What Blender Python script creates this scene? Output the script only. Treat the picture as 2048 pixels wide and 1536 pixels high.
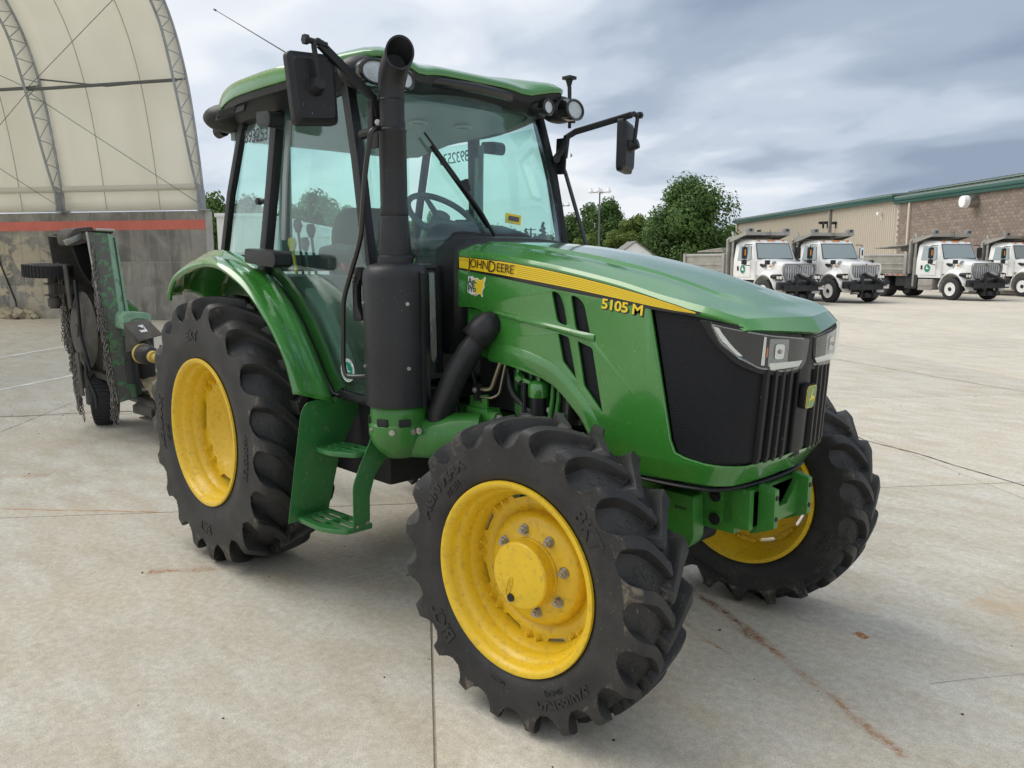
import bpy, bmesh, math, random
from mathutils import Vector, Matrix, noise
random.seed(7)
for o in list(bpy.data.objects): bpy.data.objects.remove(o)
S = bpy.context.scene
COL = S.collection
R = math.radians
PI = math.pi

# ------------------------------------------------------------------ camera
cam = bpy.data.objects.new('camera', bpy.data.cameras.new('camera'))
COL.objects.link(cam)
S.camera = cam
cam.data.sensor_width = 36.0
cam.data.lens = 1604.8 / 2048 * 36
cam.data.clip_start = 0.05
cam.data.clip_end = 3000
yaw, pitch, roll = R(135.946), R(8.75), R(-0.11)
fwd = Vector((math.cos(yaw) * math.cos(pitch), math.sin(yaw) * math.cos(pitch), -math.sin(pitch)))
rt = Vector((math.sin(yaw), -math.cos(yaw), 0))
up = rt.cross(fwd)
r2 = rt * math.cos(roll) + up * math.sin(roll)
u2 = -rt * math.sin(roll) + up * math.cos(roll)
cam.matrix_world = Matrix(((r2.x, u2.x, -fwd.x, 4.285), (r2.y, u2.y, -fwd.y, -2.788), (r2.z, u2.z, -fwd.z, 1.674), (0, 0, 0, 1)))

# ------------------------------------------------------------------ sky, sun, exposure
SUN_EL, SUN_AZ = R(50), R(208)          # azimuth of the sun measured from +X towards +Y
world = bpy.data.worlds.new('World')
S.world = world
world.use_nodes = True
wt = world.node_tree
for n in list(wt.nodes): wt.nodes.remove(n)


def N(t, typ, **kw):
    n = t.nodes.new(typ)
    for k, v in kw.items():
        if k.startswith('i_'):
            n.inputs[k[2:].replace('_', ' ')].default_value = v
        elif isinstance(k, str) and k.startswith('n'):
            n.inputs[int(k[1:])].default_value = v
        else:
            setattr(n, k, v)
    return n


def L(t, a, b): t.links.new(a, b)


def mth(t, op, a, b=None, c=None, clamp=False):
    n = t.nodes.new('ShaderNodeMath'); n.operation = op; n.use_clamp = clamp
    for i, x in enumerate((a, b, c)):
        if x is None: continue
        if isinstance(x, (int, float)): n.inputs[i].default_value = x
        else: t.links.new(x, n.inputs[i])
    return n.outputs[0]


def ramp(t, fac, stops, interp='LINEAR'):
    n = t.nodes.new('ShaderNodeValToRGB'); cr = n.color_ramp; cr.interpolation = interp
    while len(cr.elements) < len(stops): cr.elements.new(0.5)
    for e, (p, c) in zip(cr.elements, stops):
        e.position = p
        e.color = (c, c, c, 1) if isinstance(c, (int, float)) else (c[0], c[1], c[2], 1)
    t.links.new(fac, n.inputs[0])
    return n.outputs[0]


def mixc(t, fac, a, b, mode='MIX'):
    n = t.nodes.new('ShaderNodeMix'); n.data_type = 'RGBA'; n.blend_type = mode; n.clamp_factor = True
    for i, x in ((0, fac), (6, a), (7, b)):
        if isinstance(x, (int, float)): n.inputs[i].default_value = x if i == 0 else (x, x, x, 1)
        elif isinstance(x, tuple): n.inputs[i].default_value = (x[0], x[1], x[2], 1)
        else: t.links.new(x, n.inputs[i])
    return n.outputs[2]


def noisen(t, vec, scale, detail=4, rough=0.55, dist=0.0):
    n = t.nodes.new('ShaderNodeTexNoise')
    n.inputs['Scale'].default_value = scale; n.inputs['Detail'].default_value = detail
    n.inputs['Roughness'].default_value = rough; n.inputs['Distortion'].default_value = dist
    if vec is not None: t.links.new(vec, n.inputs['Vector'])
    return n.outputs[0]


def mapn(t, vec, loc=(0, 0, 0), rot=(0, 0, 0), scale=(1, 1, 1)):
    n = t.nodes.new('ShaderNodeMapping')
    n.inputs['Location'].default_value = loc; n.inputs['Rotation'].default_value = rot; n.inputs['Scale'].default_value = scale
    t.links.new(vec, n.inputs[0])
    return n.outputs[0]


sky = N(wt, 'ShaderNodeTexSky', sky_type='NISHITA', sun_disc=False, sun_elevation=SUN_EL, sun_rotation=PI / 2 - SUN_AZ, air_density=1.0, dust_density=2.0)
tc = N(wt, 'ShaderNodeTexCoord')
sep = N(wt, 'ShaderNodeSeparateXYZ'); L(wt, tc.outputs['Generated'], sep.inputs[0])
zc = mth(wt, 'ADD', mth(wt, 'MAXIMUM', sep.outputs[2], 0.0), 0.22)
cv = N(wt, 'ShaderNodeCombineXYZ')
L(wt, mth(wt, 'DIVIDE', sep.outputs[0], zc), cv.inputs[0]); L(wt, mth(wt, 'DIVIDE', sep.outputs[1], zc), cv.inputs[1])
cl = noisen(wt, mapn(wt, cv.outputs[0], (3.1, 1.7, 0), (0, 0, R(-45)), (0.75, 1.0, 1)), 0.75, 6, 0.46, 0.35)
cl2 = noisen(wt, mapn(wt, cv.outputs[0], (7.3, 4.1, 2), (0, 0, R(-45)), (0.9, 1.2, 1)), 2.0, 6, 0.46, 0.15)
# broad bank of rain cloud to the east (right of the yard), brighter sky to the west
side = mth(wt, 'ADD', mth(wt, 'MULTIPLY', sep.outputs[0], 0.30), mth(wt, 'MULTIPLY', sep.outputs[1], 0.95))
dens = mth(wt, 'ADD', mth(wt, 'MULTIPLY', cl, 0.72), mth(wt, 'MULTIPLY', cl2, 0.34))
dens = mth(wt, 'ADD', dens, mth(wt, 'MULTIPLY', side, 0.20))
low = ramp(wt, sep.outputs[2], [(0.0, 1.0), (0.07, 0.5), (0.15, 0.0)])
dens = mth(wt, 'ADD', mth(wt, 'MULTIPLY', mth(wt, 'SUBTRACT', dens, 0.62), 1.40), 0.655)
dens = mth(wt, 'SUBTRACT', dens, mth(wt, 'MULTIPLY', low, 0.10))
ccol = ramp(wt, dens, [(0.50, (8.4, 8.7, 9.1)), (0.585, (6.9, 7.5, 8.3)), (0.66, (5.3, 6.0, 7.0)), (0.74, (3.8, 4.5, 5.6)), (0.86, (2.8, 3.4, 4.5))], 'EASE')
ccol2 = mixc(wt, ramp(wt, dens, [(0.36, 0.75), (0.5, 0.95)]), sky.outputs[0], ccol)
bg = N(wt, 'ShaderNodeBackground'); bg.inputs[1].default_value = 0.088
L(wt, ccol2, bg.inputs[0])
wo = N(wt, 'ShaderNodeOutputWorld'); L(wt, bg.outputs[0], wo.inputs[0])

sun = bpy.data.objects.new('sun', bpy.data.lights.new('sun', 'SUN'))
COL.objects.link(sun)
sun.data.energy = 2.2
sun.data.angle = R(55)
sun.data.color = (1.0, 0.95, 0.86)
sd = Vector((math.cos(SUN_EL) * math.cos(SUN_AZ), math.cos(SUN_EL) * math.sin(SUN_AZ), math.sin(SUN_EL)))
sun.rotation_euler = sd.to_track_quat('Z', 'Y').to_euler()
S.view_settings.view_transform = 'Standard'
S.view_settings.look = 'None'
S.view_settings.exposure = 0.32
S.view_settings.gamma = 1.0
S.view_settings.use_curve_mapping = False
S.render.engine = 'CYCLES'
S.cycles.max_bounces = 10
S.cycles.transparent_max_bounces = 24

# ------------------------------------------------------------------ materials


def mat(name, col=(0.5, 0.5, 0.5), rough=0.5, fleck=0.0, metal=0.0, coat=0.0, spec=0.5, var=0.0, vscale=4.0, bump=0.0, bscale=60.0, dirt=None, dscale=6.0, damt=0.5, drange=(0.5, 0.7), rvar=0.0):
    m = bpy.data.materials.new(name); m.use_nodes = True
    t = m.node_tree; b = t.nodes['Principled BSDF']
    b.inputs['Roughness'].default_value = rough; b.inputs['Metallic'].default_value = metal
    b.inputs['Coat Weight'].default_value = coat; b.inputs['Coat Roughness'].default_value = 0.09
    b.inputs['Specular IOR Level'].default_value = spec
    c = (col[0], col[1], col[2], 1)
    b.inputs['Base Color'].default_value = c
    tcn = N(t, 'ShaderNodeTexCoord'); o = tcn.outputs['Object']
    src = None
    if var:
        f = noisen(t, o, vscale, 5, 0.6)
        src = mixc(t, ramp(t, f, [(0.3, 0.0), (0.7, 1.0)]), tuple(x * (1 - var) for x in col), tuple(min(1, x * (1 + var)) for x in col))
    if dirt:
        d = noisen(t, o, dscale, 9, 0.68, 0.4)
        fac = mth(t, 'MULTIPLY', ramp(t, d, [(drange[0], 0.0), (drange[1], 1.0)]), damt)
        src = mixc(t, fac, src if src is not None else col, dirt)
        L(t, mixc(t, fac, rough, 0.9), b.inputs['Roughness'])
    elif rvar:
        d = noisen(t, o, 9, 6, 0.6)
        L(t, mth(t, 'ADD', mth(t, 'MULTIPLY', d, rvar), rough - rvar * 0.5), b.inputs['Roughness'])
    if fleck:
        fl_ = noisen(t, mapn(t, o, (0, 0, 0), (R(30), R(20), R(40)), (1, 1, .35)), 210, 1, .5)
        big = noisen(t, o, 3.0, 3, .5)
        fm = mth(t, 'MULTIPLY', ramp(t, mth(t, 'ADD', fl_, mth(t, 'MULTIPLY', big, .12)), [(.815, 0), (.835, 1)]), fleck)
        src = mixc(t, fm, src if src is not None else col, (.50, .49, .40))
    if src is not None: L(t, src, b.inputs['Base Color'])
    if bump:
        bn = N(t, 'ShaderNodeBump'); bn.inputs['Strength'].default_value = bump; bn.inputs['Distance'].default_value = 0.004
        L(t, noisen(t, o, bscale, 4, 0.6), bn.inputs['Height']); L(t, bn.outputs[0], b.inputs['Normal'])
    return m


M = {}
M['green'] = mat('green_paint', (0.040, 0.215, 0.030), 0.26, fleck=.8, coat=1.0, spec=0.7, var=0.10, vscale=3, dirt=(0.16, 0.19, 0.12), dscale=22, damt=0.16, drange=(0.58, 0.72))
M['green_dull'] = mat('green_cast_paint', (0.034, 0.185, 0.026), 0.42, fleck=.7, coat=0.25, var=0.18, vscale=8, bump=0.25, bscale=70, dirt=(0.14, 0.14, 0.10), dscale=14, damt=0.3, drange=(0.52, 0.72))
M['green_dark'] = mat('green_frame_paint', (0.014, 0.080, 0.014), 0.45, coat=0.2, var=0.2, vscale=8, bump=0.2)
M['yellow'] = mat('yellow_paint', (0.72, 0.475, 0.014), 0.42, fleck=.2, coat=0.2, var=0.05, vscale=6, bump=0.08, bscale=30, dirt=(0.24, 0.155, 0.045), dscale=42, damt=0.55, drange=(0.52, 0.72))
M['decal_yellow'] = mat('yellow_decal', (0.85, 0.62, 0.02), 0.35, coat=0.3)
M['black'] = mat('black_plastic', (0.012, 0.013, 0.015), 0.46, fleck=.35, spec=0.4, var=0.2, vscale=5, bump=0.12, bscale=180, rvar=0.15)
M['muffler'] = mat('black_exhaust_paint', (0.015, 0.016, 0.019), 0.46, fleck=.25, spec=0.45, var=0.25, vscale=4, bump=0.10, bscale=90, dirt=(0.10, 0.10, 0.10), dscale=60, damt=0.25, drange=(0.62, 0.72), rvar=0.2)
M['black_gloss'] = mat('black_gloss', (0.010, 0.010, 0.011), 0.2, coat=0.3)
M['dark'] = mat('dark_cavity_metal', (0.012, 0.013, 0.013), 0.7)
M['steel'] = mat('zinc_steel', (0.42, 0.41, 0.38), 0.38, metal=0.9, var=0.2, vscale=20)
M['chrome'] = mat('chrome_reflector', (0.82, 0.83, 0.84), 0.10, metal=1.0)
M['pipe'] = mat('olive_zinc_pipe', (0.30, 0.27, 0.19), 0.35, metal=0.8)
M['interior'] = mat('grey_interior', (0.11, 0.12, 0.12), 0.7, var=0.1)
M['liner'] = mat('light_roof_liner', (0.28, 0.31, 0.31), 0.8, var=0.08, vscale=2)
M['white'] = mat('white_decal', (0.75, 0.76, 0.75), 0.4)
M['orange'] = mat('orange_lens', (0.75, 0.16, 0.02), 0.2, coat=0.5)
M['red'] = mat('red_lens', (0.45, 0.02, 0.02), 0.3, coat=0.3)
M['teal'] = mat('teal_emblem', (0.0, 0.20, 0.13), 0.45)
M['ivory'] = mat('ivory_interior', (0.40, 0.41, 0.38), 0.6)


def rubber(name, dscale, damt):
    m = mat(name, (0.0145, 0.015, 0.0165), 0.56, fleck=.3, spec=0.5, var=0.25, vscale=6, bump=0.35, bscale=140)
    t = m.node_tree; b = t.nodes['Principled BSDF']
    o = t.nodes['Texture Coordinate'].outputs['Object']
    old = b.inputs['Base Color'].links[0].from_socket
    s = N(t, 'ShaderNodeSeparateXYZ'); L(t, o, s.inputs[0])
    rad = mth(t, 'SQRT', mth(t, 'ADD', mth(t, 'POWER', s.outputs[0], 2.0), mth(t, 'POWER', s.outputs[2], 2.0)))
    d = noisen(t, o, dscale, 10, 0.75, 0.6)
    d2 = noisen(t, o, 3.0, 3, 0.5)
    at = N(t, 'ShaderNodeAttribute', attribute_name='lug')
    outer = at.outputs['Fac']
    f = mth(t, 'ADD', mth(t, 'ADD', d, mth(t, 'MULTIPLY', d2, 0.35)), mth(t, 'MULTIPLY', outer, 0.16))
    fac = mth(t, 'MULTIPLY', ramp(t, f, [(0.86, 0.0), (1.0, 1.0)]), damt)
    c = mixc(t, fac, old, (0.21, 0.175, 0.125))
    c = mixc(t, mth(t, 'MULTIPLY', ramp(t, noisen(t, o, 5.5, 7, .7, .3), [(.42, 0), (.72, 1)]), .16), c, (.16, .145, .12))
    # fine dust film over the rubber
    fine = noisen(t, o, 260, 3, 0.8)
    c = mixc(t, mth(t, 'MULTIPLY', ramp(t, fine, [(0.62, 0), (0.75, 1)]), 0.18), c, (0.18, 0.17, 0.15))
    L(t, c, b.inputs['Base Color'])
    return m


M['rubber'] = rubber('tyre_rubber', 16, 0.62)
M['rubber_text'] = mat('worn_lettering_rubber', (0.019, 0.019, 0.021), 0.5, spec=0.5)
M['truck_rubber'] = mat('truck_tyre_rubber', (0.025, 0.025, 0.027), 0.75, var=0.2)


def glass_mat(name, tint, refl=1.0, haze=0.0, rough=0.0):
    m = bpy.data.materials.new(name); m.use_nodes = True
    t = m.node_tree
    for n in list(t.nodes): t.nodes.remove(n)
    out = N(t, 'ShaderNodeOutputMaterial')
    tr = N(t, 'ShaderNodeBsdfTransparent'); tr.inputs[0].default_value = (*tint, 1)
    gl = N(t, 'ShaderNodeBsdfGlossy'); gl.inputs['Roughness'].default_value = rough
    gl.inputs[0].default_value = (0.95, 0.97, 1, 1)
    ge = N(t, 'ShaderNodeNewGeometry')
    dp = N(t, 'ShaderNodeVectorMath', operation='DOT_PRODUCT'); L(t, ge.outputs['Incoming'], dp.inputs[0]); L(t, ge.outputs['Normal'], dp.inputs[1])
    om = mth(t, 'SUBTRACT', 1.0, mth(t, 'ABSOLUTE', dp.outputs['Value'], 0), clamp=True)
    fr = mth(t, 'ADD', mth(t, 'MULTIPLY', mth(t, 'POWER', om, 5.0), 0.95), 0.045)
    mx = N(t, 'ShaderNodeMixShader')
    L(t, mth(t, 'MULTIPLY', fr, refl, clamp=True), mx.inputs[0])
    L(t, tr.outputs[0], mx.inputs[1]); L(t, gl.outputs[0], mx.inputs[2])
    res = mx.outputs[0]
    if haze:
        df = N(t, 'ShaderNodeBsdfDiffuse'); df.inputs[0].default_value = (0.45, 0.5, 0.48, 1)
        tcn = N(t, 'ShaderNodeTexCoord')
        hz = ramp(t, noisen(t, tcn.outputs['Object'], 3.5, 8, 0.65, 0.5), [(0.35, 0.2), (0.75, 1.0)])
        m2 = N(t, 'ShaderNodeMixShader'); L(t, mth(t, 'MULTIPLY', hz, haze), m2.inputs[0])
        L(t, res, m2.inputs[1]); L(t, df.outputs[0], m2.inputs[2]); res = m2.outputs[0]
    L(t, res, out.inputs[0])
    return m


M['glass'] = glass_mat('tinted_cab_glass', (0.84, 0.97, 0.94), 1.3, 0.03)
M['truck_glass'] = glass_mat('truck_window_glass', (0.35, 0.45, 0.46), 2.0, 0.10)
M['lens'] = glass_mat('clear_lens', (0.95, 0.97, 0.98), 0.8)

# black perforated grille screen
g = mat('grille_screen', (0.010, 0.011, 0.013), 0.55, spec=0.25, bump=0)
t = g.node_tree; b = t.nodes['Principled BSDF']
o = t.nodes['Texture Coordinate'].outputs['Object']
br = N(t, 'ShaderNodeTexVoronoi'); br.inputs['Scale'].default_value = 260; L(t, o, br.inputs[0])
L(t, ramp(t, br.outputs[0], [(0.25, (0.001, 0.001, 0.0015)), (0.45, (0.010, 0.011, 0.014))]), b.inputs['Base Color'])
bn = N(t, 'ShaderNodeBump'); bn.inputs['Strength'].default_value = 0.6; bn.inputs['Distance'].default_value = 0.002
L(t, br.outputs[0], bn.inputs['Height']); L(t, bn.outputs[0], b.inputs['Normal'])
M['screen'] = g

# ------------------------------------------------------------------ mesh builder


class MB:
    def __init__(s): s.v = []; s.f = []

    def add(s, vs, fs):
        n = len(s.v); s.v += [tuple(v) for v in vs]; s.f += [tuple(i + n for i in f) for f in fs]; return s

    def box(s, c, d, rot=None, taper=None):
        x, y, z = (q / 2 for q in d)
        vs = [Vector((sx * x, sy * y, sz * z)) for sz in (-1, 1) for sy in (-1, 1) for sx in (-1, 1)]
        if taper: vs = [Vector((v.x * (taper[0] if v.z > 0 else 1), v.y * (taper[1] if v.z > 0 else 1), v.z)) for v in vs]
        if rot is not None:
            m = rot if isinstance(rot, Matrix) else Matrix.Rotation(rot[0], 3, 'X') if False else (Matrix.Rotation(rot[2], 3, 'Z') @ Matrix.Rotation(rot[1], 3, 'Y') @ Matrix.Rotation(rot[0], 3, 'X'))
            vs = [m @ v for v in vs]
        c = Vector(c)
        return s.add([v + c for v in vs], [(0, 2, 3, 1), (4, 5, 7, 6), (0, 1, 5, 4), (2, 6, 7, 3), (0, 4, 6, 2), (1, 3, 7, 5)])

    def b2(s, x0, x1, y0, y1, z0, z1): return s.box(((x0 + x1) / 2, (y0 + y1) / 2, (z0 + z1) / 2), (abs(x1 - x0), abs(y1 - y0), abs(z1 - z0)))

    def prism(s, pts, a, b, axis='y'):
        # pts are 2D outline; extruded from a to b along axis
        def P(u, v, w): return {'y': (u, w, v), 'x': (w, u, v), 'z': (u, v, w)}[axis]
        n = len(pts)
        vs = [P(u, v, a) for u, v in pts] + [P(u, v, b) for u, v in pts]
        fs = [tuple(range(n)), tuple(range(2 * n - 1, n - 1, -1))] + [(i, i + n, (i + 1) % n + n, (i + 1) % n) for i in range(n)]
        return s.add(vs, fs)

    def slab(s, pts3, off):
        # polygon in 3D thickened by the vector off
        n = len(pts3); off = Vector(off); a = [Vector(p) for p in pts3]
        return s.add(a + [p + off for p in a], [tuple(range(n)), tuple(range(2 * n - 1, n - 1, -1))] + [(i, i + n, (i + 1) % n + n, (i + 1) % n) for i in range(n)])

    def tube(s, path, r, n=12, cap=True, flat=None, smooth=0):
        pts = [Vector(p) for p in path]
        if smooth:
            pts = fillet(pts, smooth)
        rs = r if isinstance(r, (list, tuple)) else [r] * len(pts)
        rings = []; prev = None
        for i, p in enumerate(pts):
            d = (pts[min(i + 1, len(pts) - 1)] - pts[max(i - 1, 0)]).normalized()
            if prev is None:
                ref = Vector((0, 0, 1)) if abs(d.z) < 0.9 else Vector((1, 0, 0))
                a = d.cross(ref).normalized()
            else:
                a = (prev - d * prev.dot(d)).normalized()
            prev = a; b = d.cross(a)
            rr = rs[min(i, len(rs) - 1)]
            fa, fb = flat if flat else (1, 1)
            rings.append([p + a * math.cos(2 * PI * k / n) * rr * fa + b * math.sin(2 * PI * k / n) * rr * fb for k in range(n)])
        vs = [v for ring in rings for v in ring]
        fs = [(i * n + k, i * n + (k + 1) % n, (i + 1) * n + (k + 1) % n, (i + 1) * n + k) for i in range(len(rings) - 1) for k in range(n)]
        if cap: fs += [tuple(range(n - 1, -1, -1)), tuple(range((len(rings) - 1) * n, len(rings) * n))]
        return s.add(vs, fs)

    def cyl(s, a, b, r, n=20, r2=None): return s.tube([a, b], [r, r if r2 is None else r2], n)

    def lathe(s, prof, c=(0, 0, 0), axis='z', n=48, closed=False):
        # prof: list of (radius, along)
        c = Vector(c); vs = []
        for r, h in prof:
            for k in range(n):
                a = 2 * PI * k / n; x, y = r * math.cos(a), r * math.sin(a)
                vs.append(c + Vector({'z': (x, y, h), 'y': (x, h, y), 'x': (h, x, y)}[axis]))
        m = len(prof); rng = m if closed else m - 1
        fs = [(i * n + k, i * n + (k + 1) % n, ((i + 1) % m) * n + (k + 1) % n, ((i + 1) % m) * n + k) for i in range(rng) for k in range(n)]
        if not closed:
            if prof[0][0] > 1e-6: fs.append(tuple(range(n)))
            if prof[-1][0] > 1e-6: fs.append(tuple(range((m - 1) * n, m * n)))
        return s.add(vs, fs)

    def rings(s, rr, closed=True, cap=True):
        # list of equal-length loops of points
        n = len(rr[0]); vs = [Vector(v) for r in rr for v in r]
        fs = [(i * n + k, i * n + (k + 1) % n, (i + 1) * n + (k + 1) % n, (i + 1) * n + k) for i in range(len(rr) - 1) for k in range(n if closed else n - 1)]
        if cap and closed: fs += [tuple(range(n - 1, -1, -1)), tuple(range((len(rr) - 1) * n, len(rr) * n))]
        return s.add(vs, fs)

    def xf(s, m, start=0):
        for i in range(start, len(s.v)): s.v[i] = tuple(m @ Vector(s.v[i]))
        return s

    def mesh(s, name, material, smooth=35, bevel=0, weld=False, sharp=None):
        me = bpy.data.meshes.new(name)
        me.from_pydata(s.v, [], s.f)
        bm = bmesh.new(); bm.from_mesh(me)
        bmesh.ops.remove_doubles(bm, verts=bm.verts, dist=1e-5)
        bmesh.ops.recalc_face_normals(bm, faces=bm.faces)
        if bevel:
            es = [e for e in bm.edges if len(e.link_faces) == 2 and e.calc_face_angle(0) > R(32)]
            bmesh.ops.bevel(bm, geom=es, offset=bevel, offset_type='OFFSET', segments=2, profile=0.7, affect='EDGES', clamp_overlap=True)
        bm.to_mesh(me); bm.free()
        if smooth:
            me.shade_smooth(); me.set_sharp_from_angle(angle=R(smooth))
        me.materials.append(material if not isinstance(material, str) else M[material])
        return me

    def build(s, name, material, parent=None, loc=None, smooth=35, bevel=0, solid=0, **kw):
        return link(name, s.mesh(name, material, smooth, bevel), parent, loc)


def fillet(pts, rad, seg=5):
    out = [pts[0]]
    for i in range(1, len(pts) - 1):
        p = pts[i]; a = pts[i - 1] - p; b = pts[i + 1] - p
        r = min(rad, a.length * 0.45, b.length * 0.45)
        pa = p + a.normalized() * r; pb = p + b.normalized() * r
        for k in range(seg + 1):
            t_ = k / seg
            out.append(pa * (1 - t_) ** 2 + p * 2 * t_ * (1 - t_) + pb * t_ ** 2)
    out.append(pts[-1])
    return out


def link(name, me, parent=None, loc=None, rot=None):
    o = bpy.data.objects.new(name, me); COL.objects.link(o)
    if parent is not None: o.parent = parent
    if loc is not None: o.location = loc
    if rot is not None: o.rotation_euler = rot
    return o


def thing(name, label, cat, loc=(0, 0, 0), rz=0.0, group=None):
    o = bpy.data.objects.new(name, None); COL.objects.link(o)
    o.location = loc; o.rotation_euler = (0, 0, rz)
    o['label'] = label; o['category'] = cat
    if group: o['group'] = group
    return o


def tag(o, label, cat, group=None):
    o['label'] = label; o['category'] = cat
    if group: o['group'] = group
    return o


KIDS = {}


def copy_tree(o, parent=None):
    c = o.copy(); COL.objects.link(c)
    if parent is not None: c.parent = parent
    for ch in list(o.children): copy_tree(ch, c)
    return c


def solidify(o, th, off=0):
    m = o.modifiers.new('solid', 'SOLIDIFY'); m.thickness = th; m.offset = off
    return o


def text_mesh(s, size=1.0, extrude=0.0, bevel=0.0, align='CENTER', spacing=1.0, offset=0.0):
    cu = bpy.data.curves.new('t', 'FONT'); cu.body = s; cu.size = size; cu.extrude = extrude; cu.bevel_depth = bevel
    cu.align_x = align; cu.align_y = 'CENTER'; cu.space_character = spacing; cu.offset = offset; cu.resolution_u = 3
    ob = bpy.data.objects.new('t', cu); COL.objects.link(ob)
    dg = bpy.context.evaluated_depsgraph_get(); dg.update()
    me = bpy.data.meshes.new_from_object(ob.evaluated_get(dg))
    bpy.data.objects.remove(ob)
    return me


def frame(o, x, y, z=None):
    # 4x4 with columns x,y,(z) and origin o
    x = Vector(x).normalized(); y = Vector(y); y = (y - x * y.dot(x)).normalized()
    z = x.cross(y)
    return Matrix(((x.x, y.x, z.x, o[0]), (x.y, y.y, z.y, o[1]), (x.z, y.z, z.z, o[2]), (0, 0, 0, 1)))


def text_on(s, name, size, fr, material, parent, extrude=0.001, fn=None, **kw):
    me = text_mesh(s, size, extrude, **kw)
    for v in me.vertices:
        p = v.co.copy()
        if fn: p = fn(p)
        v.co = fr @ p if fr is not None else p
    me.name = name
    me.materials.clear(); me.materials.append(M[material])
    return link(name, me, parent)

# ------------------------------------------------------------------ tractor wheels
def interp_rows(rows, per=3):
    out = []
    n = len(rows)
    for i in range(n - 1):
        p0 = rows[max(i - 1, 0)]; p1 = rows[i]; p2 = rows[i + 1]; p3 = rows[min(i + 2, n - 1)]
        for k in range(per):
            t_ = k / per; t2 = t_ * t_; t3 = t2 * t_
            out.append(tuple(0.5 * (2 * b_ + (c_ - a_) * t_ + (2 * a_ - 5 * b_ + 4 * c_ - d_) * t2 + (-a_ + 3 * b_ - 3 * c_ + d_) * t3) for a_, b_, c_, d_ in zip(p0, p1, p2, p3)))
    out.append(rows[-1])
    return out


def sstep(x): x = min(1.0, max(0.0, x)); return x * x * (3 - 2 * x)


def tyre_mesh(name, rows, hw, nlug, lead, w_c, w_s, r_sh, r_end, nth):
    half = interp_rows(rows, 3)
    across = [(-a, b, -c, d, i) for i, (a, b, c, d) in enumerate(half)][::-1] + [(a, b, c, d, i) for i, (a, b, c, d) in enumerate(half)][1:]
    nh = len(half); rl = rows[0][3]
    verts = []; lug = []; wt = 0.012 * rl / .566
    step = 2 * PI / nlug
    info = []
    for (yb, rb, yl, rr, i) in across:
        per = []
        for side in (-1, 1):
            yy = yb * side
            t_ = min(1.0, max(0.0, yy / hw))
            sh = lead * (1 - (1 - t_) ** 1.45)
            beyond = max(0.0, (i - nh * 0.45) / (nh * 0.55))
            hwid = (w_c + (w_s - w_c) * t_) / 2 / rl
            fq = min(1.0, max(0.0, (r_sh - rr) / (r_sh - r_end)))
            if t_ >= 0.85 and rr < r_sh: hwid += (step / 2 - w_s / 2 / rl + .012) * (1 - math.sqrt(max(0, 1 - fq * fq)))
            nose = sstep((yy + 0.024) / 0.010)
            per.append((sh, hwid, nose, 0 if side < 0 else step / 2))
        info.append(per)
    for j in range(nth):
        th = 2 * PI * j / nth
        for (yb, rb, yl, rr, i), per in zip(across, info):
            m = 0.0; tq = min(1.0, max(0.0, abs(yb) / hw)); shr = lead * (1 - (1 - tq) ** 1.45) if i < nh * .80 else lead
            c, s_ = math.cos(th + shr), math.sin(th + shr)
            for sh, hwid, nose, off in per:
                if nose <= 0: continue
                d = (th + shr - off - sh) % step
                if d > step / 2: d -= step
                m = max(m, sstep((hwid - abs(d)) * rl / wt + 0.5) * nose)
            # soft fillet at the foot of the lug
            r_ = rb + (rr - rb) * m; y_ = yb + (yl - yb) * m
            verts.append((r_ * c, y_, r_ * s_)); lug.append(m if r_end < r_ < r_sh * 1.0 else 0.0)
    na = len(across)
    faces = [(j * na + k, j * na + k + 1, ((j + 1) % nth) * na + k + 1, ((j + 1) % nth) * na + k) for j in range(nth) for k in range(na - 1)]
    me = bpy.data.meshes.new(name); me.from_pydata(verts, [], faces)
    me.shade_smooth()
    me.set_sharp_from_angle(angle=R(48))
    at = me.attributes.new('lug', 'FLOAT', 'POINT'); at.data.foreach_set('value', lug)
    me.materials.append(M['rubber'])
    me.flip_normals() if me.polygons[0].normal.dot(Vector(verts[0])) < 0 and False else None
    return me


FR_ROWS = [(0, .530, 0, .566), (.03, .530, .03, .566), (.06, .528, .06, .565), (.09, .520, .092, .563), (.108, .508, .120, .560), (.122, .493, .146, .553), (.134, .482, .159, .540), (.146, .474, .163, .518), (.155, .466, .163, .492), (.160, .456, .162, .470), (.161, .440, .161, .448), (.160, .412, .160, .412), (.157, .390, .157, .390), (.151, .373, .151, .373), (.143, .360, .143, .360), (.137, .352, .137, .352), (.128, .338, .128, .338)]
k = .745 / .566
RR_ROWS = [(0, .698, 0, .745), (.04, .698, .04, .745), (.08, .695, .08, .744), (.12, .684, .122, .741), (.144, .668, .160, .736), (.162, .650, .194, .727), (.178, .635, .211, .710), (.195, .623, .217, .680), (.208, .612, .218, .645), (.216, .600, .218, .618), (.218, .575, .218, .585), (.219, .540, .219, .540), (.218, .500, .218, .500), (.212, .465, .212, .465), (.204, .435, .204, .435), (.198, .413, .198, .413), (.186, .395, .186, .395)]
FT = tyre_mesh('front_tyre', FR_ROWS, .15, 20, .255, .058, .054, .552, .478, 960)
RT = tyre_mesh('rear_tyre', RR_ROWS, .20, 20, .265, .076, .070, .726, .625, 1040)


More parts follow.
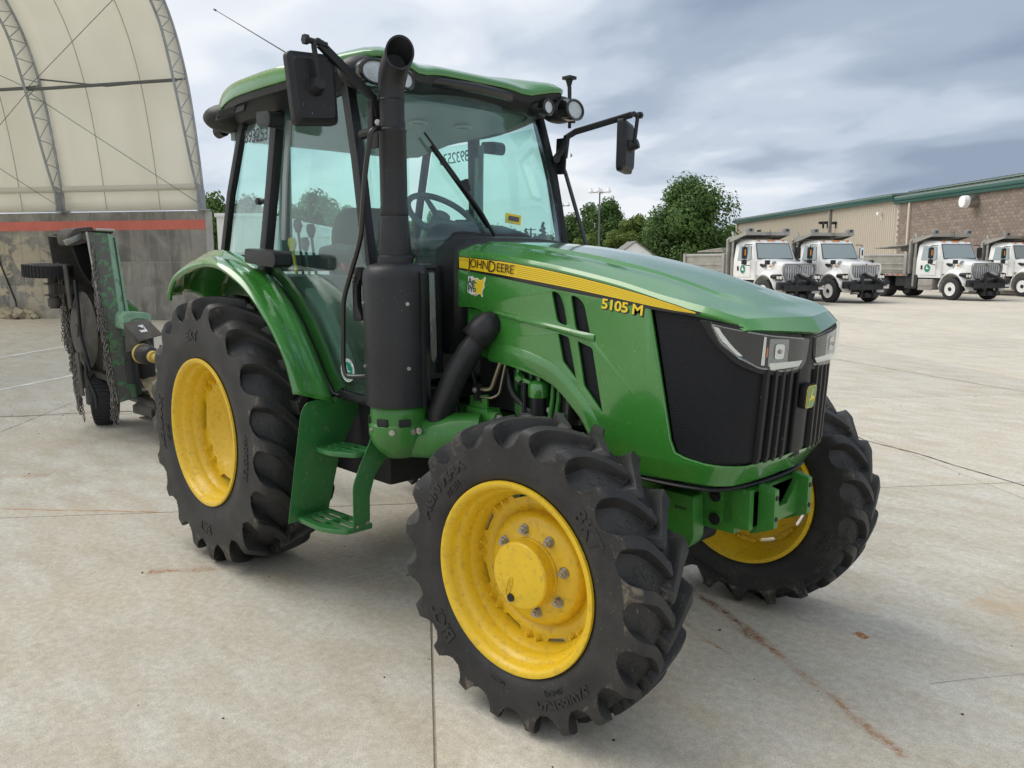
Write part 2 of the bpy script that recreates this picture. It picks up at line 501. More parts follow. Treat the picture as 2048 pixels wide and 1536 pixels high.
def tread_ovals(name, rows, hw, nlug, lead, ys, sc):
    mb = MB(); step = 2 * PI / nlug
    def rb(y):
        for r0, r1 in zip(rows, rows[1:]):
            if r0[0] <= y <= r1[0]: return r0[1] + (r1[1] - r0[1]) * (y - r0[0]) / (r1[0] - r0[0])
        return rows[-1][1]
    for side in (-1, 1):
        for q in range(nlug):
            for y in ys:
                th0 = q * step + (0 if side < 0 else step / 2) + lead * (1 - (1 - y / hw) ** 1.45) + step * .46
                pts = []
                for k_ in range(15):
                    a = 2 * PI * k_ / 14; yy = y + .0085 * sc * math.cos(a) ; th = th0 + .015 * sc / rb(y) * math.sin(a) + (yy - y) * 1.0; r_ = rb(yy) + .0006
                    pts.append((r_ * math.cos(th), side * yy, r_ * math.sin(th)))
                mb.tube(pts, .0013 * sc, 4, cap=False)
    return mb.mesh(name, 'rubber', 60)
FO = tread_ovals('tread_marks', FR_ROWS, .15, 20, .255, (.062, .084, .105), 1.0)
RO_ = tread_ovals('tread_marks', RR_ROWS, .20, 20, .265, (.078, .108, .136), 1.35)


def prof_y(rows, r):
    pts = sorted((b_, a_) for a_, b_, _, _ in rows if a_ > 0.1)
    for (r0, y0), (r1, y1) in zip(pts, pts[1:]):
        if r0 <= r <= r1: return y0 + (y1 - y0) * (r - r0) / (r1 - r0)
    return pts[-1][1]


def wall_text(s, rows, rad, phi, size, parent, name='sidewall_lettering', spacing=1.0, bold=0.0, outline=False):
    # raised rubber letters following the sidewall that faces -Y, phi degrees clockwise from the top
    me = text_mesh(s, size, 0.0034, 0.0008, spacing=spacing, offset=bold)
    bm = bmesh.new(); bm.from_mesh(me)
    for k_ in range(-8, 9): bmesh.ops.bisect_plane(bm, geom=bm.verts[:] + bm.edges[:] + bm.faces[:], plane_co=(0, k_ * size / 9, 0), plane_no=(0, 1, 0))
    wx = max(abs(v.co.x) for v in bm.verts); nx = int(wx / .012) + 1
    for k_ in range(-nx, nx + 1): bmesh.ops.bisect_plane(bm, geom=bm.verts[:] + bm.edges[:] + bm.faces[:], plane_co=(k_ * .012 + .0007, 0, 0), plane_no=(1, 0, 0))
    bm.to_mesh(me); bm.free()
    for v in me.vertices:
        a = R(phi) + v.co.x / rad
        r_ = rad + v.co.y
        v.co = (r_ * math.sin(a), -prof_y(rows, r_) - 0.0002 - v.co.z, r_ * math.cos(a))
    me.name = name; me.materials.clear(); me.materials.append(M['rubber_text'])
    me.shade_flat()
    return link(name, me, parent)


def scallop_disc(r_in, r_out, r_valley, ntab, prof, th, nth=240, tabw=0.55, ph=0.0):
    # wheel disc whose rim edge swings between tabs and valleys; prof(r)->y
    mb = MB(); loops = []
    rad_steps = 10
    for side in (0, 1):
        for q in range(rad_steps + 1):
            lp = []
            for j in range(nth):
                a = 2 * PI * j / nth
                c = math.cos((a - ph) * ntab)
                edge = r_valley + (r_out - r_valley) * sstep((c + tabw) / 0.5 + 0.0)
                r_ = r_in + (edge - r_in) * q / rad_steps
                lp.append((r_ * math.cos(a), prof(r_) + (th if side else 0), r_ * math.sin(a)))
            loops.append(lp)
    front = loops[:rad_steps + 1]; back = loops[rad_steps + 1:][::-1]
    mb.rings(front + back + [front[0]], cap=False)
    return mb


def bolt(mb, c, r=.012, h=.016, d=(0, -1, 0), washer=True):
    c = Vector(c); d = Vector(d).normalized()
    if washer: mb.tube([c, c + d * .004], r * 1.5, 16)
    mb.tube([c + d * .004, c + d * (h * .62)], r * 1.12, 6)
    mb.tube([c + d * (h * .62), c + d * h], r * .62, 10)
    return mb


def rim_obj(parent, R0, W, name='rim'):
    w = W / 2
    p = [(R0 - .006, -w + .004), (R0 + .002, -w - .004), (R0 + .001, -w - .008), (R0 - .008, -w - .009), (R0 - .016, -w - .002), (R0 - .022, -w + .012), (R0 - .026, -w + .035), (R0 - .032, -w + .042),
         (R0 - .042, -w + .052), (R0 - .046, -w + .085), (R0 - .050, -w + .098), (R0 - .062, -w + .108), (R0 - .064, -w + .150), (R0 - .064, w - .12), (R0 - .052, w - .10), (R0 - .040, w - .06), (R0 - .026, w - .035), (R0 - .020, w - .01), (R0 - .010, w + .008), (R0 + .001, w + .007), (R0 + .002, w)]
    mb = MB(); mb.lathe(p, axis='y', n=128)
    mb.f = [f for f in mb.f if len(f) == 4]
    o = mb.build(name, 'yellow', parent, smooth=50)
    solidify(o, .005, 1)
    return o


def front_wheel(loc, steer, mirror, texts):
    w = bpy.data.objects.new('front_wheel', None); COL.objects.link(w)
    w.location = loc; w.rotation_euler = (0, R(4), steer)
    if mirror: w.scale = (1, -1, 1)
    tyre = link('tyre', FT, w); o = link('tread_marks', FO, tyre); o['kind'] = 'stuff'
    rim = rim_obj(w, .347, .280)
    d = scallop_disc(.19, .292, .264, 8, lambda r: .022 - .018 * sstep((r - .2) / .05), .010)
    disc = d.build('wheel_disc', 'yellow', w, smooth=40)
    h = MB(); h.lathe([(.212, .060), (.212, -.002), (.208, -.014), (.198, -.024), (.178, -.032), (.150, -.037), (.132, -.038), (.126, -.042)], axis='y', n=72)
    h.lathe([(.100, .09), (.19, .06)], axis='y', n=48)
    hub = h.build('hub', 'yellow', w, smooth=40)
    c = MB(); c.lathe([(.126, -.036), (.126, -.050), (.123, -.054), (.1225, -.100), (.118, -.106), (.108, -.108), (0, -.108)], axis='y', n=72)
    cap = c.build('hub_cap', 'yellow', w, smooth=30)
    # oil level mark
    e = MB()
    for (z0, x0) in ((0, 0),):
        ring = []
        for q in range(28):
            a = 2 * PI * q / 28; ring.append((.010 * math.cos(a), (.026 + .0) * math.sin(a) + (0.012 if math.sin(a) > 0 else -.012)))
    path = [(-.040 + x * .95 + z * .25, -.1095, -.050 + z * .95 - x * .25) for x, z in ring]
    e.tube(path + [path[0]], .0014, 6, cap=False)
    e.tube([(-.028, -.107, -.090), (-.028, -.114, -.090)], .011, 18)
    e.build('oil_level_mark', 'yellow', cap)
    e = MB(); e.lathe([(.0115, -.1145), (.0145, -.1145), (.0145, -.108)], c=(-.028, 0, -.090), axis='y', n=20); e.build('plug_ring', 'dark', cap)
    fr = frame((-.040, -.1082, -.050), (.25, 0, .95), (-.95, 0, .25))
    text_on('OIL LEVEL', 'oil_level_lettering', .0115, fr, 'yellow', cap, .0012)
    bm_ = mesh_bolt = MB(); bolt(mesh_bolt, (0, 0, 0), .014, .030); bme = mesh_bolt.mesh('wheel_bolt', 'steel', 30)
    for q in range(8):
        a = 2 * PI * (q + .35) / 8
        link('wheel_bolt', bme, w, (.152 * math.cos(a), -.035, .152 * math.sin(a)))
    mb2 = MB(); bolt(mb2, (0, 0, 0), .011, .020); b2m = mb2.mesh('disc_bolt', 'yellow', 30)
    mb3 = MB(); bolt(mb3, (0, 0, 0), .011, .022, (0, 1, 0)); b3m = mb3.mesh('disc_bolt', 'yellow', 30)
    for q in range(8):
        for dd in (-.055, .055):
            a = 2 * PI * q / 8 + dd * 1.5
            link('disc_bolt', b2m, w, (.272 * math.cos(a), .004, .272 * math.sin(a)))
            link('disc_bolt', b3m, w, (.272 * math.cos(a), .014, .272 * math.sin(a)))
    lg = MB(); lg.b2(.262, .290, .014, .030, -.05, .05); lgm = lg.mesh('rim_bracket', 'yellow', 30, .003)
    for q in range(8): link('rim_bracket', lgm, w, rot=(0, -2 * PI * q / 8, 0))
    for tx in texts: wall_text(tx[0], FR_ROWS, tx[1], tx[2], tx[3], tyre, bold=tx[4] if len(tx) > 4 else 0)
    return w


def rear_wheel(loc, mirror, texts):
    w = bpy.data.objects.new('rear_wheel', None); COL.objects.link(w)
    w.location = loc; w.rotation_euler = (0, R(11), 0)
    if mirror: w.scale = (1, -1, 1)
    tyre = link('tyre', RT, w); o = link('tread_marks', RO_, tyre); o['kind'] = 'stuff'
    rim_obj(w, .404, .400)
    pf = lambda r: -.055 + .11 * (1 - sstep((r - .13) / .17)) + .012 * math.sin(r * 60) * sstep((.3 - r) / .1)
    PH = R(49); d = scallop_disc(.07, .334, .292, 4, pf, .012, 240, .72, PH)
    d.build('wheel_disc', 'yellow', w, smooth=40)
    h = MB(); h.lathe([(.13, .30), (.13, .055), (.12, .045), (.085, .040), (.08, .01), (.07, .0), (0, 0)], axis='y', n=48)
    h.build('axle_hub', 'yellow', w, smooth=35)
    mb = MB(); bolt(mb, (0, 0, 0), .015, .032); bme = mb.mesh('wheel_bolt', 'steel', 30)
    for q in range(8):
        a = 2 * PI * (q + .5) / 8; link('wheel_bolt', bme, w, (.115 * math.cos(a), .045, .115 * math.sin(a)))
    mb = MB(); bolt(mb, (0, 0, 0), .014, .030); bme = mb.mesh('disc_bolt', 'yellow', 30)
    for q in range(4):
        for dd in (-.13, .13):
            a = 2 * PI * q / 4 + dd + PH; link('disc_bolt', bme, w, (.300 * math.cos(a), -.056, .300 * math.sin(a)))
    lg = MB(); lg.b2(.30, .345, -.043, -.020, -.10, .10); lgm = lg.mesh('rim_bracket', 'yellow', 30, .003)
    for q in range(4): link('rim_bracket', lgm, w, rot=(0, -2 * PI * q / 4 - PH, 0))
    mb = MB(); s0 = len(mb.v); mb.box((.20, -.025, .055), (.045, .002, .018)); mb.build('paper_tag', 'white', w)
    for tx in texts: wall_text(tx[0], RR_ROWS, tx[1], tx[2], tx[3], tyre, bold=tx[4] if len(tx) > 4 else 0)
    return w


TR = thing('tractor', 'large green farm tractor with yellow wheels and a glass cab in the foreground', 'tractor', (0, 0, 0))
FTX = [('AGRI MAX', .448, -50, .070, .0022), ('RT 855', .392, -44, .030, .0005), ('BKT', .425, 52, .078, .0028), ('BKT', .425, 232, .078, .0028), ('320/85R24', .448, 146, .062, .0012), ('(12.4R24)', .402, 150, .022), ('TUBELESS', .395, 188, .016)]
# the wheels are turned back by their own spin so that the lettering stays where it stands
w1 = front_wheel((2.338, -.776, .563), .086, False, [(a, b, c - 4, *d) for a, b, c, *d in FTX])
w2 = front_wheel((2.338, .776, .563), .086, True, [])
w3 = rear_wheel((0, -.805, .742), False, [(a, b, c - 11, *d) for a, b, c, *d in [('BKT', .535, -3, .078, .002), ('AGRIMAX', .545, 268, .072, .0015), ('RT 855', .468, 262, .034, .0005), ('BKT', .535, 180, .078, .002), ('460/85R30', .545, 95, .055, .0008)]])
w4 = rear_wheel((0, .805, .742), True, [])
for w in (w1, w2, w3, w4): w.parent = TR
for tx in (('BKT', .440, 108, .068, .002), ('320/85R24', .458, 195, .050, .0008)):
    o = wall_text(tx[0], FR_ROWS, tx[1], tx[2], tx[3], None, bold=tx[4])
    # sits on the inner wall of the far front tyre, undo the mirroring of its wheel
    o.parent = [c for c in w2.children if c.name.startswith('tyre')][0]
    o.data.transform(Matrix.Scale(-1, 4, (0, 1, 0)))

# ------------------------------------------------------------------ tractor bodywork
def fill2d(loops, th=0.0, bev=0.0, cuts=(), cuty=()):
    # flat plate with holes from 2D loops, optional thickness and rounded lip; returns mesh in XY
    cu = bpy.data.curves.new('f', 'CURVE'); cu.dimensions = '2D'; cu.fill_mode = 'BOTH'
    cu.extrude = th; cu.bevel_depth = bev; cu.bevel_resolution = 1
    for lp in loops:
        sp = cu.splines.new('POLY'); sp.points.add(len(lp) - 1); sp.use_cyclic_u = True
        for p_, q in zip(sp.points, lp): p_.co = (q[0], q[1], 0, 1)
    ob = bpy.data.objects.new('f', cu); COL.objects.link(ob)
    dg = bpy.context.evaluated_depsgraph_get(); dg.update()
    me = bpy.data.meshes.new_from_object(ob.evaluated_get(dg)); bpy.data.objects.remove(ob)
    bm = bmesh.new(); bm.from_mesh(me)
    bmesh.ops.remove_doubles(bm, verts=bm.verts, dist=1e-5)
    for c in cuts:
        bmesh.ops.bisect_plane(bm, geom=bm.verts[:] + bm.edges[:] + bm.faces[:], plane_co=(c, 0, 0), plane_no=(1, 0, 0))
    for c in cuty:
        bmesh.ops.bisect_plane(bm, geom=bm.verts[:] + bm.edges[:] + bm.faces[:], plane_co=(0, c, 0), plane_no=(0, 1, 0))
    bm.to_mesh(me); bm.free()
    return me


def rnd(pts, r, seg=4):
    # round the corners of a closed 2D outline; r may be a list
    out = []; n = len(pts)
    for i in range(n):
        ri = r[i] if isinstance(r, (list, tuple)) else r
        p = Vector(pts[i]).to_2d(); a = Vector(pts[i - 1]).to_2d() - p; b = Vector(pts[(i + 1) % n]).to_2d() - p
        if ri <= 0: out.append(tuple(p)); continue
        q = min(ri, a.length * .45, b.length * .45); pa = p + a.normalized() * q; pb = p + b.normalized() * q
        for k_ in range(seg + 1):
            t_ = k_ / seg; out.append(tuple(pa * (1 - t_) ** 2 + p * 2 * t_ * (1 - t_) + pb * t_ * t_))
    return out


# plan outline of the bonnet: s is measured along it, first along the flank (s = x) then round the nose
PLAN = [(2.50, .400), (2.62, .397), (2.72, .390), (2.82, .372), (2.870, .345), (2.903, .292), (2.925, .20), (2.936, .10), (2.938, 0)]
SL = [2.50]
for a_, b_ in zip(PLAN, PLAN[1:]): SL.append(SL[-1] + math.dist(a_, b_))
SMAX = SL[-1]


def plan_at(s):
    if s <= 2.5:
        return (s, .400, 0, 1)
    if s > SMAX:
        x, y, nx, ny = plan_at(2 * SMAX - s); return (x, -y, nx, -ny)
    for i in range(len(SL) - 1):
        if s <= SL[i + 1] + 1e-9:
            t_ = (s - SL[i]) / (SL[i + 1] - SL[i]); a_, b_ = PLAN[i], PLAN[i + 1]
            dx, dy = b_[0] - a_[0], b_[1] - a_[1]; l_ = math.hypot(dx, dy)
            return (a_[0] + dx * t_, a_[1] + dy * t_, -dy / l_, dx / l_)


def Fm(s, z, off=0.0, side=-1):
    x, y, nx, ny = plan_at(s)
    front = sstep((s - 2.5) / .5) if s < SMAX else 1.0
    if s > SMAX: front = sstep((2 * SMAX - s - 2.5) / .5)
    x += front * ((z - 1.2) * .05 if z > 1.2 else (z - 1.2) * .06) - (max(0, .97 - z) * .6 * front)
    k_ = 1.0 - max(0, .95 - z) * .9 * (0.4 + .6 * front)
    y = y * k_ + off * ny
    return Vector((x + off * nx, side * y, z))


def on_flank(me, off=0.0, side=-1, name='panel', material='green', parent=None, smooth=40):
    for v in me.vertices:
        v.co = Fm(v.co.x, v.co.y, off + v.co.z, side)
    me.name = name; me.materials.clear(); me.materials.append(M[material])
    if smooth: me.shade_smooth(); me.set_sharp_from_angle(angle=R(smooth))
    if side > 0: me.flip_normals()
    return link(name, me, parent)


CUTS = [x * .04 + 2.5 for x in range(40) if x * .04 + 2.5 < 2 * SMAX - 2.5]
OUT = [(1.462, 1.468), (1.462, 1.636), (1.744, 1.602), (2.067, 1.560), (2.302, 1.532), (2.536, 1.503), (2.640, 1.030), (2.662, .985), (2.70, .972), (2.78, .960), (2.9, .956), (2.95, .955), (SMAX, .970), (SMAX, .885), (2.95, .872), (2.9, .874), (2.80, .880), (2.592, .880), (2.40, .868), (2.326, .95), (2.277, 1.016), (2.221, 1.067), (2.159, 1.12), (2.071, 1.165), (1.994, 1.192), (1.802, 1.225), (1.671, 1.236), (1.660, 1.33), (1.653, 1.414), (1.640, 1.442), (1.613, 1.460), (1.563, 1.468)]
V1U = rnd([(2.045, 1.556), (2.095, 1.545), (2.118, 1.500), (2.140, 1.412), (2.080, 1.424)], .02)
V1L = rnd([(2.083, 1.386), (2.146, 1.372), (2.190, 1.200), (2.112, 1.270)], .012)
V2U = rnd([(2.150, 1.542), (2.195, 1.532), (2.226, 1.505), (2.262, 1.378), (2.180, 1.398)], .02)
V2L = rnd([(2.188, 1.362), (2.270, 1.338), (2.328, 1.080), (2.226, 1.182)], .012)
for sd_ in (-1, 1):
    me = fill2d([OUT, V1U, V1L, V2U, V2L], .003, .0025, CUTS, [.89, .91, .93, .945])
    side_panel = on_flank(me, -.003, sd_, 'side_panel', 'green', TR)
    if sd_ < 0: SP = side_panel
# mesh behind the vents, inset
for nm, lp in (('u', [(2.03, 1.57), (2.13, 1.56), (2.15, 1.40), (2.06, 1.41)]), ('l', [(2.07, 1.40), (2.16, 1.39), (2.20, 1.18), (2.10, 1.25)]), ('u', [(2.14, 1.56), (2.24, 1.54), (2.275, 1.365), (2.17, 1.385)]), ('l', [(2.175, 1.375), (2.28, 1.35), (2.34, 1.06), (2.21, 1.17)])):
    for sd_ in (-1, 1): on_flank(fill2d([lp], .001), -.016, sd_, 'vent_mesh', 'screen', SP if sd_ < 0 else side_panel)
# sculpted crease across the panel, and the swept edge above the wheel arch
mb = MB()
for (p0, p1, w0, w1) in (((1.70, 1.450), (2.28, 1.375), .006, .012),):
    n_ = 24; rr = []
    for i in range(n_ + 1):
        t_ = i / n_; s_ = p0[0] + (p1[0] - p0[0]) * t_; z_ = p0[1] + (p1[1] - p0[1]) * t_ - .012 * math.sin(PI * t_) * 0; w_ = w0 + (w1 - w0) * t_
        b_ = .009 * min(1, t_ * 8) * min(1, (1 - t_) * 12 + .3)
        rr.append([Fm(s_, z_ + w_ * 1.3, .0035), Fm(s_, z_ + w_ * .5, .0035 + b_), Fm(s_, z_ - w_ * .6, .0035 + b_ * .9), Fm(s_, z_ - w_ * 1.2, .0035)])
    mb.rings(rr, closed=False)
mb.build('crease', 'green', SP, smooth=50)
mb = MB(); rr = []
arch = [(1.69, 1.300), (1.80, 1.296), (1.93, 1.275), (2.04, 1.245), (2.12, 1.205), (2.19, 1.150), (2.25, 1.095), (2.325, .985)]
ar = interp_rows(arch, 5)
for i, (s_, z_) in enumerate(ar):
    t_ = i / (len(ar) - 1); b_ = .010 * min(1, t_ * 4)
    rr.append([Fm(s_ + .010, z_ + .016, .0035), Fm(s_, z_, .0035 + b_ * .8), Fm(s_ - .012, z_ - .020, .0035 + b_), Fm(s_ - .030, z_ - .055, .0035)])
mb.rings(rr, closed=False); mb.build('arch_crease', 'green', SP, smooth=50)
# green inner return that closes the body behind the arch
me = fill2d([[(1.50, 1.62), (1.50, 1.25), (1.70, 1.22), (2.0, 1.17), (2.2, 1.03), (2.38, .86), (2.9, .86), (2.9, 1.62)]], .001)
# recessed rear panel with the exhaust hole
me = fill2d([[(1.455, 1.272), (1.455, 1.462), (1.62, 1.452), (1.665, 1.42), (1.672, 1.235), (1.55, 1.250)], [(1.665 + .058 * math.cos(a) - .02, 1.395 + .075 * math.sin(a) - .03) for a in [q * PI / 12 for q in range(24)]][::1]], .002, .001)
on_flank(me, -.030, -1, 'rear_side_panel', 'green', TR)

# bonnet top shell
secs = [  # x, seam z, crease z, shoulder (y,z), centre z
    (1.462, 1.636, 1.722, (.300, 1.752), 1.766), (1.60, 1.620, 1.712, (.298, 1.744), 1.759), (1.80, 1.597, 1.690, (.292, 1.724), 1.742),
    (2.00, 1.570, 1.664, (.285, 1.698), 1.716), (2.20, 1.545, 1.632, (.276, 1.664), 1.684), (2.40, 1.521, 1.594, (.265, 1.626), 1.641),
    (2.56, 1.500, 1.555, (.250, 1.584), 1.597), (2.70, 1.484, 1.526, (.235, 1.541), 1.551), (2.78, 1.470, 1.509, (.215, 1.517), 1.521), (2.83, 1.462, 1.493, (.20, 1.500), 1.502)]
mb = MB(); rr = []
def ypl(x):
    for (x0, y0), (x1, y1) in zip([(1, .400)] + PLAN, PLAN):
        if x <= x1: return y0 + (y1 - y0) * (x - x0) / (x1 - x0)
    return 0
for (x, z0, z1, (yd, zd), zc_) in secs:
    y0 = ypl(x) + .003
    half = [(y0, z0), (y0 + .001, z0 + (z1 - z0) * .5), (y0 - .004, z1 - .014), (y0 - .016, z1), (y0 * .5 + yd * .5 - .01, (z1 + zd) / 2 + .002), (yd, zd), (yd * .80, zd + .001), (yd * .72, zd + (zc_ - zd) * .75), (yd * .4, zc_ - .002), (0.0, zc_)]
    rr.append([(x, -a, b) for a, b in half] + [(x, a, b) for a, b in half[-2::-1]])
# nose lip: crest row then lower edge row
def nose_row(pts): return [(x, -y, z) for x, y, z in pts] + [(x, y, z) for x, y, z in pts[-2::-1]]
crest = [(2.862, .347, 1.448), (2.866, .344, 1.458), (2.870, .335, 1.468), (2.876, .315, 1.476), (2.890, .26, 1.477), (2.908, .19, 1.476), (2.920, .15, 1.475), (2.930, .11, 1.4745), (2.942, .06, 1.474), (2.958, 0, 1.473)]
lower = [(2.885, .352, 1.438), (2.890, .349, 1.439), (2.900, .337, 1.440), (2.915, .307, 1.440), (2.935, .25, 1.436), (2.952, .185, 1.432), (2.962, .145, 1.429), (2.972, .105, 1.427), (2.983, .06, 1.424), (2.995, 0, 1.420)]
rr.append(nose_row(crest)); rr.append(nose_row(lower)); rr.append([(x - .012, y * .99, z - .010) for x, y, z in nose_row(lower)])
# densify lengthwise
dense = []
for i in range(len(rr) - 3):
    for q in range(4):
        t_ = q / 4
        P0, P1, P2, P3 = rr[max(i - 1, 0)], rr[i], rr[i + 1], rr[min(i + 2, len(rr) - 3)]
        dense.append([tuple(.5 * (2 * b + (c - a) * t_ + (2 * a - 5 * b + 4 * c - d) * t_ ** 2 + (-a + 3 * b - 3 * c + d) * t_ ** 3) for a, b, c, d in zip(p0, p1, p2, p3)) for p0, p1, p2, p3 in zip(P0, P1, P2, P3)])
mb.rings(dense + rr[-3:], closed=False)
HOOD = mb.build('bonnet', 'green', TR, smooth=17); solidify(HOOD, .004, -1)
# rear lip of the bonnet and the black collar between bonnet and cab
mb = MB()
col = [(.408, 1.245), (.408, 1.66), (.400, 1.725), (.33, 1.766), (.18, 1.782), (0, 1.785)]
colf = [(-a, b) for a, b in col] + [(a, b) for a, b in col[-2::-1]]
rings_ = []
for x, g_, dz in ((1.30, -.03, -.015), (1.315, .004, .004), (1.40, .010, .006), (1.452, .006, -.004), (1.470, -.008, -.022), (1.500, -.03, -.045)):
    rings_.append([(x, y * (1 + g_ / .4), z + (dz if z > 1.3 else 0)) for y, z in colf])
mb.rings(rings_, closed=False)
collar = mb.build('cowl_collar', 'black', TR, smooth=30); solidify(collar, .012, -1)
mb = MB()  # domed black cowl behind the bonnet
rings_ = []
for x, k_, zt in ((.98, .60, 1.80), (1.02, .85, 1.845), (1.12, 1.0, 1.853), (1.25, 1.0, 1.82), (1.33, 1.0, 1.775)):
    rings_.append([(x, -.36 * k_ * math.cos(a) if True else 0, 1.60 + (zt - 1.60) * min(1, math.sin(a) * 1.35)) for a in [q * PI / 16 for q in range(17)]])
mb.rings(rings_, closed=False); o = mb.build('dash_cowl', 'black', TR, smooth=60); solidify(o, .01)

# yellow stripe with its ribs and the black edge under it
T_ST = [(1.480, 1.690), (1.776, 1.668), (1.983, 1.642), (2.174, 1.612), (2.350, 1.581), (2.514, 1.548), (2.645, 1.517), (2.728, 1.494)]
B_ST = [(1.480, 1.642), (1.744, 1.615), (1.969, 1.589), (2.175, 1.563), (2.363, 1.537), (2.537, 1.512), (2.645, 1.498), (2.724, 1.491)]
def lerp_line(l, s):
    for (a, b), (c, d) in zip(l, l[1:]):
        if s <= c: return b + (d - b) * (s - a) / (c - a)
    return l[-1][1]
def strip(s0, s1, f0, f1, off, name, material, n=40, th=.0008, parent=None):
    mb = MB(); rr = []
    for i in range(n + 1):
        s_ = s0 + (s1 - s0) * i / n
        t_, b_ = lerp_line(T_ST, s_), lerp_line(B_ST, s_)
        za, zb = b_ + (t_ - b_) * f0, b_ + (t_ - b_) * f1
        yy = ypl(s_) + .004 + off
        rr.append([(s_, -yy, za), (s_, -yy - th, za), (s_, -yy - th, zb), (s_, -yy, zb)])
    mb.rings(rr); return mb.build(name, material, parent or HOOD, smooth=30)
for sgn in (1,):
    mb = MB(); rr = []
    for i in range(61):
        s_ = 1.470 + (2.742 - 1.470) * i / 60
        t_, b_ = lerp_line(T_ST, s_) + .003, lerp_line(B_ST, s_) - .004 - .010 * min(1, max(0, (s_ - 1.55) / .4)) * min(1, (2.742 - s_) / .25)
        yy = ypl(s_) + .0038
        rr.append([(s_, -yy, b_), (s_, -yy - .0008, b_), (s_, -yy - .0008, t_), (s_, -yy, t_)])
    mb.rings(rr); mb.build('stripe_edge', 'black_gloss', HOOD)
strip(1.480, 2.726, 0, 1, .0010, 'yellow_stripe', 'decal_yellow', 60)
M['stripe_line'] = mat('stripe_groove', (0.50, 0.31, 0.01), .5)
for q in range(1, 7): strip(1.48 if q > 4 or q < 0 else 1.85, 2.726 - .012 * abs(q - 2), q / 7 - .022, q / 7 + .022, .0018, 'stripe_line', 'stripe_line', 50, .0003)
fr = frame((1.706, -.4095, 1.651), (1, 0, -.105), (0, 0, 1))
for nm, mt, of, o_ in (('lettering_edge', 'decal_yellow', .0030, -.0002), ('lettering', 'black_gloss', .0, .0008)):
    for s_, xx, sz in (('J', -.150, .070), ('OHN', -.086, .054), ('D', -.003, .070), ('EERE', .080, .054)):
        f2 = fr @ Matrix.Translation((xx, -.004 + (sz - .054) * -.12, o_))
        text_on(s_, nm, sz, f2, mt, HOOD, .0003, offset=of * .5, spacing=.95)
fr = frame((2.412, -.4035, 1.500), (1, 0, -.105), (0, 0, 1)) @ Matrix.Diagonal((1.12, .86, 1, 1))
text_on('5105 M', 'model_number_shadow', .062, fr @ Matrix.Translation((.004, -.004, 0)), 'black_gloss', SP, .0006, offset=.0022, spacing=.93)
text_on('5105 M', 'model_number', .062, fr @ Matrix.Translation((0, 0, .0012)), 'decal_yellow', SP, .0006, offset=.0012, spacing=.93)
# dealer sticker: white outline, yellow map, dark lettering
def plate(name, pts, fr, th, material, parent):
    me = fill2d([pts], th / 2)
    for v in me.vertices: v.co = fr @ v.co
    me.name = name; me.materials.append(M[material]); return link(name, me, parent)
fr = frame((1.590, -.4040, 1.562), (1, 0, -.06), (0, 0, 1))
USA = [(-.010, .030), (.012, .033), (.022, .024), (.034, .027), (.044, .030), (.052, .040), (.058, .036), (.055, .022), (.050, .012), (.052, -.002), (.044, -.012), (.040, -.022), (.044, -.038), (.038, -.040), (.032, -.028), (.018, -.030), (.010, -.036), (.002, -.040), (-.006, -.030), (-.014, -.020), (-.016, .010)]
plate('sticker_edge', [(x * 1.10 - .002, y * 1.14) for x, y in USA[:2]] + [(x * 1.12, y * 1.14) for x, y in USA[2:-3]] + [(-.012, -.045), (-.046, -.034), (-.055, -.030), (-.052, .040), (-.020, .042)], fr, .0006, 'white', SP)
plate('sticker_map', USA, fr @ Matrix.Translation((0, 0, .0008)), .0006, 'decal_yellow', SP)
for s_, x_, y_, z_ in (('Ag-', -.022, .018, .043), ('Pro', -.022, -.014, .040)):
    text_on(s_, 'sticker_lettering_edge', z_, fr @ Matrix.Translation((x_, y_, .0014)), 'white', SP, .0003, offset=.0022, spacing=.95)
    text_on(s_, 'sticker_lettering', z_, fr @ Matrix.Translation((x_, y_, .0022)), 'green_dark', SP, .0003, offset=.0010, spacing=.95)
text_on('agpro.com', 'sticker_lettering', .012, fr @ Matrix.Translation((.006, -.040, .0022)), 'green_dark', SP, .0002)

# ---------------- grille screen and front
GT = [(2.536, 1.503), (2.70, 1.484), (2.80, 1.468), (2.88, 1.458), (2.96, 1.442)]
scr = [(2.548, 1.500), (2.70, 1.482), (2.80, 1.466), (2.90, 1.450), (2.95, 1.440), (3.05, 1.430), (SMAX + .001, 1.418), (SMAX + .001, .968), (2.95, .953), (2.9, .955), (2.78, .960), (2.70, .974), (2.668, .987), (2.648, 1.03)]
for sd_ in (-1, 1):
    me = fill2d([scr], .001, 0, CUTS, [1.0 + q * .06 for q in range(8)])
    o = on_flank(me, -.012, sd_, 'grille_screen', 'screen', TR, 60)
# vertical ribs at the nose
mb = MB()
for base in (-1, 1):
    for sb in (SMAX - .240, SMAX - .195, SMAX - .150, SMAX - .105):
        n_ = 14; rr = []
        for i in range(n_ + 1):
            z_ = .958 + (1.300 - .958) * i / n_
            s0 = sb + (z_ - 1.1) * .02
            rr.append([Fm(s0 - .012, z_, -.010, base), Fm(s0 - .007, z_, .006, base), Fm(s0 + .007, z_, .006, base), Fm(s0 + .012, z_, -.010, base)])
        r1 = MB(); r1.rings(rr); r1.build('grille_rib', 'black', TR, smooth=30)
mb = MB(); rr = []
for i in range(15):
    z_ = .95 + (1.425 - .95) * i / 14
    rr.append([Fm(SMAX - .052, z_, -.010), Fm(SMAX - .044, z_, .004), Fm(SMAX, z_, .010), Fm(SMAX + .044, z_, .004), Fm(SMAX + .052, z_, -.010)])
mb.rings(rr, closed=False); o = mb.build('grille_centre_bar', 'black', TR, smooth=30); solidify(o, .003, -1)
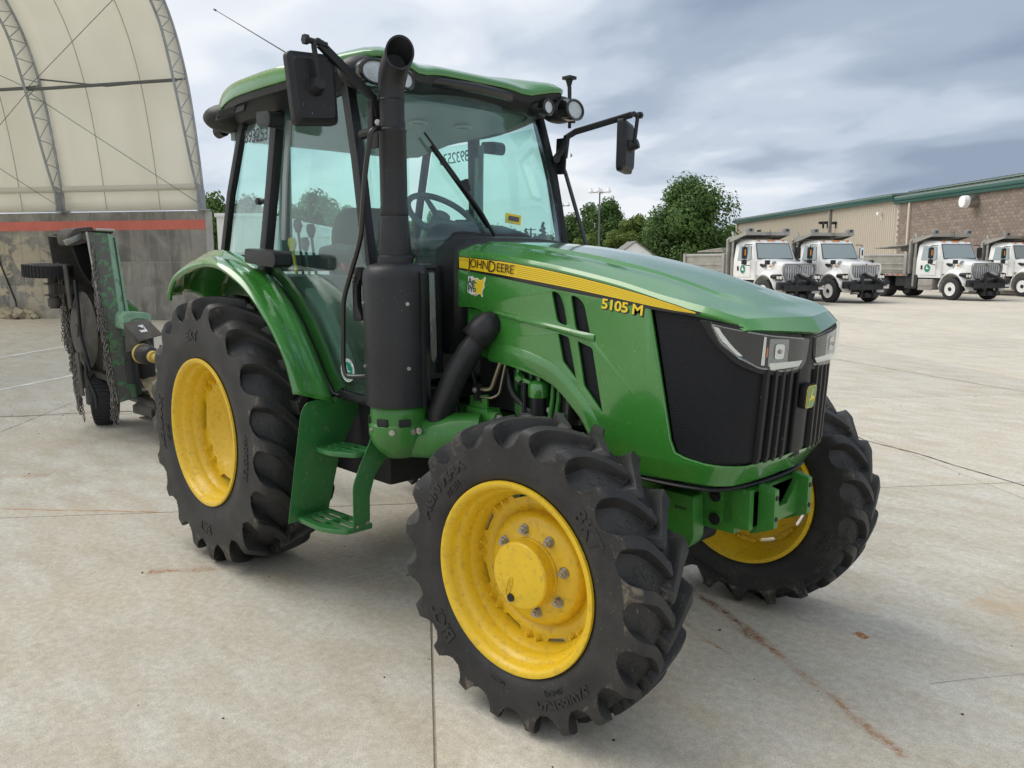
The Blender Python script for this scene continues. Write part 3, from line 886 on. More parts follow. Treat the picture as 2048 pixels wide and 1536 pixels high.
# badge
BG = thing_part = link('badge', fill2d([rnd([(-.036, -.055), (.036, -.055), (.043, .03), (.036, .055), (-.036, .055), (-.043, .03)], .014)], .010, .002), TR)
bf = frame(Fm(SMAX, 1.183, .020), (0, 1, 0), (.10, 0, 1)) @ Matrix.Diagonal((.92, .80, 1, 1))
def onb(me_o, z, k_=1.0, material=None):
    me_ = me_o.data
    for v in me_.vertices: v.co = bf @ Vector((v.co.x * k_, v.co.y * k_, v.co.z + z))
    me_.materials.clear(); me_.materials.append(M[material])
onb(BG, 0, 1, 'black')
o = link('badge_rim', fill2d([rnd([(-.034, -.053), (.034, -.053), (.041, .03), (.034, .053), (-.034, .053), (-.041, .03)], .014)], .001), BG); onb(o, .0135, .98, 'decal_yellow')
o = link('badge_field', fill2d([rnd([(-.034, -.053), (.034, -.053), (.041, .03), (.034, .053), (-.034, .053), (-.041, .03)], .014)], .001), BG); onb(o, .0150, .92, 'green')
DEER = [(.030, .002), (.026, .014), (.027, .004), (.014, .003), (.004, .010), (-.001, .018), (.001, .026), (-.007, .028), (-.011, .024), (-.008, .021), (-.007, .012), (-.010, .002), (-.014, -.004), (-.026, -.008), (-.030, -.018), (-.026, -.017), (-.022, -.011), (-.010, -.011), (-.016, -.018), (-.024, -.026), (-.022, -.028), (-.012, -.019), (-.004, -.010), (.008, -.011), (.014, -.018), (.018, -.030), (.022, -.032), (.020, -.016), (.024, -.008), (.030, -.012), (.033, -.024), (.036, -.024), (.033, -.008)]
o = link('badge_stag', fill2d([[(x * .95, y * 1.25 - .002) for x, y in DEER]], .0006), BG); onb(o, .0165, .78, 'decal_yellow')
for q, (ax, ay) in enumerate((((.000, .030), (.006, .047)), ((-.003, .032), (-.007, .049)), ((.003, .038), (.014, .044)), ((-.005, .040), (-.015, .045)))):
    m_ = MB(); m_.tube([bf @ Vector((ax[0] * .78, ax[1] * .78, .0168)), bf @ Vector((ay[0] * .78, ay[1] * .78, .0168))], .0009, 6); m_.build('antler', 'decal_yellow', BG)

# headlights
M['lamp_trim'] = mat('darkened_chrome_trim', (.30, .31, .32), .18, metal=.9)  # plain chrome, its colour darkened to stand in for dark reflections
M['lamp_dark'] = mat('headlamp_interior', (0.008, 0.009, 0.010), .35, spec=.3)
for sd_ in (-1, 1):
    hl = link('headlight', fill2d([rnd([(2.735, 1.470), (2.90, 1.444), (3.00, 1.428), (3.228, 1.406), (3.222, 1.300), (3.19, 1.276), (3.08, 1.272), (2.945, 1.292), (2.865, 1.326), (2.79, 1.392)], [.01, .0, .0, .008, .0, .03, .0, .03, .03, .03])], .004, .003, CUTS), TR)
    me_ = hl.data
    for v in me_.vertices: v.co = Fm(v.co.x, v.co.y, -.006 + v.co.z, sd_)
    me_.materials.append(M['black']); me_.shade_smooth(); me_.set_sharp_from_angle(angle=R(35))
    def hp(name, pts, off, mt, r=.008, th=.001):
        me = fill2d([rnd(pts, r)], th, 0, CUTS); return on_flank(me, off, sd_, name, mt, hl, 40)
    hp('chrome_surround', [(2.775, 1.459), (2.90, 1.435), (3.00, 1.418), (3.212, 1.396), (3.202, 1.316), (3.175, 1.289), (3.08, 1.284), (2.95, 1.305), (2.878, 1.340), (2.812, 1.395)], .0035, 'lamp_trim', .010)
    hp('lamp_housing', [(2.785, 1.453), (2.90, 1.430), (3.00, 1.413), (3.207, 1.391), (3.197, 1.319), (3.172, 1.294), (3.08, 1.289), (2.952, 1.310), (2.883, 1.345), (2.820, 1.396)], .0065, 'lamp_dark', .010)
    hp('side_reflector', [(2.787, 1.450), (2.806, 1.446), (2.838, 1.400), (2.884, 1.350), (2.868, 1.356), (2.822, 1.398)], .0090, 'chrome', .006)
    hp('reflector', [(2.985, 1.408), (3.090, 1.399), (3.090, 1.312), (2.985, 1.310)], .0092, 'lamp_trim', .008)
    hp('beam_reflector', [(3.012, 1.388), (3.060, 1.384), (3.060, 1.334), (3.012, 1.335)], .0132, 'chrome', .012)
    hp('turn_indicator', [(2.972, 1.378), (2.978, 1.378), (2.978, 1.345), (2.972, 1.345)], .0120, 'orange', .003)
    hp('lamp_fin', [(2.955, 1.416), (2.966, 1.415), (2.968, 1.316), (2.950, 1.318)], .0105, 'chrome', .002)
    hp('lamp_base_reflector', [(2.99, 1.322), (3.190, 1.318), (3.165, 1.298), (3.00, 1.298)], .0100, 'chrome', .006)
    m_ = MB(); c_ = Fm(3.036, 1.360, .0150, sd_); nrm = (Fm(3.036, 1.360, .02, sd_) - c_).normalized()
    fr_ = frame(c_, Vector((0, 0, 1)).cross(nrm), (0, 0, 1))
    m_.lathe([(.008, .0), (.007, .004), (0, .005)], axis='z', n=16); m_.xf(fr_); m_.build('bulb_shield', 'steel', hl, smooth=60)
    hp('lens', [(2.777, 1.457), (2.90, 1.434), (3.00, 1.417), (3.211, 1.395), (3.201, 1.317), (3.174, 1.290), (3.08, 1.285), (2.95, 1.306), (2.879, 1.341), (2.813, 1.394)], .0190, 'lens', .010, .0008)

# black seal under the bonnet lip
mb = MB()
pth = [Fm(s_, .868, -.012) for s_ in [2.38, 2.45] + [2.5 + q * .04 for q in range(19)] if s_ < SMAX] 
pth = pth + [Vector((p_.x, -p_.y, p_.z)) for p_ in pth[::-1]]
pth = [p_ + Vector((0, 0, -.010)) for p_ in pth]
mb.tube(pth, .015, 8, flat=(1, .6)); mb.build('bonnet_seal', 'black', TR, smooth=60)
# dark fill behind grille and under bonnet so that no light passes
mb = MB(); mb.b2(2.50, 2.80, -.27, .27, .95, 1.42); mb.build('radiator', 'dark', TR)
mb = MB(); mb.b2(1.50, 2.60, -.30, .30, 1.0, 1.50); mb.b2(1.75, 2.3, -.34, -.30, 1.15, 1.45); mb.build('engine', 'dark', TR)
# louvred green inner panel behind the arch
mb = MB(); mb.prism([(2.27, .84), (2.27, 1.09), (2.30, 1.09), (2.42, .95), (2.42, .84)], -.372, -.366); o = mb.build('inner_guard', 'green', TR)
for q in range(9):
    m_ = MB(); m_.box((2.290 + q * .0125, -.3745, 1.040 - q * .014), (.005, .003, .048), rot=(0, R(14), 0)); m_.build('louvre_slot', 'dark', o)

# ---------------- frame, weight bracket, front axle
mb = MB()
for s_ in (-1, 1):
    mb.b2(1.75, 2.80, s_ * .205, s_ * .155, .665, .850)
mb.b2(2.74, 2.86, -.205, .205, .690, .845)
mb.prism([(2.80, .69), (2.80, .845), (2.86, .845), (2.86, .69)], -.19, .19)
FRM = mb.build('front_frame', 'green_dull', TR, bevel=.012)
for s_ in (-1, 1):
    m_ = MB(); m_.prism(rnd([(2.83, .66), (2.925, .70), (2.925, .845), (2.86, .86)], .006), s_ * .145, s_ * .115, 'y'); o = m_.build('weight_bracket', 'green_dull', TR, bevel=.004)
    for zz in (.735, .815):
        m_ = MB(); m_.tube([(2.915, s_ * .130, zz), (2.9275, s_ * .130, zz)], .0095, 16); m_.build('bracket_hole', 'dark', o)
m_ = MB(); m_.prism([(.115, .70), (.115, .83), (.03, .755), (-.03, .755), (-.115, .83), (-.115, .70)], 2.858, 2.885, 'x'); m_.build('bracket_web', 'green_dull', TR, bevel=.004)
bm_ = MB(); bolt(bm_, (0, 0, 0), .016, .014, (0, -1, 0)); bbm = bm_.mesh('frame_bolt', 'black', 30)
for (x_, z_) in ((2.72, .80), (2.72, .71), (2.56, .81), (2.56, .72)):
    m_ = MB(); m_.tube([(x_, -.2055, z_), (x_, -.213, z_)], .027, 20); m_.build('bolt_boss', 'green_dull', FRM)
    link('frame_bolt', bbm, FRM, (x_, -.212, z_))
mb = MB()  # front axle beam and centre housing
mb.tube([(2.335, -.60, .56), (2.335, -.30, .555), (2.335, -.16, .54), (2.335, 0, .53), (2.335, .16, .54), (2.335, .30, .555), (2.335, .60, .56)], [.055, .062, .085, .135, .12, .062, .055], 24)
AX = mb.build('front_axle', 'green_dull', TR, smooth=50)
for s_ in (-1, 1):
    m_ = MB(); m_.tube([(2.335, s_ * .56, .42), (2.335, s_ * .56, .70)], [.06, .055], 20); m_.box((2.335, s_ * .60, .56), (.16, .10, .22)); m_.build('steering_knuckle', 'green_dull', TR, bevel=.012)
m_ = MB(); m_.prism(rnd([(2.50, .80), (2.67, .80), (2.68, .62), (2.61, .565), (2.54, .575), (2.49, .66)], [.01, .01, .05, .05, .05, .05]), -.285, -.215); o = m_.build('front_cover', 'green_dull', TR, bevel=.008)
text_on('R196941', 'cast_lettering', .016, frame((2.62, -.2862, .745), (1, 0, 0), (0, 0, 1)), 'black', o, .0003)
m_ = MB(); m_.b2(2.47, 2.55, -.25, -.17, .70, .80); m_.tube([(2.475, -.26, .735), (2.475, -.30, .735)], .011, 12); m_.build('steering_bracket', 'green_dull', TR, bevel=.006)
m_ = MB(); m_.tube([(2.43, -.50, .50), (2.43, .50, .50)], .022, 14); m_.tube([(2.43, -.22, .50), (2.43, .22, .50)], .040, 18); m_.build('steering_cylinder', 'black', TR)

# ---------------- drivetrain underneath
mb = MB()
mb.b2(1.10, 1.80, -.26, .26, .50, .98); mb.b2(-.1, 1.12, -.22, .22, .52, .98); mb.b2(1.78, 2.25, -.19, .19, .52, .9)
mb.prism([(1.25, .50), (1.75, .50), (1.70, .40), (1.32, .40)], -.2, .2)
DT = mb.build('transmission', 'green_dark', TR, bevel=.02)
m_ = MB(); m_.b2(1.38, 1.56, -.275, -.262, .60, .76); m_.build('housing_cover', 'green_dark', DT, bevel=.006)
m_ = MB(); m_.b2(1.62, 1.74, -.275, -.262, .58, .72); m_.build('housing_cover', 'green_dark', DT, bevel=.006)
mb = MB(); mb.tube([(0, -.74, .742), (0, -.62, .742), (0, -.3, .742), (0, .3, .742), (0, .62, .742), (0, .74, .742)], [.13, .11, .16, .16, .11, .13], 28); mb.build('rear_axle', 'green_dark', TR, smooth=50)
m_ = MB(); m_.b2(.15, 1.18, -.60, -.24, .60, 1.02); m_.b2(.2, 1.3, -.70, .70, 1.00, 1.07); m_.build('cab_floor', 'dark', TR, bevel=.02)
m_ = MB(); m_.b2(.40, .98, .30, .66, .50, .98); m_.build('fuel_tank', 'black', TR, bevel=.04)
# hydraulic pipes seen behind the steps
for q, (z_, x_) in enumerate(((.93, 0), (.885, .01), (.84, .0))):
    m_ = MB(); m_.tube([(.75, -.30, z_ - .12), (1.0, -.46, z_ - .04), (1.18, -.50, z_)], .009, 8, smooth=.05); m_.build('hydraulic_pipe', 'pipe', TR, smooth=60)
m_ = MB(); m_.tube([(1.16, -.50, .86), (1.10, -.48, .72), (1.05, -.44, .70), (1.06, -.40, .84)], .006, 8, smooth=.04); m_.build('hydraulic_pipe', 'black', TR, smooth=60)
m_ = MB(); m_.tube([(1.60, -.24, .46), (1.60, -.24, .50)], .05, 6); m_.tube([(1.02, -.22, .50), (1.02, -.22, .58)], .045, 12); m_.build('drain_plug', 'dark', TR)

# engine bay parts seen under the arch
m_ = MB(); m_.lathe([(.0, 1.172), (.026, 1.170), (.042, 1.160), (.046, 1.15), (.046, 1.108), (.043, 1.10)], c=(1.945, -.365, 0), n=32); m_.tube([(1.945, -.365, 1.17), (1.945, -.365, 1.185)], .012, 6)
m_.tube([(1.90, -.365, 1.155), (1.86, -.37, 1.165), (1.83, -.37, 1.19), (1.80, -.36, 1.27)], .010, 10, smooth=.03)
FF = m_.build('fuel_filter_head', 'green', TR, smooth=35)
m_ = MB(); m_.lathe([(.036, 1.10), (.036, 1.02), (.028, 1.0), (0, 1.0)], c=(1.945, -.365, 0), n=24); m_.build('fuel_filter_bowl', 'black', TR)
m_ = MB(); m_.tube([(1.830, -.375, 1.165), (1.850, -.375, 1.185)], .020, 6); m_.build('pipe_nut', 'green', FF)
m_ = MB(); m_.tube([(1.865, -.37, 1.15), (1.865, -.37, 1.0)], .012, 10); m_.build('fuel_hose', 'black', TR)
for x_ in (2.02, 2.055):
    m_ = MB(); m_.tube([(x_, -.35, 1.22), (x_, -.36, 1.1), (x_ - .012, -.37, .98)], .010, 8); m_.build('green_pipe', 'green_dull', TR)
m_ = MB(); m_.lathe([(0, 1.20), (.05, 1.20), (.052, 1.05), (.048, 1.01), (0, 1.0)], c=(2.13, -.34, 0), n=28); m_.build('oil_filter', 'black_gloss', TR)
m_ = MB()
m_.tube([(1.745, -.40, 1.235), (1.695, -.41, 1.11), (1.66, -.42, 1.105), (1.60, -.43, 1.105)], .010, 10, smooth=.03); m_.build('steel_pipe', 'pipe', TR, smooth=60)
m_ = MB(); m_.tube([(1.765, -.39, 1.225), (1.735, -.40, 1.09), (1.71, -.42, 1.072), (1.63, -.43, 1.073)], .006, 8, smooth=.02); m_.build('steel_pipe', 'pipe', TR, smooth=60)
m_ = MB(); m_.b2(1.625, 1.645, -.455, -.405, 1.055, 1.13); m_.build('pipe_clamp', 'black', TR, bevel=.003)
m_ = MB(); bolt(m_, (1.635, -.455, 1.105), .009, .012); m_.build('clamp_bolt', 'steel', TR)
m_ = MB(); m_.b2(1.56, 1.70, -.44, -.36, .93, 1.02); m_.prism(rnd([(1.565, 1.01), (1.565, 1.07), (1.68, 1.085), (1.68, 1.01)], .01), -.425, -.41); m_.tube([(1.70, -.42, .985), (1.75, -.42, .985)], .030, 16); o = m_.build('casting_lug', 'green_dull', TR, bevel=.006)
for x_ in (1.60, 1.645): 
    m_ = MB(); m_.tube([(x_, -.424, 1.05), (x_, -.427, 1.05)], .005, 10); m_.build('lug_hole', 'dark', o)
for p_ in ((1.755, -.42, .985), (1.58, -.445, .955)):
    m_ = MB(); bolt(m_, p_, .013, .018, (.6, -.8, 0)); m_.build('casting_bolt', 'steel', o)

# ---------------- exhaust
EX, EY = 1.345, -.66
m_ = MB()
m_.lathe([(.136, 1.032), (.147, 1.034), (.148, 1.05), (.148, 1.600), (.143, 1.630), (.125, 1.652), (.084, 1.664)], c=(EX, EY, 0), n=72)
MUF = m_.build('muffler', 'muffler', TR, smooth=40)
m_ = MB(); m_.prism([(EX + .1465, 1.035), (EX + .1465, 1.63), (EX + .155, 1.62), (EX + .155, 1.035)], EY + .02, EY + .04); m_.build('muffler_seam', 'muffler', MUF, bevel=.002)
for an, z_ in ((-112, 1.49), (-112, 1.21), (-18, 1.49), (-18, 1.21)):
    a = R(an); m_ = MB(); m_.tube([(EX + .147 * math.cos(a), EY + .147 * math.sin(a), z_), (EX + .154 * math.cos(a), EY + .154 * math.sin(a), z_)], .0085, 12)
    o = m_.build('shield_screw', 'steel', MUF)
m_ = MB()
m_.lathe([(.078, 1.655), (.079, 1.668), (.077, 1.692), (.070, 1.697), (.0715, 1.71), (.064, 1.84), (.062, 1.85), (.0625, 1.862), (.060, 1.866), (.0625, 1.870), (.0615, 1.90), (.0590, 1.912), (.0595, 2.22), (.0625, 2.224), (.0625, 2.230), (.0565, 2.236), (.0565, 2.262), (.0535, 2.275), (.0545, 2.36)], c=(EX, EY, 0), n=48)
bend = [(EX, EY, 2.352)]
for q in range(13):
    a = R(q * 4.6); bend.append((EX + .135 * (1 - math.cos(a)) * .97, EY - .135 * (1 - math.cos(a)) * .24, 2.385 + .135 * math.sin(a)))
last = Vector(bend[-1]); d_ = (last - Vector(bend[-2])).normalized(); bend.append(tuple(last + d_ * .02))
s0 = len(m_.v); m_.tube(bend, [.0545 + .007 * min(1, q / 8) for q in range(len(bend))], 40, cap=False)
cutn = Vector((.90, -.40, .10)).normalized()
def slide(p, e): return p - d_ * ((p - e).dot(cutn) / d_.dot(cutn))
e0 = Vector(bend[-1]) + d_ * .035
base_ring = [Vector(v) for v in m_.v[-40:]]
m_.rings([base_ring, [slide(p, e0) for p in base_ring]], cap=False)
STK = m_.build('exhaust_stack', 'muffler', MUF, smooth=40)
ce = Vector(bend[-1])
m_ = MB(); rg = [slide(p, e0) for p in base_ring]
ins = [slide(ce + (p - ce) * .88, e0) for p in base_ring]
m_.rings([rg, [p + d_ * .0012 for p in rg], [p + d_ * .0012 for p in ins], ins, [p - d_ * .09 for p in ins]], cap=False); m_.build('stack_rim', 'muffler', STK)
m_ = MB(); cc_ = [p - d_ * .089 for p in ins]; m_.add(cc_ + [p - d_ * .01 for p in cc_], [tuple(range(40)), tuple(range(79, 39, -1))]); m_.build('stack_bottom', 'dark', STK)
# weld bead
m_ = MB(); m_.lathe([(.0535, 2.352), (.0575, 2.356), (.0535, 2.360)], c=(EX, EY, 0), n=60)
for i_, v in enumerate(m_.v): m_.v[i_] = (v[0], v[1], v[2] + random.uniform(-.0015, .0015))
m_.build('weld_bead', 'muffler', STK, smooth=0)
# black intake elbow from bonnet down to the casting
m_ = MB()
m_.tube([(1.70, -.38, 1.405), (1.68, -.435, 1.385), (1.655, -.475, 1.33)], [.050, .062, .064], 32, cap=False, smooth=.02); o = m_.build('elbow_shroud', 'muffler', TR, smooth=60); solidify(o, .003)
m_ = MB(); m_.tube([(1.680, -.44, 1.375), (1.650, -.48, 1.30), (1.585, -.52, 1.18), (1.545, -.535, 1.09), (1.50, -.55, 1.0), (1.49, -.55, .93)], [.048, .049, .0495, .051, .054, .055], 36, smooth=.05); EL = m_.build('exhaust_elbow', 'muffler', TR, smooth=60)
m_ = MB(); m_.tube([(1.557, -.530, 1.118), (1.551, -.532, 1.106)], .0522, 36); m_.build('elbow_clamp', 'muffler', EL)
# green cast mount under the muffler
m_ = MB()
m_.lathe([(.120, 1.032), (.128, 1.02), (.130, .99), (.128, .955), (.138, .945), (.138, .90), (.122, .855), (.095, .82), (.06, .79), (0, .78)], c=(EX, EY, 0), n=48)
CST = m_.build('muffler_mount', 'green_dull', TR, smooth=35)
m_ = MB(); m_.tube([(EX - .02, EY + .02, .865), (1.46, -.575, .878), (1.56, -.50, .90), (1.66, -.43, .91)], [.085, .092, .098, .090], 36); m_.build('mount_arm', 'green_dull', CST, smooth=50)
for an in (-125, -70, -25):
    a = R(an); m_ = MB(); m_.box((EX + .131 * math.cos(a), EY + .131 * math.sin(a), .965), (.014, .055, .034), rot=(0, 0, a)); m_.build('mount_slot', 'dark', CST, bevel=.012)
m_ = MB(); m_.tube([(1.475, -.565, .955), (1.475, -.565, .968)], .026, 18); m_.build('mount_boss', 'green_dull', CST)
m_ = MB(); m_.tube([(1.44, -.50, .99), (1.50, -.50, 1.005)], .014, 12); m_.build('hose_end', 'steel', TR)

# panel gaps, hoses and small engine-bay parts
for sd_ in (-1, 1):
    m_ = MB(); m_.tube([Fm(s_, z_ + .0015, .0022, sd_) for s_, z_ in [(1.462, 1.636), (1.744, 1.602), (2.067, 1.560), (2.302, 1.532), (2.536, 1.503), (2.70, 1.483), (2.80, 1.467), (2.88, 1.447)]], .0022, 6); m_.build('panel_gap', 'dark', TR)
    m_ = MB(); m_.tube([Fm(2.955, .876, .0016, sd_), Fm(2.948, .952, .0016, sd_)], .0013, 5); m_.build('panel_gap', 'dark', TR)
    m_ = MB(); m_.tube([Fm(2.533, 1.500, .0012, sd_), Fm(2.638, 1.030, .0012, sd_), Fm(2.66, .985, .0012, sd_), Fm(2.70, .970, .0012, sd_), Fm(2.80, .957, .0012, sd_), Fm(2.95, .953, .0012, sd_)], .0035, 6); m_.build('grille_edge', 'green', TR, smooth=60)
for pth, r_, mt in (([(1.74, -.36, 1.22), (1.78, -.37, 1.10), (1.86, -.36, 1.04), (1.95, -.35, 1.00)], .014, 'black'), ([(2.08, -.33, 1.20), (2.10, -.35, 1.12), (2.20, -.34, 1.04)], .016, 'black'), ([(1.72, -.34, 1.16), (1.85, -.35, 1.13), (2.0, -.34, 1.16)], .007, 'black'),
                    ([(1.50, -.36, 1.20), (1.56, -.38, 1.10), (1.60, -.40, 1.0), (1.58, -.38, .92)], .010, 'black'), ([(1.30, -.30, 1.15), (1.38, -.36, 1.05), (1.42, -.38, .95)], .018, 'black'), ([(.95, -.40, .86), (1.06, -.46, .80), (1.14, -.48, .70), (1.12, -.40, .62)], .009, 'black'), ([(.9, -.36, .92), (1.05, -.44, .90), (1.2, -.46, .84)], .006, 'pipe')):
    m_ = MB(); m_.tube(pth, r_, 10, smooth=.04); m_.build('engine_hose', mt, TR, smooth=60)
for x_, z_ in ((1.80, 1.08), (2.00, 1.05), (1.86, 1.15)):
    m_ = MB(); m_.tube([(x_, -.345, z_), (x_, -.365, z_)], .012, 6); m_.build('engine_bolt', 'steel', TR)
for q in range(5):
    m_ = MB(); m_.b2(1.78 + q * .045, 1.80 + q * .045, -.352, -.335, 1.03, 1.20); m_.build('engine_fin', 'green_dark', TR, bevel=.003)
m_ = MB(); m_.tube([(1.84, -.33, 1.03), (1.84, -.375, 1.03)], .035, 20); m_.build('engine_cover', 'green_dark', TR, bevel=.004)
for an in (-150, -100, -50, -10):
    a = R(an); m_ = MB(); bolt(m_, (EX + .136 * math.cos(a), EY + .136 * math.sin(a), .925), .009, .010, (math.cos(a), math.sin(a), 0)); m_.build('mount_bolt', 'steel', CST)
for p_, q_ in (((1.50, -.665, .93), (.3, -.95, 0)), ((1.58, -.59, .86), (.4, -.9, -.2))):
    m_ = MB(); bolt(m_, p_, .010, .010, q_); m_.build('arm_bolt', 'steel', CST)

# ------------------------------------------------------------------ cab
def both(fn):
    for s_ in (-1, 1): fn(s_)
def bar(name, path, w, d_, material, parent, bevel=.004, up=(0, 1, 0)):
    # rectangular bar along a path; w measured along 'up', d_ across
    mb = MB(); pts = [Vector(p) for p in path]; rr = []
    for i, p in enumerate(pts):
        t_ = (pts[min(i + 1, len(pts) - 1)] - pts[max(i - 1, 0)]).normalized()
        u_ = Vector(up); u_ = (u_ - t_ * u_.dot(t_)).normalized(); v_ = t_.cross(u_)
        rr.append([p + u_ * w / 2 + v_ * d_ / 2, p - u_ * w / 2 + v_ * d_ / 2, p - u_ * w / 2 - v_ * d_ / 2, p + u_ * w / 2 - v_ * d_ / 2])
    mb.rings(rr); return mb.build(name, material, parent, bevel=bevel, smooth=40)
def pane(name, pts, parent, th=.005, material='glass'):
    mb = MB(); a = Vector(pts[0]); nrm = (Vector(pts[1]) - a).cross(Vector(pts[-1]) - a).normalized()
    mb.slab(pts, nrm * th); return mb.build(name, material, parent, smooth=0)

CAB = MB(); CAB.b2(.10, 1.16, -.60, .60, 1.04, 1.10)
CAB = CAB.build('cab_base', 'black', TR, bevel=.02)
SEAM = [(-.30, 1.705), (-.10, 1.702), (.08, 1.668), (.30, 1.605), (.42, 1.545), (.545, 1.455), (.66, 1.345), (.765, 1.215), (.85, 1.100), (.915, 1.030)]
def cabside(s):
    Y = lambda z: s * (.735 - (max(0, z - 1.7) * .095))
    bar('rear_pillar', [(-.30, s * .69, 1.70), (-.20, s * .675, 2.05), (-.06, s * .645, 2.44)], .035, .045, 'black', TR)
    bar('door_pillar', [(.285, Y(1.6), 1.60), (.305, Y(1.73), 1.75), (.335, Y(2.05), 2.05), (.372, Y(2.42), 2.44)], .05, .060, 'black', TR)
    bar('front_pillar', [(1.24, s * .655, 1.08), (1.19, s * .665, 1.45), (1.13, s * .662, 1.80), (1.06, s * .650, 2.15), (.965, s * .632, 2.48)], .045, .055, 'black', TR)
    bar('door_frame', [(.955, s * .722, 1.045), (1.10, s * .715, 1.035), (1.26, s * .675, 1.045)], .03, .030, 'black', TR, up=(0, 0, 1))
    # rubber bead and painted wall along the mudguard seam
    mb = MB(); mb.tube([(x, s * .737, z + .004) for x, z in SEAM] + [(.965, s * .73, 1.030)], .011, 10, smooth=0); mb.build('seam_bead', 'black', TR, smooth=60)
    mb = MB(); rr = []
    for i, (x, z) in enumerate(SEAM[2:]):
        rr.append([(x + .008, s * .728, z + .010), (x + .050 + .01 * i / 8, s * .722, z + .040), (x + .052 + .01 * i / 8, s * .700, z + .040), (x + .008, s * .700, z)])
    mb.rings(rr); mb.build('seam_wall', 'green_dark', TR, smooth=50)
    # door glass
    dg = [(.335, s * .728, 1.66), (.335, s * .728, 1.78), (.37, s * .70, 2.10), (.405, s * .675, 2.415), (.975, s * .642, 2.43), (1.06, s * .665, 2.15), (1.135, s * .69, 1.80), (1.195, s * .70, 1.45), (1.225, s * .705, 1.06), (.99, s * .715, 1.060), (.90, s * .718, 1.150), (.81, s * .72, 1.270), (.70, s * .722, 1.395), (.585, s * .724, 1.500), (.46, s * .726, 1.590)]
    dg = [(x, s * (.722 - .052 * (z - 1.06)), z) for x, y, z in dg]
    pane('door_glass', dg, TR)
    pane('quarter_glass', [(-.255, s * .690, 1.72), (-.02, s * .652, 2.405), (.345, s * .68, 2.405), (.275, s * .726, 1.72)], TR)
    # corner glass beside the bonnet, with the two bars above it
    pane('corner_glass', [(1.255, s * .650, 1.10), (1.355, s * .430, 1.16), (1.345, s * .430, 1.62), (1.195, s * .655, 1.62)], TR)
    for z_ in (1.640, 1.615):
        m_ = MB(); m_.tube([(1.17, s * .66, z_), (1.34, s * .425, z_ + .004)], .013 if z_ > 1.63 else .009, 10); m_.build('corner_bar', 'black', TR)
    bar('corner_post', [(1.350, s * .425, 1.15), (1.345, s * .425, 1.63)], .03, .03, 'black', TR)
    # grab rail
    m_ = MB(); m_.tube([(1.325, s * .70, 2.240), (1.352, s * .775, 2.222), (1.315, s * .785, 2.05), (1.262, s * .782, 1.770), (1.108, s * .784, 1.500), (1.090, s * .784, 1.200), (1.110, s * .784, 1.145), (1.20, s * .76, 1.150), (1.245, s * .70, 1.155)] if s < 0 else [(1.0, .66, 2.25), (1.05, .715, 2.225), (1.09, .725, 2.19), (1.26, .73, 1.75), (1.27, .73, 1.2), (1.2, .70, 1.15)], .0115, 12, smooth=.05)
    m_.build('grab_rail', 'black_gloss', TR, smooth=60)
    m_ = MB(); m_.prism(rnd([(1.150, 1.400), (1.150, 1.640), (1.215, 1.650), (1.225, 1.610), (1.185, 1.560), (1.185, 1.470), (1.225, 1.410)], .02), s * .735, s * .762); h_ = m_.build('door_handle', 'black', TR, bevel=.008)
    m_ = MB(); bolt(m_, (1.162, s * .762, 1.60), .010, .008, (0, s, 0)); m_.build('handle_lock', 'steel', h_)
    m_ = MB(); m_.tube([(.30, s * .70, 1.985), (.235, s * .735, 1.985)], .014, 14); m_.tube([(.24, s * .72, 1.985), (.24, s * .745, 1.985)], .018, 14); m_.build('window_knob', 'black', TR)
    # turn lamp on the pillar
    m_ = MB(); m_.prism(rnd([(.315, 1.740), (.305, 1.665), (.61, 1.640), (.635, 1.66), (.635, 1.695), (.61, 1.72)], .025), s * .765, s * .865); o = m_.build('side_lamp', 'black', TR, bevel=.012)
    m_ = MB(); m_.b2(.634, .640, s * .785, s * .855, 1.655, 1.705); m_.build('lamp_lens', 'black_gloss', o)
    m_ = MB(); m_.prism(rnd([(.385, 2.415), (.385, 2.345), (.505, 2.325), (.525, 2.345), (.525, 2.385), (.505, 2.405)], .02), s * .715, s * .80); m_.build('door_lamp', 'black', TR, bevel=.010)
    # inner trim seen through the glass
    bar('door_trim', [(.405, s * .690, 1.78), (.425, s * .675, 2.10), (.455, s * .655, 2.38)], .012, .040, 'liner', TR)
both(cabside)
# windscreen: bowed sheet between the front pillars
mb = MB(); rr = []
for q in range(9):
    z = 1.68 + (2.50 - 1.68) * q / 8; xs = 1.165 - .20 * (q / 8) ** 1.4 ; hw_ = .650 - .022 * q / 8
    rr.append([(xs + .13 * (1 - (v / 10) ** 2), hw_ * v / 10, z + .012 * (1 - (v / 10) ** 2)) for v in range(-10, 11)])
mb.rings(rr, closed=False); o = mb.build('windscreen', 'glass', TR, smooth=60); solidify(o, .006)
# rear window frame and pane
bar('rear_header', [(-.26, -.62, 2.41), (-.26, .62, 2.41)], .10, .05, 'liner', TR, up=(0, 0, 1))
bar('rear_post', [(-.27, -.31, 1.62), (-.26, -.30, 2.38)], .075, .03, 'liner', TR)
bar('rear_sill', [(-.28, -.66, 1.66), (-.28, .66, 1.66)], .10, .05, 'interior', TR, up=(0, 0, 1))
pane('rear_glass', [(-.275, -.64, 1.70), (-.275, .64, 1.70), (-.245, .62, 2.38), (-.245, -.62, 2.38)], TR)
M['faint'] = mat('smoked_vinyl', (0.045, 0.055, 0.055), .6)
text_on('8932533', 'unit_number', .098, frame((.165, -.681, 2.335), (1, .01, -.02), (0, .05, 1)), 'faint', TR, .0004, spacing=.9)
text_on('8932533', 'unit_number', .098, frame((.160, .681, 2.330), (-1, .01, -.02), (0, -.05, 1)), 'faint', TR, .0004, spacing=.9)
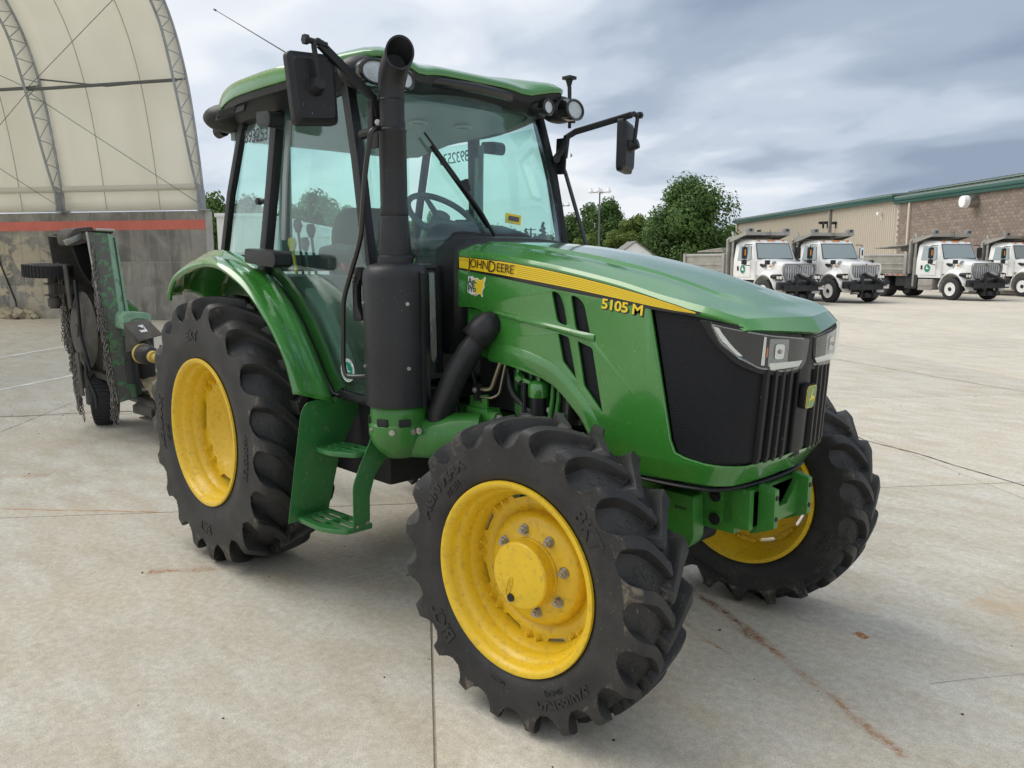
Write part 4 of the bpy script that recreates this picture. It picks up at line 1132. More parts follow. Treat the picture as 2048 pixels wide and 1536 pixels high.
# round agency decal on the door glass
dc = frame((1.028, -.7225, 1.160), (1, .02, 0), (0, 0, 1))
def disc(name, r_, h0, h1, mt, par, n_=40):
    m_ = MB(); m_.lathe([(0, h0), (r_, h0), (r_, h1), (0, h1)], axis='z', n=n_); m_.xf(dc); return m_.build(name, mt, par)
DEC = disc('round_decal', .0560, 0, .001, 'white', TR)
disc('decal_field', .0415, .001, .0018, 'teal', DEC)
for a0, txt in ((90, 'STATE OF OHIO'), (270, 'DEPARTMENT OF TRANSPORTATION')):
    me = text_mesh(txt, .0115, .0002, spacing=1.0)
    wd = max(v.co.x for v in me.vertices)
    for v in me.vertices:
        rr_ = .0485 + (v.co.y if a0 == 90 else -v.co.y) * 1.0; an = R(90) - v.co.x / .0485 if a0 == 90 else R(270) + v.co.x / .0485
        v.co = dc @ Vector((rr_ * math.cos(an), rr_ * math.sin(an), .0014 + v.co.z))
    me.materials.clear(); me.materials.append(M['teal']); link('decal_lettering', me, DEC)
m_ = MB(); m_.add([dc @ Vector(p) for p in [(-.028, -.004, .0021), (.004, -.008, .0021), (.030, -.002, .0021), (.004, -.001, .0021), (-.006, .030, .0021), (-.004, .004, .0021)]], [(0, 1, 3, 5), (5, 3, 4), (1, 2, 3)]); m_.build('decal_wings', 'white', DEC, smooth=0)

# ---------------- roof
def roof_outline(k_=1.0, dx=0.0):
    out = []
    P = []
    n_ = 96
    for i in range(n_):
        a = 2 * PI * i / n_; ca, sa = math.cos(a), math.sin(a)
        e = 4.2
        r_ = (abs(ca) ** e + abs(sa) ** e) ** (-1 / e)
        x = r_ * ca; y = r_ * sa                       # square-ish outline in [-1,1]
        X = .42 + x * (.74 if x > 0 else .88); Y = y * .795
        if x > 0:
            b_ = math.exp(-((abs(Y) - .60) / .17) ** 2) * sstep((x - .55) / .4); X += .105 * b_
            Y *= 1 - .03 * x
        else: Y *= 1 + .07 * x * abs(x)
        out.append((X, Y, x, y))
    return out
RO = roof_outline()
def zedge(x, y, X, Y):
    z = 2.540
    if x < -.3: z -= .05 * sstep((-x - .3) / .7)
    if x > .3:
        f_ = sstep((x - .3) / .6)
        z += f_ * (.030 + .020 * math.exp(-((abs(Y) - .62) / .15) ** 2) - .018 * math.exp(-((abs(Y) - .36) / .08) ** 2))
    return z
CX, CY = .42, 0
def ring(t_, zf):
    return [(CX + (X - CX) * t_, CY + (Y - CY) * t_, zf(zedge(x, y, X, Y), x, y, X, Y)) for X, Y, x, y in RO]
mb = MB(); rr = []
rr.append(ring(.972, lambda z, *a: z - .020)); rr.append(ring(.995, lambda z, *a: z - .016)); rr.append(ring(1.0, lambda z, *a: z - .004)); LH = lambda x: .060 - .044 * sstep((x - .2) / .6)
rr.append(ring(.998, lambda z, x, *a: z + LH(x) * .55)); rr.append(ring(.985, lambda z, x, *a: z + LH(x)))
for t_ in (.96, .93, .89, .84, .78, .70, .60, .45, .30, .15, .03):
    def zf(z, x, y, X, Y, t_=t_):
        base = z + LH(x); c_ = 2.695
        f_ = 1 - t_ ** 2.6
        ridge = .012 * math.exp(-((abs(Y * t_) - .60) / .10) ** 2) * (1 if x > -.6 else .4)
        return base + (c_ - base) * f_ + ridge * sstep((1 - t_) / .08)
    rr.append(ring(t_, zf))
mb.rings(rr, cap=False); mb.f.append(tuple(range((len(rr) - 1) * 96, len(rr) * 96)))
ROOF = mb.build('roof', 'green', TR, smooth=50)
mb = MB(); mb.prism([(-.05, 0), (.05, 0), (.022, .045), (-.015, .05)], -.03, .03); mb.xf(Matrix.Translation((.80, -.33, 2.66))); mb.build('roof_fin', 'green', ROOF, bevel=.01)
# black soffit band and light liner
mb = MB(); rr = [ring(.970, lambda z, *a: z - .012), ring(.985, lambda z, *a: z - .020), ring(.975, lambda z, *a: z - .050), ring(.93, lambda z, x, *a: 2.475 if x < .5 else z - .075), ring(.885, lambda z, x, *a: 2.425 + .04 * sstep(x)), ring(.80, lambda z, x, *a: 2.418 + .04 * sstep(x)), ring(.79, lambda z, *a: 2.50)]
mb.rings(rr, cap=False); SOF = mb.build('roof_soffit', 'black', TR, smooth=35)
mb = MB(); mb.prism([(-.25, 2.36), (-.10, 2.35), (.2, 2.395), (.75, 2.425), (.98, 2.47), (.98, 2.51), (-.25, 2.51)], -.60, .60); LN = mb.build('roof_liner', 'liner', TR, bevel=.015)
for y_, x_ in ((-.28, .66), (-.02, .70), (.26, .74)):
    m_ = MB(); m_.lathe([(.050, 0), (.052, -.008), (.042, -.012), (.038, -.006), (0, -.006)], c=(x_, y_, 2.416), n=28); v_ = m_.build('air_vent', 'ivory', LN)
    for q in (-.018, 0, .018):
        m_ = MB(); m_.box((x_ + q, y_, 2.408), (.004, .06, .006)); m_.build('vent_slat', 'interior', v_)
for x0 in (-.16, .0):
    m_ = MB()
m_ = MB(); m_.box((.02, -.755, 2.468), (.34, .012, .055), rot=(R(-20), R(-2), 0)); g_ = m_.build('intake_grille', 'dark', SOF, bevel=.004)
for q in range(14):
    m_ = MB(); m_.box((-.12 + q * .016, -.762, 2.466), (.005, .012, .042), rot=(R(-20), 0, 0)); m_.build('grille_slat', 'black', g_)
# header tube over the windscreen
mb = MB(); mb.tube([(1.00, -.58, 2.508), (1.09, -.42, 2.522), (1.125, -.2, 2.530), (1.135, 0, 2.532), (1.125, .2, 2.530), (1.09, .42, 2.522), (1.00, .58, 2.508)], .030, 14); mb.build('screen_header', 'black_gloss', TR, smooth=60)
# lamp pods at the front corners
M['lamp_glass'] = mat('faceted_lamp', (.80, .80, .78), .25, metal=.35, bump=1.0, bscale=130)
def ellipsoid(mb, c, r_, fr_=None, n=28, m=14):
    rr = []
    for i in range(1, m):
        a = PI * i / m; rr.append([(r_[0] * math.sin(a) * math.cos(2 * PI * k / n), r_[1] * math.sin(a) * math.sin(2 * PI * k / n), r_[2] * math.cos(a)) for k in range(n)])
    s0 = len(mb.v); mb.rings(rr); mat_ = Matrix.Translation(c) @ (fr_ if fr_ is not None else Matrix.Identity(4)); return mb.xf(mat_, s0)
def pod(s):
    m_ = MB(); ellipsoid(m_, (1.115, s * .645, 2.505), (.095, .120, .074)); ellipsoid(m_, (1.105, s * .475, 2.500), (.080, .080, .060)); m_.build('lamp_pod', 'black', TR, smooth=60)
    for nm, c, r1, r2, dr in (('work_lamp', (1.232, s * .655, 2.492), .066, .044, (1, s * .12, -.10)), ('round_lamp', (1.207, s * .470, 2.487), .031, .031, (1, 0, -.12))):
        d_ = Vector(dr).normalized(); f_ = frame(c, Vector((0, 0, 1)).cross(d_), (0, 0, 1)); f_[0][2], f_[1][2], f_[2][2] = d_.x, d_.y, d_.z
        sc = Matrix.Diagonal((r1 / r2, 1, 1, 1))
        m_ = MB(); m_.lathe([(r2 + .014, -.055), (r2 + .014, 0), (r2 + .008, .006), (r2 + .001, .003), (r2, -.006)], axis='z', n=36); m_.xf(f_ @ sc); L_ = m_.build(nm, 'black_gloss', TR, smooth=40)
        m_ = MB(); m_.lathe([(r2 * 1.0, -.004), (r2 * .8, -.012), (r2 * .4, -.022), (0, -.026)], axis='z', n=36); m_.xf(f_ @ sc); m_.build('lamp_reflector', 'lamp_glass', L_, smooth=60)
        if nm == 'work_lamp':
            m_ = MB(); m_.box((0, .004, -.010), (.030, .012, .010)); m_.xf(f_); m_.build('lamp_bulb', 'orange', L_, bevel=.003)
        m_ = MB(); m_.lathe([(r2, -.001), (r2 * .8, .004), (r2 * .4, .008), (0, .009)], axis='z', n=36); m_.xf(f_ @ sc); m_.build('lamp_lens', 'lens', L_, smooth=60)
both(pod)
def rearpod(s):
    m_ = MB(); ellipsoid(m_, (-.27, s * .62, 2.480), (.16, .150, .080)); m_.build('rear_lamp_pod', 'black', TR, smooth=60)
    m_ = MB(); m_.tube([(-.37, s * .62, 2.43), (-.425, s * .63, 2.42)], .036, 24); m_.build('rear_work_lamp', 'black_gloss', TR)
both(rearpod)

# mirrors
def mirror(s, cx, cz, tilt=0, bx=0.0):
    m_ = MB(); m_.tube([(1.10, s * .65, 2.24), (1.245 + bx, s * .665, 2.24), (1.275 + bx, s * .70, 2.30), (1.275 + bx, s * .715, 2.355)], .022, 8)
    br_ = m_.build('mirror_bracket', 'black', TR, smooth=30)
    bar('bracket_plate', [(1.255 + bx, s * .695, 2.16), (1.262 + bx, s * .700, 2.36)], .012, .075, 'black', br_)
    m_ = MB(); bolt(m_, (1.315 + bx, s * .715, 2.262), .008, .010, (.7, s * .7, 0)); m_.build('hinge_bolt', 'steel', br_)
    bar('mirror_arm', [(1.275 + bx, s * .705, 2.250), (1.285 + bx, s * .715, 2.365), (1.275 + bx, s * .80, 2.435 - (.03 if bx else 0)), (cx + .05, s * .975, cz + .175)], .024, .034, 'black', TR, up=(1, 0, 0))
    m_ = MB(); m_.tube([(cx + .055, s * .972, cz + .178), (cx + .055, s * .985, cz + .185), (cx + .062, s * 1.01, cz + .165), (cx + .062, s * .985, cz + .02)], .011, 12, smooth=.03); m_.build('mirror_rod', 'black', TR, smooth=60)
    m_ = MB(); m_.tube([(cx + .055, s * .945, cz + .172), (cx + .055, s * 1.03, cz + .178)], .012, 10); m_.tube([(cx + .055, s * 1.03, cz + .178), (cx + .055, s * 1.05, cz + .178)], .020, 6); m_.build('arm_knob', 'black', TR)
    f_ = Matrix.Translation((cx, s * .985, cz)) @ Matrix.Rotation(R(tilt), 4, 'Z') @ Matrix.Rotation(R(-4 * s), 4, 'X')
    o2 = rnd([(-.098, -.143), (.098, -.138), (.106, .142), (-.106, .146)], .028, 6)
    m_ = MB(); m_.rings([[(x_ * sc, a * k1, b * k1) for a, b in o2] for x_, sc, k1 in ((-.022, 1, .96), (-.020, 1, 1.0), (.010, 1, 1.0), (.014, 1, .985), (.018, 1, .90), (.030, 1, .80))]); m_.xf(f_); MR = m_.build('mirror_housing', 'black', TR, smooth=30)
    m_ = MB(); m_.rings([[(x_, a * k1, b * k1) for a, b in o2] for x_, k1 in ((-.0235, .90), (-.0245, .90))]); m_.xf(f_); m_.build('mirror_glass', 'chrome', MR)
    m_ = MB(); m_.tube([(.028, .0, .01), (.045, .0, .01), (.075, 0, .018)], [.040, .030, .026], 24); m_.xf(f_); m_.build('mirror_socket', 'black', MR, smooth=40)
mirror(-1, 1.248, 2.366, -4)
mirror(1, 1.325, 2.312, 20, -.17)
# antenna whip and receiver mast on the far side
m_ = MB(); m_.tube([(.80, -.775, 2.585), (.76, -.775, 2.605)], .012, 10); m_.tube([(.78, -.775, 2.597), (-.015, -.80, 2.982)], [.0035, .0018], 8); m_.tube([(.0, -.80, 2.975), (-.02, -.80, 2.984)], .005, 8); m_.build('antenna', 'black', TR)
m_ = MB(); m_.tube([(1.055, .805, 2.43), (1.055, .805, 2.66)], .010, 10); m_.tube([(1.05, .805, 2.60), (1.05, .805, 2.66), (1.05, .805, 2.70)], [.012, .014, .030], 4); m_.b2(1.02, 1.08, .775, .835, 2.70, 2.718); m_.tube([(1.055, .805, 2.53), (1.095, .84, 2.53)], .006, 8); m_.box((1.095, .84, 2.53), (.012, .012, .05)); m_.tube([(1.055, .80, 2.47), (1.075, .83, 2.47)], .012, 8); m_.build('receiver_mast', 'black', TR, bevel=.002)
# wiper
m_ = MB(); m_.tube([(1.322, -.02, 1.770), (1.300, -.10, 1.90), (1.245, -.235, 2.09), (1.165, -.345, 2.275)], [.010, .008, .007, .006], 8); WP = m_.build('wiper_arm', 'black', TR, smooth=60)
bar('wiper_blade', [(1.300, -.06, 1.835), (1.262, -.17, 1.99), (1.175, -.315, 2.215)], .018, .012, 'black_gloss', WP)
m_ = MB(); m_.box((1.232, -.150, 2.035), (.02, .045, .06), rot=(R(20), 0, 0)); m_.build('screen_bracket', 'black', TR, bevel=.004)
m_ = MB(); m_.box((1.265, .145, 1.885), (.006, .105, .050), rot=(R(-6), 0, R(-2))); YS = m_.build('toll_tag', 'decal_yellow', TR, bevel=.003)
m_ = MB(); m_.box((1.269, .145, 1.886), (.003, .072, .024), rot=(R(-6), 0, R(-2))); m_.build('tag_window', 'interior', YS)

# interior
M['seat'] = mat('olive_seat_cloth', (0.105, 0.105, 0.075), .9, bump=.5, bscale=200)
m_ = MB(); m_.rings([[(.20 + dx_ + (z - 1.45) * -.10, y * k_, z) for y, z in rnd([(-.25, 1.45), (.25, 1.45), (.235, 1.86), (.15, 1.985), (-.15, 1.985), (-.235, 1.86)], .07)] for dx_, k_ in ((-.045, .93), (-.03, 1.0), (.02, 1.0), (.045, .90))]); m_.build('seat_back', 'seat', TR, smooth=50)
m_ = MB(); m_.b2(.18, .66, -.25, .25, 1.36, 1.47); m_.build('seat_cushion', 'seat', TR, bevel=.04)
m_ = MB(); m_.b2(.25, .60, -.2, .2, 1.08, 1.36); m_.build('seat_pedestal', 'interior', TR, bevel=.02)
for y_ in (-.33, .31):
    m_ = MB(); m_.tube([(.20, y_, 1.72), (.36, y_, 1.73), (.52, y_, 1.72)], [.035, .042, .035], 14); m_.tube([(.20, y_ * .85, 1.70), (.18, y_ * .8, 1.6)], .02, 8); m_.build('armrest', 'interior', TR, smooth=60)
m_ = MB(); m_.b2(-.10, .62, -.62, -.38, 1.08, 1.60); m_.build('side_console', 'interior', TR, bevel=.05)
m_ = MB(); m_.b2(-.10, .62, .38, .62, 1.08, 1.60); m_.build('side_console', 'interior', TR, bevel=.05)
M['ltpanel'] = mat('grey_green_trim', (.20, .225, .20), .7, var=.08)
m_ = MB(); m_.prism(rnd([(.55, 1.08), (.95, 1.08), (.88, 1.22), (.70, 1.45), (.55, 1.55)], .04), -.66, -.60); m_.build('door_sill_trim', 'ltpanel', TR, bevel=.01)
for x_, h_, mt in ((.17, 1.90, 'black'), (.31, 1.87, 'black'), (.10, 1.80, 'decal_yellow'), (.24, 1.80, 'interior')):
    m_ = MB(); m_.tube([(x_ + .04, -.47, 1.58), (x_, -.47, h_ - .05)], .008, 8); m_.tube([(x_, -.47, h_ - .07), (x_, -.47, h_ - .03), (x_ - .005, -.47, h_)], [.014, .026, .020], 14); m_.build('control_lever', mt, TR, smooth=60)
sw = frame((.865, .0, 1.905), (0, 1, 0), (-.78, 0, .63))
m_ = MB(); m_.tube([sw @ Vector((.195 * math.cos(2 * PI * q / 48), .195 * math.sin(2 * PI * q / 48), 0)) for q in range(49)], .0165, 12, cap=False); SW = m_.build('steering_wheel', 'interior', TR, smooth=60)
for an in (90, 210, 330):
    m_ = MB(); m_.tube([sw @ Vector((.03 * math.cos(R(an)), .03 * math.sin(R(an)), -.02)), sw @ Vector((.185 * math.cos(R(an)), .185 * math.sin(R(an)), 0))], [.018, .012], 8); m_.build('wheel_spoke', 'interior', SW)
m_ = MB(); m_.tube([sw @ Vector((0, 0, -.04)), sw @ Vector((0, 0, .015))], [.05, .042], 24); m_.build('wheel_hub', 'interior', SW)
m_ = MB(); m_.tube([sw @ Vector((0, 0, -.03)), sw @ Vector((.0, -.02, -.14)), (1.02, 0, 1.62), (1.05, 0, 1.2)], [.045, .05, .07, .09], 18); m_.build('steering_column', 'interior', TR, smooth=60)
m_ = MB(); m_.box((1.02, 0, 1.79), (.10, .34, .16), rot=(0, R(-25), 0)); m_.build('instrument_panel', 'interior', TR, bevel=.03)
m_ = MB(); m_.box((.83, .20, 1.82), (.03, .12, .16), rot=(0, R(-10), R(-30))); m_.build('monitor', 'interior', TR, bevel=.01)
m_ = MB(); m_.b2(1.02, 1.24, -.42, .42, 1.10, 1.66); m_.build('front_bulkhead', 'ltpanel', TR, bevel=.03)
m_ = MB(); m_.box((.86, -.16, 1.715), (.012, .03, .035)); m_.build('key_tag', 'red', TR, bevel=.004)
m_ = MB(); m_.box((.86, -.16, 1.66), (.01, .028, .05)); m_.build('key_fob', 'decal_yellow', TR, bevel=.006)
m_ = MB(); m_.box((.52, -.40, 1.64), (.05, .02, .03), rot=(0, R(30), 0)); m_.build('belt_buckle', 'red', TR, bevel=.004)

# ---------------- rear mudguards
LIP = [(-.47, 1.455), (-.46, 1.495), (-.385, 1.567), (-.28, 1.606), (-.159, 1.634), (-.05, 1.650), (.046, 1.656), (.179, 1.648), (.28, 1.625), (.375, 1.592), (.46, 1.557), (.536, 1.517), (.60, 1.475), (.666, 1.424), (.73, 1.372), (.789, 1.314), (.84, 1.258), (.883, 1.197), (.915, 1.13), (.945, 1.062)]
SEAM2 = interp_rows([(-.55, 1.46), (-.50, 1.560), (-.42, 1.630), (-.34, 1.680), (-.20, 1.705), (-.06, 1.700), (.08, 1.670), (.30, 1.606), (.42, 1.546), (.545, 1.458), (.66, 1.348), (.765, 1.220), (.85, 1.105), (.925, .985)], 6)
def samp(poly, t_):
    ls = [0]
    for a_, b_ in zip(poly, poly[1:]): ls.append(ls[-1] + math.dist(a_, b_))
    d_ = t_ * ls[-1]
    for i in range(len(poly) - 1):
        if d_ <= ls[i + 1] + 1e-9:
            f_ = (d_ - ls[i]) / (ls[i + 1] - ls[i]); return (poly[i][0] + (poly[i + 1][0] - poly[i][0]) * f_, poly[i][1] + (poly[i + 1][1] - poly[i][1]) * f_)
    return poly[-1]
LIPD = interp_rows(LIP, 4)
def guard(s):
    mb = MB(); rr = []
    N_ = 70
    for i in range(N_ + 1):
        t_ = i / N_
        lx, lz = samp(LIPD, t_); sx, sz = samp(SEAM2, t_)
        # outward direction from the axle
        n_ = Vector((lx, lz - .74)).normalized()
        def P(y, f_, o_): return (lx + (sx - lx) * f_ + n_.x * o_, s * y, lz + (sz - lz) * f_ + n_.y * o_)
        end = 1.0
        rear = sstep((.12 - t_) / .12)
        rr.append([P(.945, 0, -.012), P(.962, 0, -.004), P(.965, 0, .006), P(.955, .06, .014), P(.925, .22, .022), P(.880, .40, .024), P(.862, .50, .021), P(.842, .60, .034), P(.805, .78, .038), P(.770, .92, .028), P(.745, 1.0, .006), P(.735, 1.0, -.004), P(.66, 1.0, -.02 - .05 * rear), P(.60, 1.0, -.05)])
    mb.rings(rr, closed=False); o = mb.build('mudguard', 'green', TR, smooth=60); solidify(o, .005, 1)
    return o
MG = [guard(-1), guard(1)]
# inner cab wall over the axle
both(lambda s: MB().prism([(-.45, 1.02), (-.45, 1.50), (-.30, 1.66), (0, 1.67), (.30, 1.58), (.60, 1.38), (.85, 1.04)], s * .60, s * .64).build('axle_tower', 'green_dark', TR, bevel=.01))
# small fasteners and bracket under the mudguard
m_ = MB(); m_.b2(.45, .53, -.72, -.66, 1.36, 1.44); m_.build('guard_bracket', 'steel', TR, bevel=.004)

# ---------------- steps
M['green_step'] = mat('worn_step_paint', (0.024, 0.150, 0.036), .4, coat=.3, var=.08, dirt=(.22, .24, .17), dscale=30, damt=.45, drange=(.56, .72))
def sheet(name, pts, th, nrm, mt='green_step', bevel=.0015):
    m_ = MB(); m_.slab(pts, Vector(nrm).normalized() * th); return m_.build(name, mt, TR, bevel=bevel)
# plate between tyre and steps
plt_ = [(-.955, .405), (-.925, .97), (-.90, 1.015), (-.86, 1.02), (-.62, 1.03), (-.60, .95), (-.69, .75), (-.735, .42)]
sheet('step_shield', [(.815 + (z - .4) * .20, y, z) for y, z in rnd(plt_, [.005, .03, .04, .02, .02, .02, .02, .02])], .004, (1, 0, -.2))
brk = [(-.845, .440), (-.845, .66), (-.80, .76), (-.745, .86), (-.735, .92), (-.65, .94), (-.62, .80), (-.72, .70), (-.755, .60), (-.755, .455)]
SB = sheet('step_bracket', [(1.222 + (z - .45) * .03, y, z) for y, z in rnd(brk, .03)], .006, (1, 0, 0))
for y_, z_ in ((-.83, .462), (-.775, .470), (-.70, .81), (-.66, .83)):
    m_ = MB(); bolt(m_, (1.232, y_, z_), .0075, .008, (1, 0, 0), False); m_.build('bracket_bolt', 'steel', SB)
def tread(x0, x1, yo, yi, z, slope):
    P = rnd([(x0, yi), (x0 + .005, yo + .02), (x0 + .05, yo), (x1 - .12, yo - .012), (x1, yo + .045), (x1, yi)], [.01, .03, .05, .06, .02, .01])
    def hole(a, b, c, d): return rnd([(a, c), (b, c), (b, d), (a, d)], .008)
    hs = []
    L_ = x1 - x0; W_ = yi - yo - .03
    xm = x0 + L_ * .52
    for q in range(3):
        ya = yo + .028 + q * W_ / 3; yb = ya + W_ / 3 - .008
        hs.append(hole(x0 + .03 + (0.02 if q == 0 else 0), xm - .008, ya, yb)); hs.append(hole(xm + .008, x1 - .012, ya + (.012 if q == 0 else 0), yb))
    me = fill2d([P] + hs, .010, .0010)
    for v in me.vertices: v.co = Vector((v.co.x, v.co.y, z + v.co.z + (v.co.x - x0) * slope))
    me.name = 'step_tread'; me.materials.append(M['green_step']); o = link('step_tread', me, TR)
    return o
tread(.825, 1.220, -.925, -.735, .430, .03)
tread(.915, 1.222, -.865, -.70, .785, .03)
# black clutter under the cab
m_ = MB(); m_.b2(.86, 1.15, -.58, -.28, .66, .74); m_.tube([(.9, -.5, .70), (1.1, -.45, .66), (1.2, -.3, .68)], .03, 10); m_.build('underbody_tank', 'dark', TR, bevel=.01)

# ------------------------------------------------------------------ folded rotary cutter hitched behind the tractor
M['worn_green'] = mat('worn_green_deck', (0.10, 0.30, 0.12), .6, var=.2, vscale=6, bump=.3, bscale=60, dirt=(.135, .135, .127), dscale=15, damt=1.0, drange=(.41, .49))
M['pale_green'] = mat('faded_green_deck', (0.23, 0.41, 0.27), .6, var=.15, vscale=5, dirt=(.10, .12, .09), dscale=14, damt=.7, drange=(.52, .66))
M['rusty'] = mat('grimy_steel', (.085, .082, .073), .65, metal=.3, var=.3, vscale=9, bump=.4, bscale=50, dirt=(.12, .085, .05), dscale=10, damt=.5)
M['chain'] = mat('chain_steel', (.21, .20, .185), .40, metal=.85)
M['hay'] = mat('dry_clippings', (.30, .245, .145), .95, var=.35, vscale=60, bump=1.0, bscale=160)
M['shaft_yellow'] = mat('dirty_yellow_plastic', (.50, .36, .08), .55, var=.2, vscale=20)
CU = thing('rotary_cutter', 'dirty green rotary cutter with chain curtains and its wing folded upright behind the tractor', 'mower', (-3.9, 0, 0))
inv = Matrix.Translation((3.9, 0, 0))
_b = MB.build
def cb(m_, name, mt, par=None, **kw):
    m_.xf(inv); return m_.build(name, mt, par or CU, **kw)
XF, XR = -3.60, -4.72
def wy(z, k_=0.0): return -.17 - (z - .38) * .066 + k_      # inner face of the raised wing leans out with height
# front skirt of the raised wing (worn face) and the paler deck skin beside it
m_ = MB(); m_.slab([(XF, wy(.38, -.125), .36), (XF, wy(.40), .385), (XF, wy(1.92), 1.925), (XF, wy(1.92, -.175), 1.935)], (-.012, 0, 0)); SK = cb(m_, 'front_skirt', 'worn_green', bevel=.002)
m_ = MB(); m_.tube([(XF + .006, wy(.38, -.128), .36), (XF + .006, wy(1.92, -.177), 1.935)], .010, 8); cb(m_, 'skirt_edge', 'steel')
m_ = MB(); m_.slab([(XF - .005, wy(.40), .385), (XF - .06, wy(.40, .115), .42), (XF - .06, wy(1.92, .085), 1.89), (XF - .005, wy(1.92), 1.925)], (0, .01, 0)); cb(m_, 'deck_chamfer', 'pale_green', bevel=.002)
m_ = MB(); m_.slab([(XF - .10, wy(.40, .078), .42), (XR, wy(.40, .078), .42), (XR, wy(1.92, .078), 1.89), (XF - .10, wy(1.92, .078), 1.89)], (0, .012, 0)); cb(m_, 'wing_deck', 'pale_green')
m_ = MB(); m_.slab([(XF + .01, wy(1.92, -.19), 1.945), (XF + .01, wy(1.92, .05), 1.935), (XF - .25, wy(1.92, .08), 1.90), (XR, wy(1.92, .08), 1.90), (XR, wy(1.92, -.17), 1.93)], (0, 0, .010)); cb(m_, 'side_skirt', 'rusty', bevel=.002)
m_ = MB(); m_.tube([(XF + .01, wy(1.92, -.1), 1.955), (XF + .01, wy(1.92, .06), 1.952)], .012, 8); cb(m_, 'pivot_pin', 'steel')
m_ = MB(); m_.slab([(XR, wy(.38, -.16), .36), (XR, wy(.40, .07), .385), (XR, wy(1.92, .07), 1.90), (XR, wy(1.92, -.20), 1.92)], (-.012, 0, 0)); cb(m_, 'rear_skirt', 'rusty')
m_ = MB(); m_.slab([(XF - .02, wy(.4, .06), .40), (XR, wy(.4, .06), .40), (XR, wy(1.9, .06), 1.89), (XF - .02, wy(1.9, .06), 1.89)], (0, .008, 0)); cb(m_, 'deck_underside', 'rusty')
bm_ = MB(); bolt(bm_, (0, 0, 0), .009, .008, (.2, -1, 0)); bb = bm_.mesh('deck_bolt', 'dark', 30)
for q in range(6):
    z_ = .62 + q * .235; link('deck_bolt', bb, CU, (XF - .03 + 3.9, wy(z_, .018), z_))
# blade pan, blades, spindle
m_ = MB(); m_.lathe([(0, -.45), (.10, -.445), (.26, -.43), (.36, -.39), (.37, -.375), (.26, -.41)], c=(-4.12, 0, 1.02), axis='y', n=48); PN = cb(m_, 'blade_pan', 'rusty', smooth=40)
m_ = MB(); m_.tube([(-4.12, -.46, 1.02), (-4.12, -.18, 1.02)], .06, 16); cb(m_, 'spindle', 'rusty')
for a_ in (70, 250):
    m_ = MB(); m_.box((0, 0, .42), (.10, .018, .42), rot=(0, 0, 0)); m_.xf(Matrix.Translation((-4.12, -.475, 1.02)) @ Matrix.Rotation(R(a_ - 80), 4, 'Y')); cb(m_, 'blade', 'rusty', bevel=.006)
m_ = MB(); m_.tube([(-4.0, -.46, 1.50), (-3.92, -.475, 1.2), (-3.97, -.46, .98), (-3.86, -.46, .80), (-3.84, -.44, .66)], .016, 10, smooth=.05); cb(m_, 'hydraulic_hose', 'black', smooth=60)
m_ = MB(); m_.tube([(-3.95, -.44, .75), (-3.90, -.46, .6), (-3.80, -.42, .42), (-3.79, -.42, .30)], .016, 10, smooth=.05); cb(m_, 'hydraulic_hose', 'black', smooth=60)
# box and rubber flap at the tip
m_ = MB(); m_.rings([[(x, y, z) for y, z in rnd([(-.555 + dy, 1.81), (-.37 + dy, 1.86), (-.37 + dy, 1.985), (-.53 + dy, 1.965), (-.575 + dy, 1.90)], .03)] for x, dy in ((-3.72, .02), (-3.74, 0), (-3.98, -.02), (-4.0, 0))]); TB = cb(m_, 'tip_skid', 'rusty', smooth=30)
m_ = MB(); bolt(m_, (-3.72, -.42, 1.895), .022, .018, (1, 0, 0)); cb(m_, 'skid_bolt', 'steel')
m_ = MB(); m_.box((-3.73, -.52, 1.87), (.04, .16, .05), rot=(R(25), 0, 0)); cb(m_, 'skid_clamp', 'steel', bevel=.004)
M['flap'] = mat('black_rubber_flap', (.009, .009, .009), .6, var=.2)
m_ = MB(); rr = []
for q in range(9):
    t_ = q / 8; z_ = 1.86 - .46 * t_
    rr.append([(-3.76 - .015 * k_, -.55 + .08 * t_ + .16 * t_ ** 3 + (k_ / 6) * (.22 - .09 * t_), z_ + .02 * math.sin(k_ * 1.1 + t_ * 5)) for k_ in range(7)])
m_.rings(rr, closed=False); o = cb(m_, 'rubber_flap', 'flap', smooth=60); solidify(o, .008)
# chain curtains: strands of steel links hung along both skirts
def strand(nl):
    m_ = MB()
    for i in range(nl):
        pts = []
        for q in range(9):
            a = 2 * PI * q / 8; x_ = .011 * math.cos(a); z_ = .019 * math.sin(a)
            tw = R(90 * (i % 2) + random.uniform(-25, 25)); pts.append((x_ * math.cos(tw) + random.uniform(-.001, .001), x_ * math.sin(tw), z_ - i * .031 - .02))
        m_.tube(pts, .0042, 5, cap=False)
    return m_.mesh('chain', 'chain', 60)
STR = [strand(n) for n in (9, 11, 13, 8)]
for row, (x0, yo, z0, z1, n_) in enumerate(((XF + .005, -.150, .50, 1.84, 52), (XR + .10, -.10, .50, 1.66, 52), (XR + .14, -.09, .45, 1.60, 46))):
    for q in range(n_):
        z_ = z0 + (z1 - z0) * q / (n_ - 1) + random.uniform(-.01, .01)
        o = link('chain', STR[random.randrange(4)], CU, (x0 + random.uniform(-.02, .02) + 3.9, wy(z_, yo) - random.uniform(.0, .03) + (.02 if row == 0 else -.06), z_))
        o.rotation_euler = (random.uniform(-.05, .05), random.uniform(-.05, .05), random.uniform(0, 3))
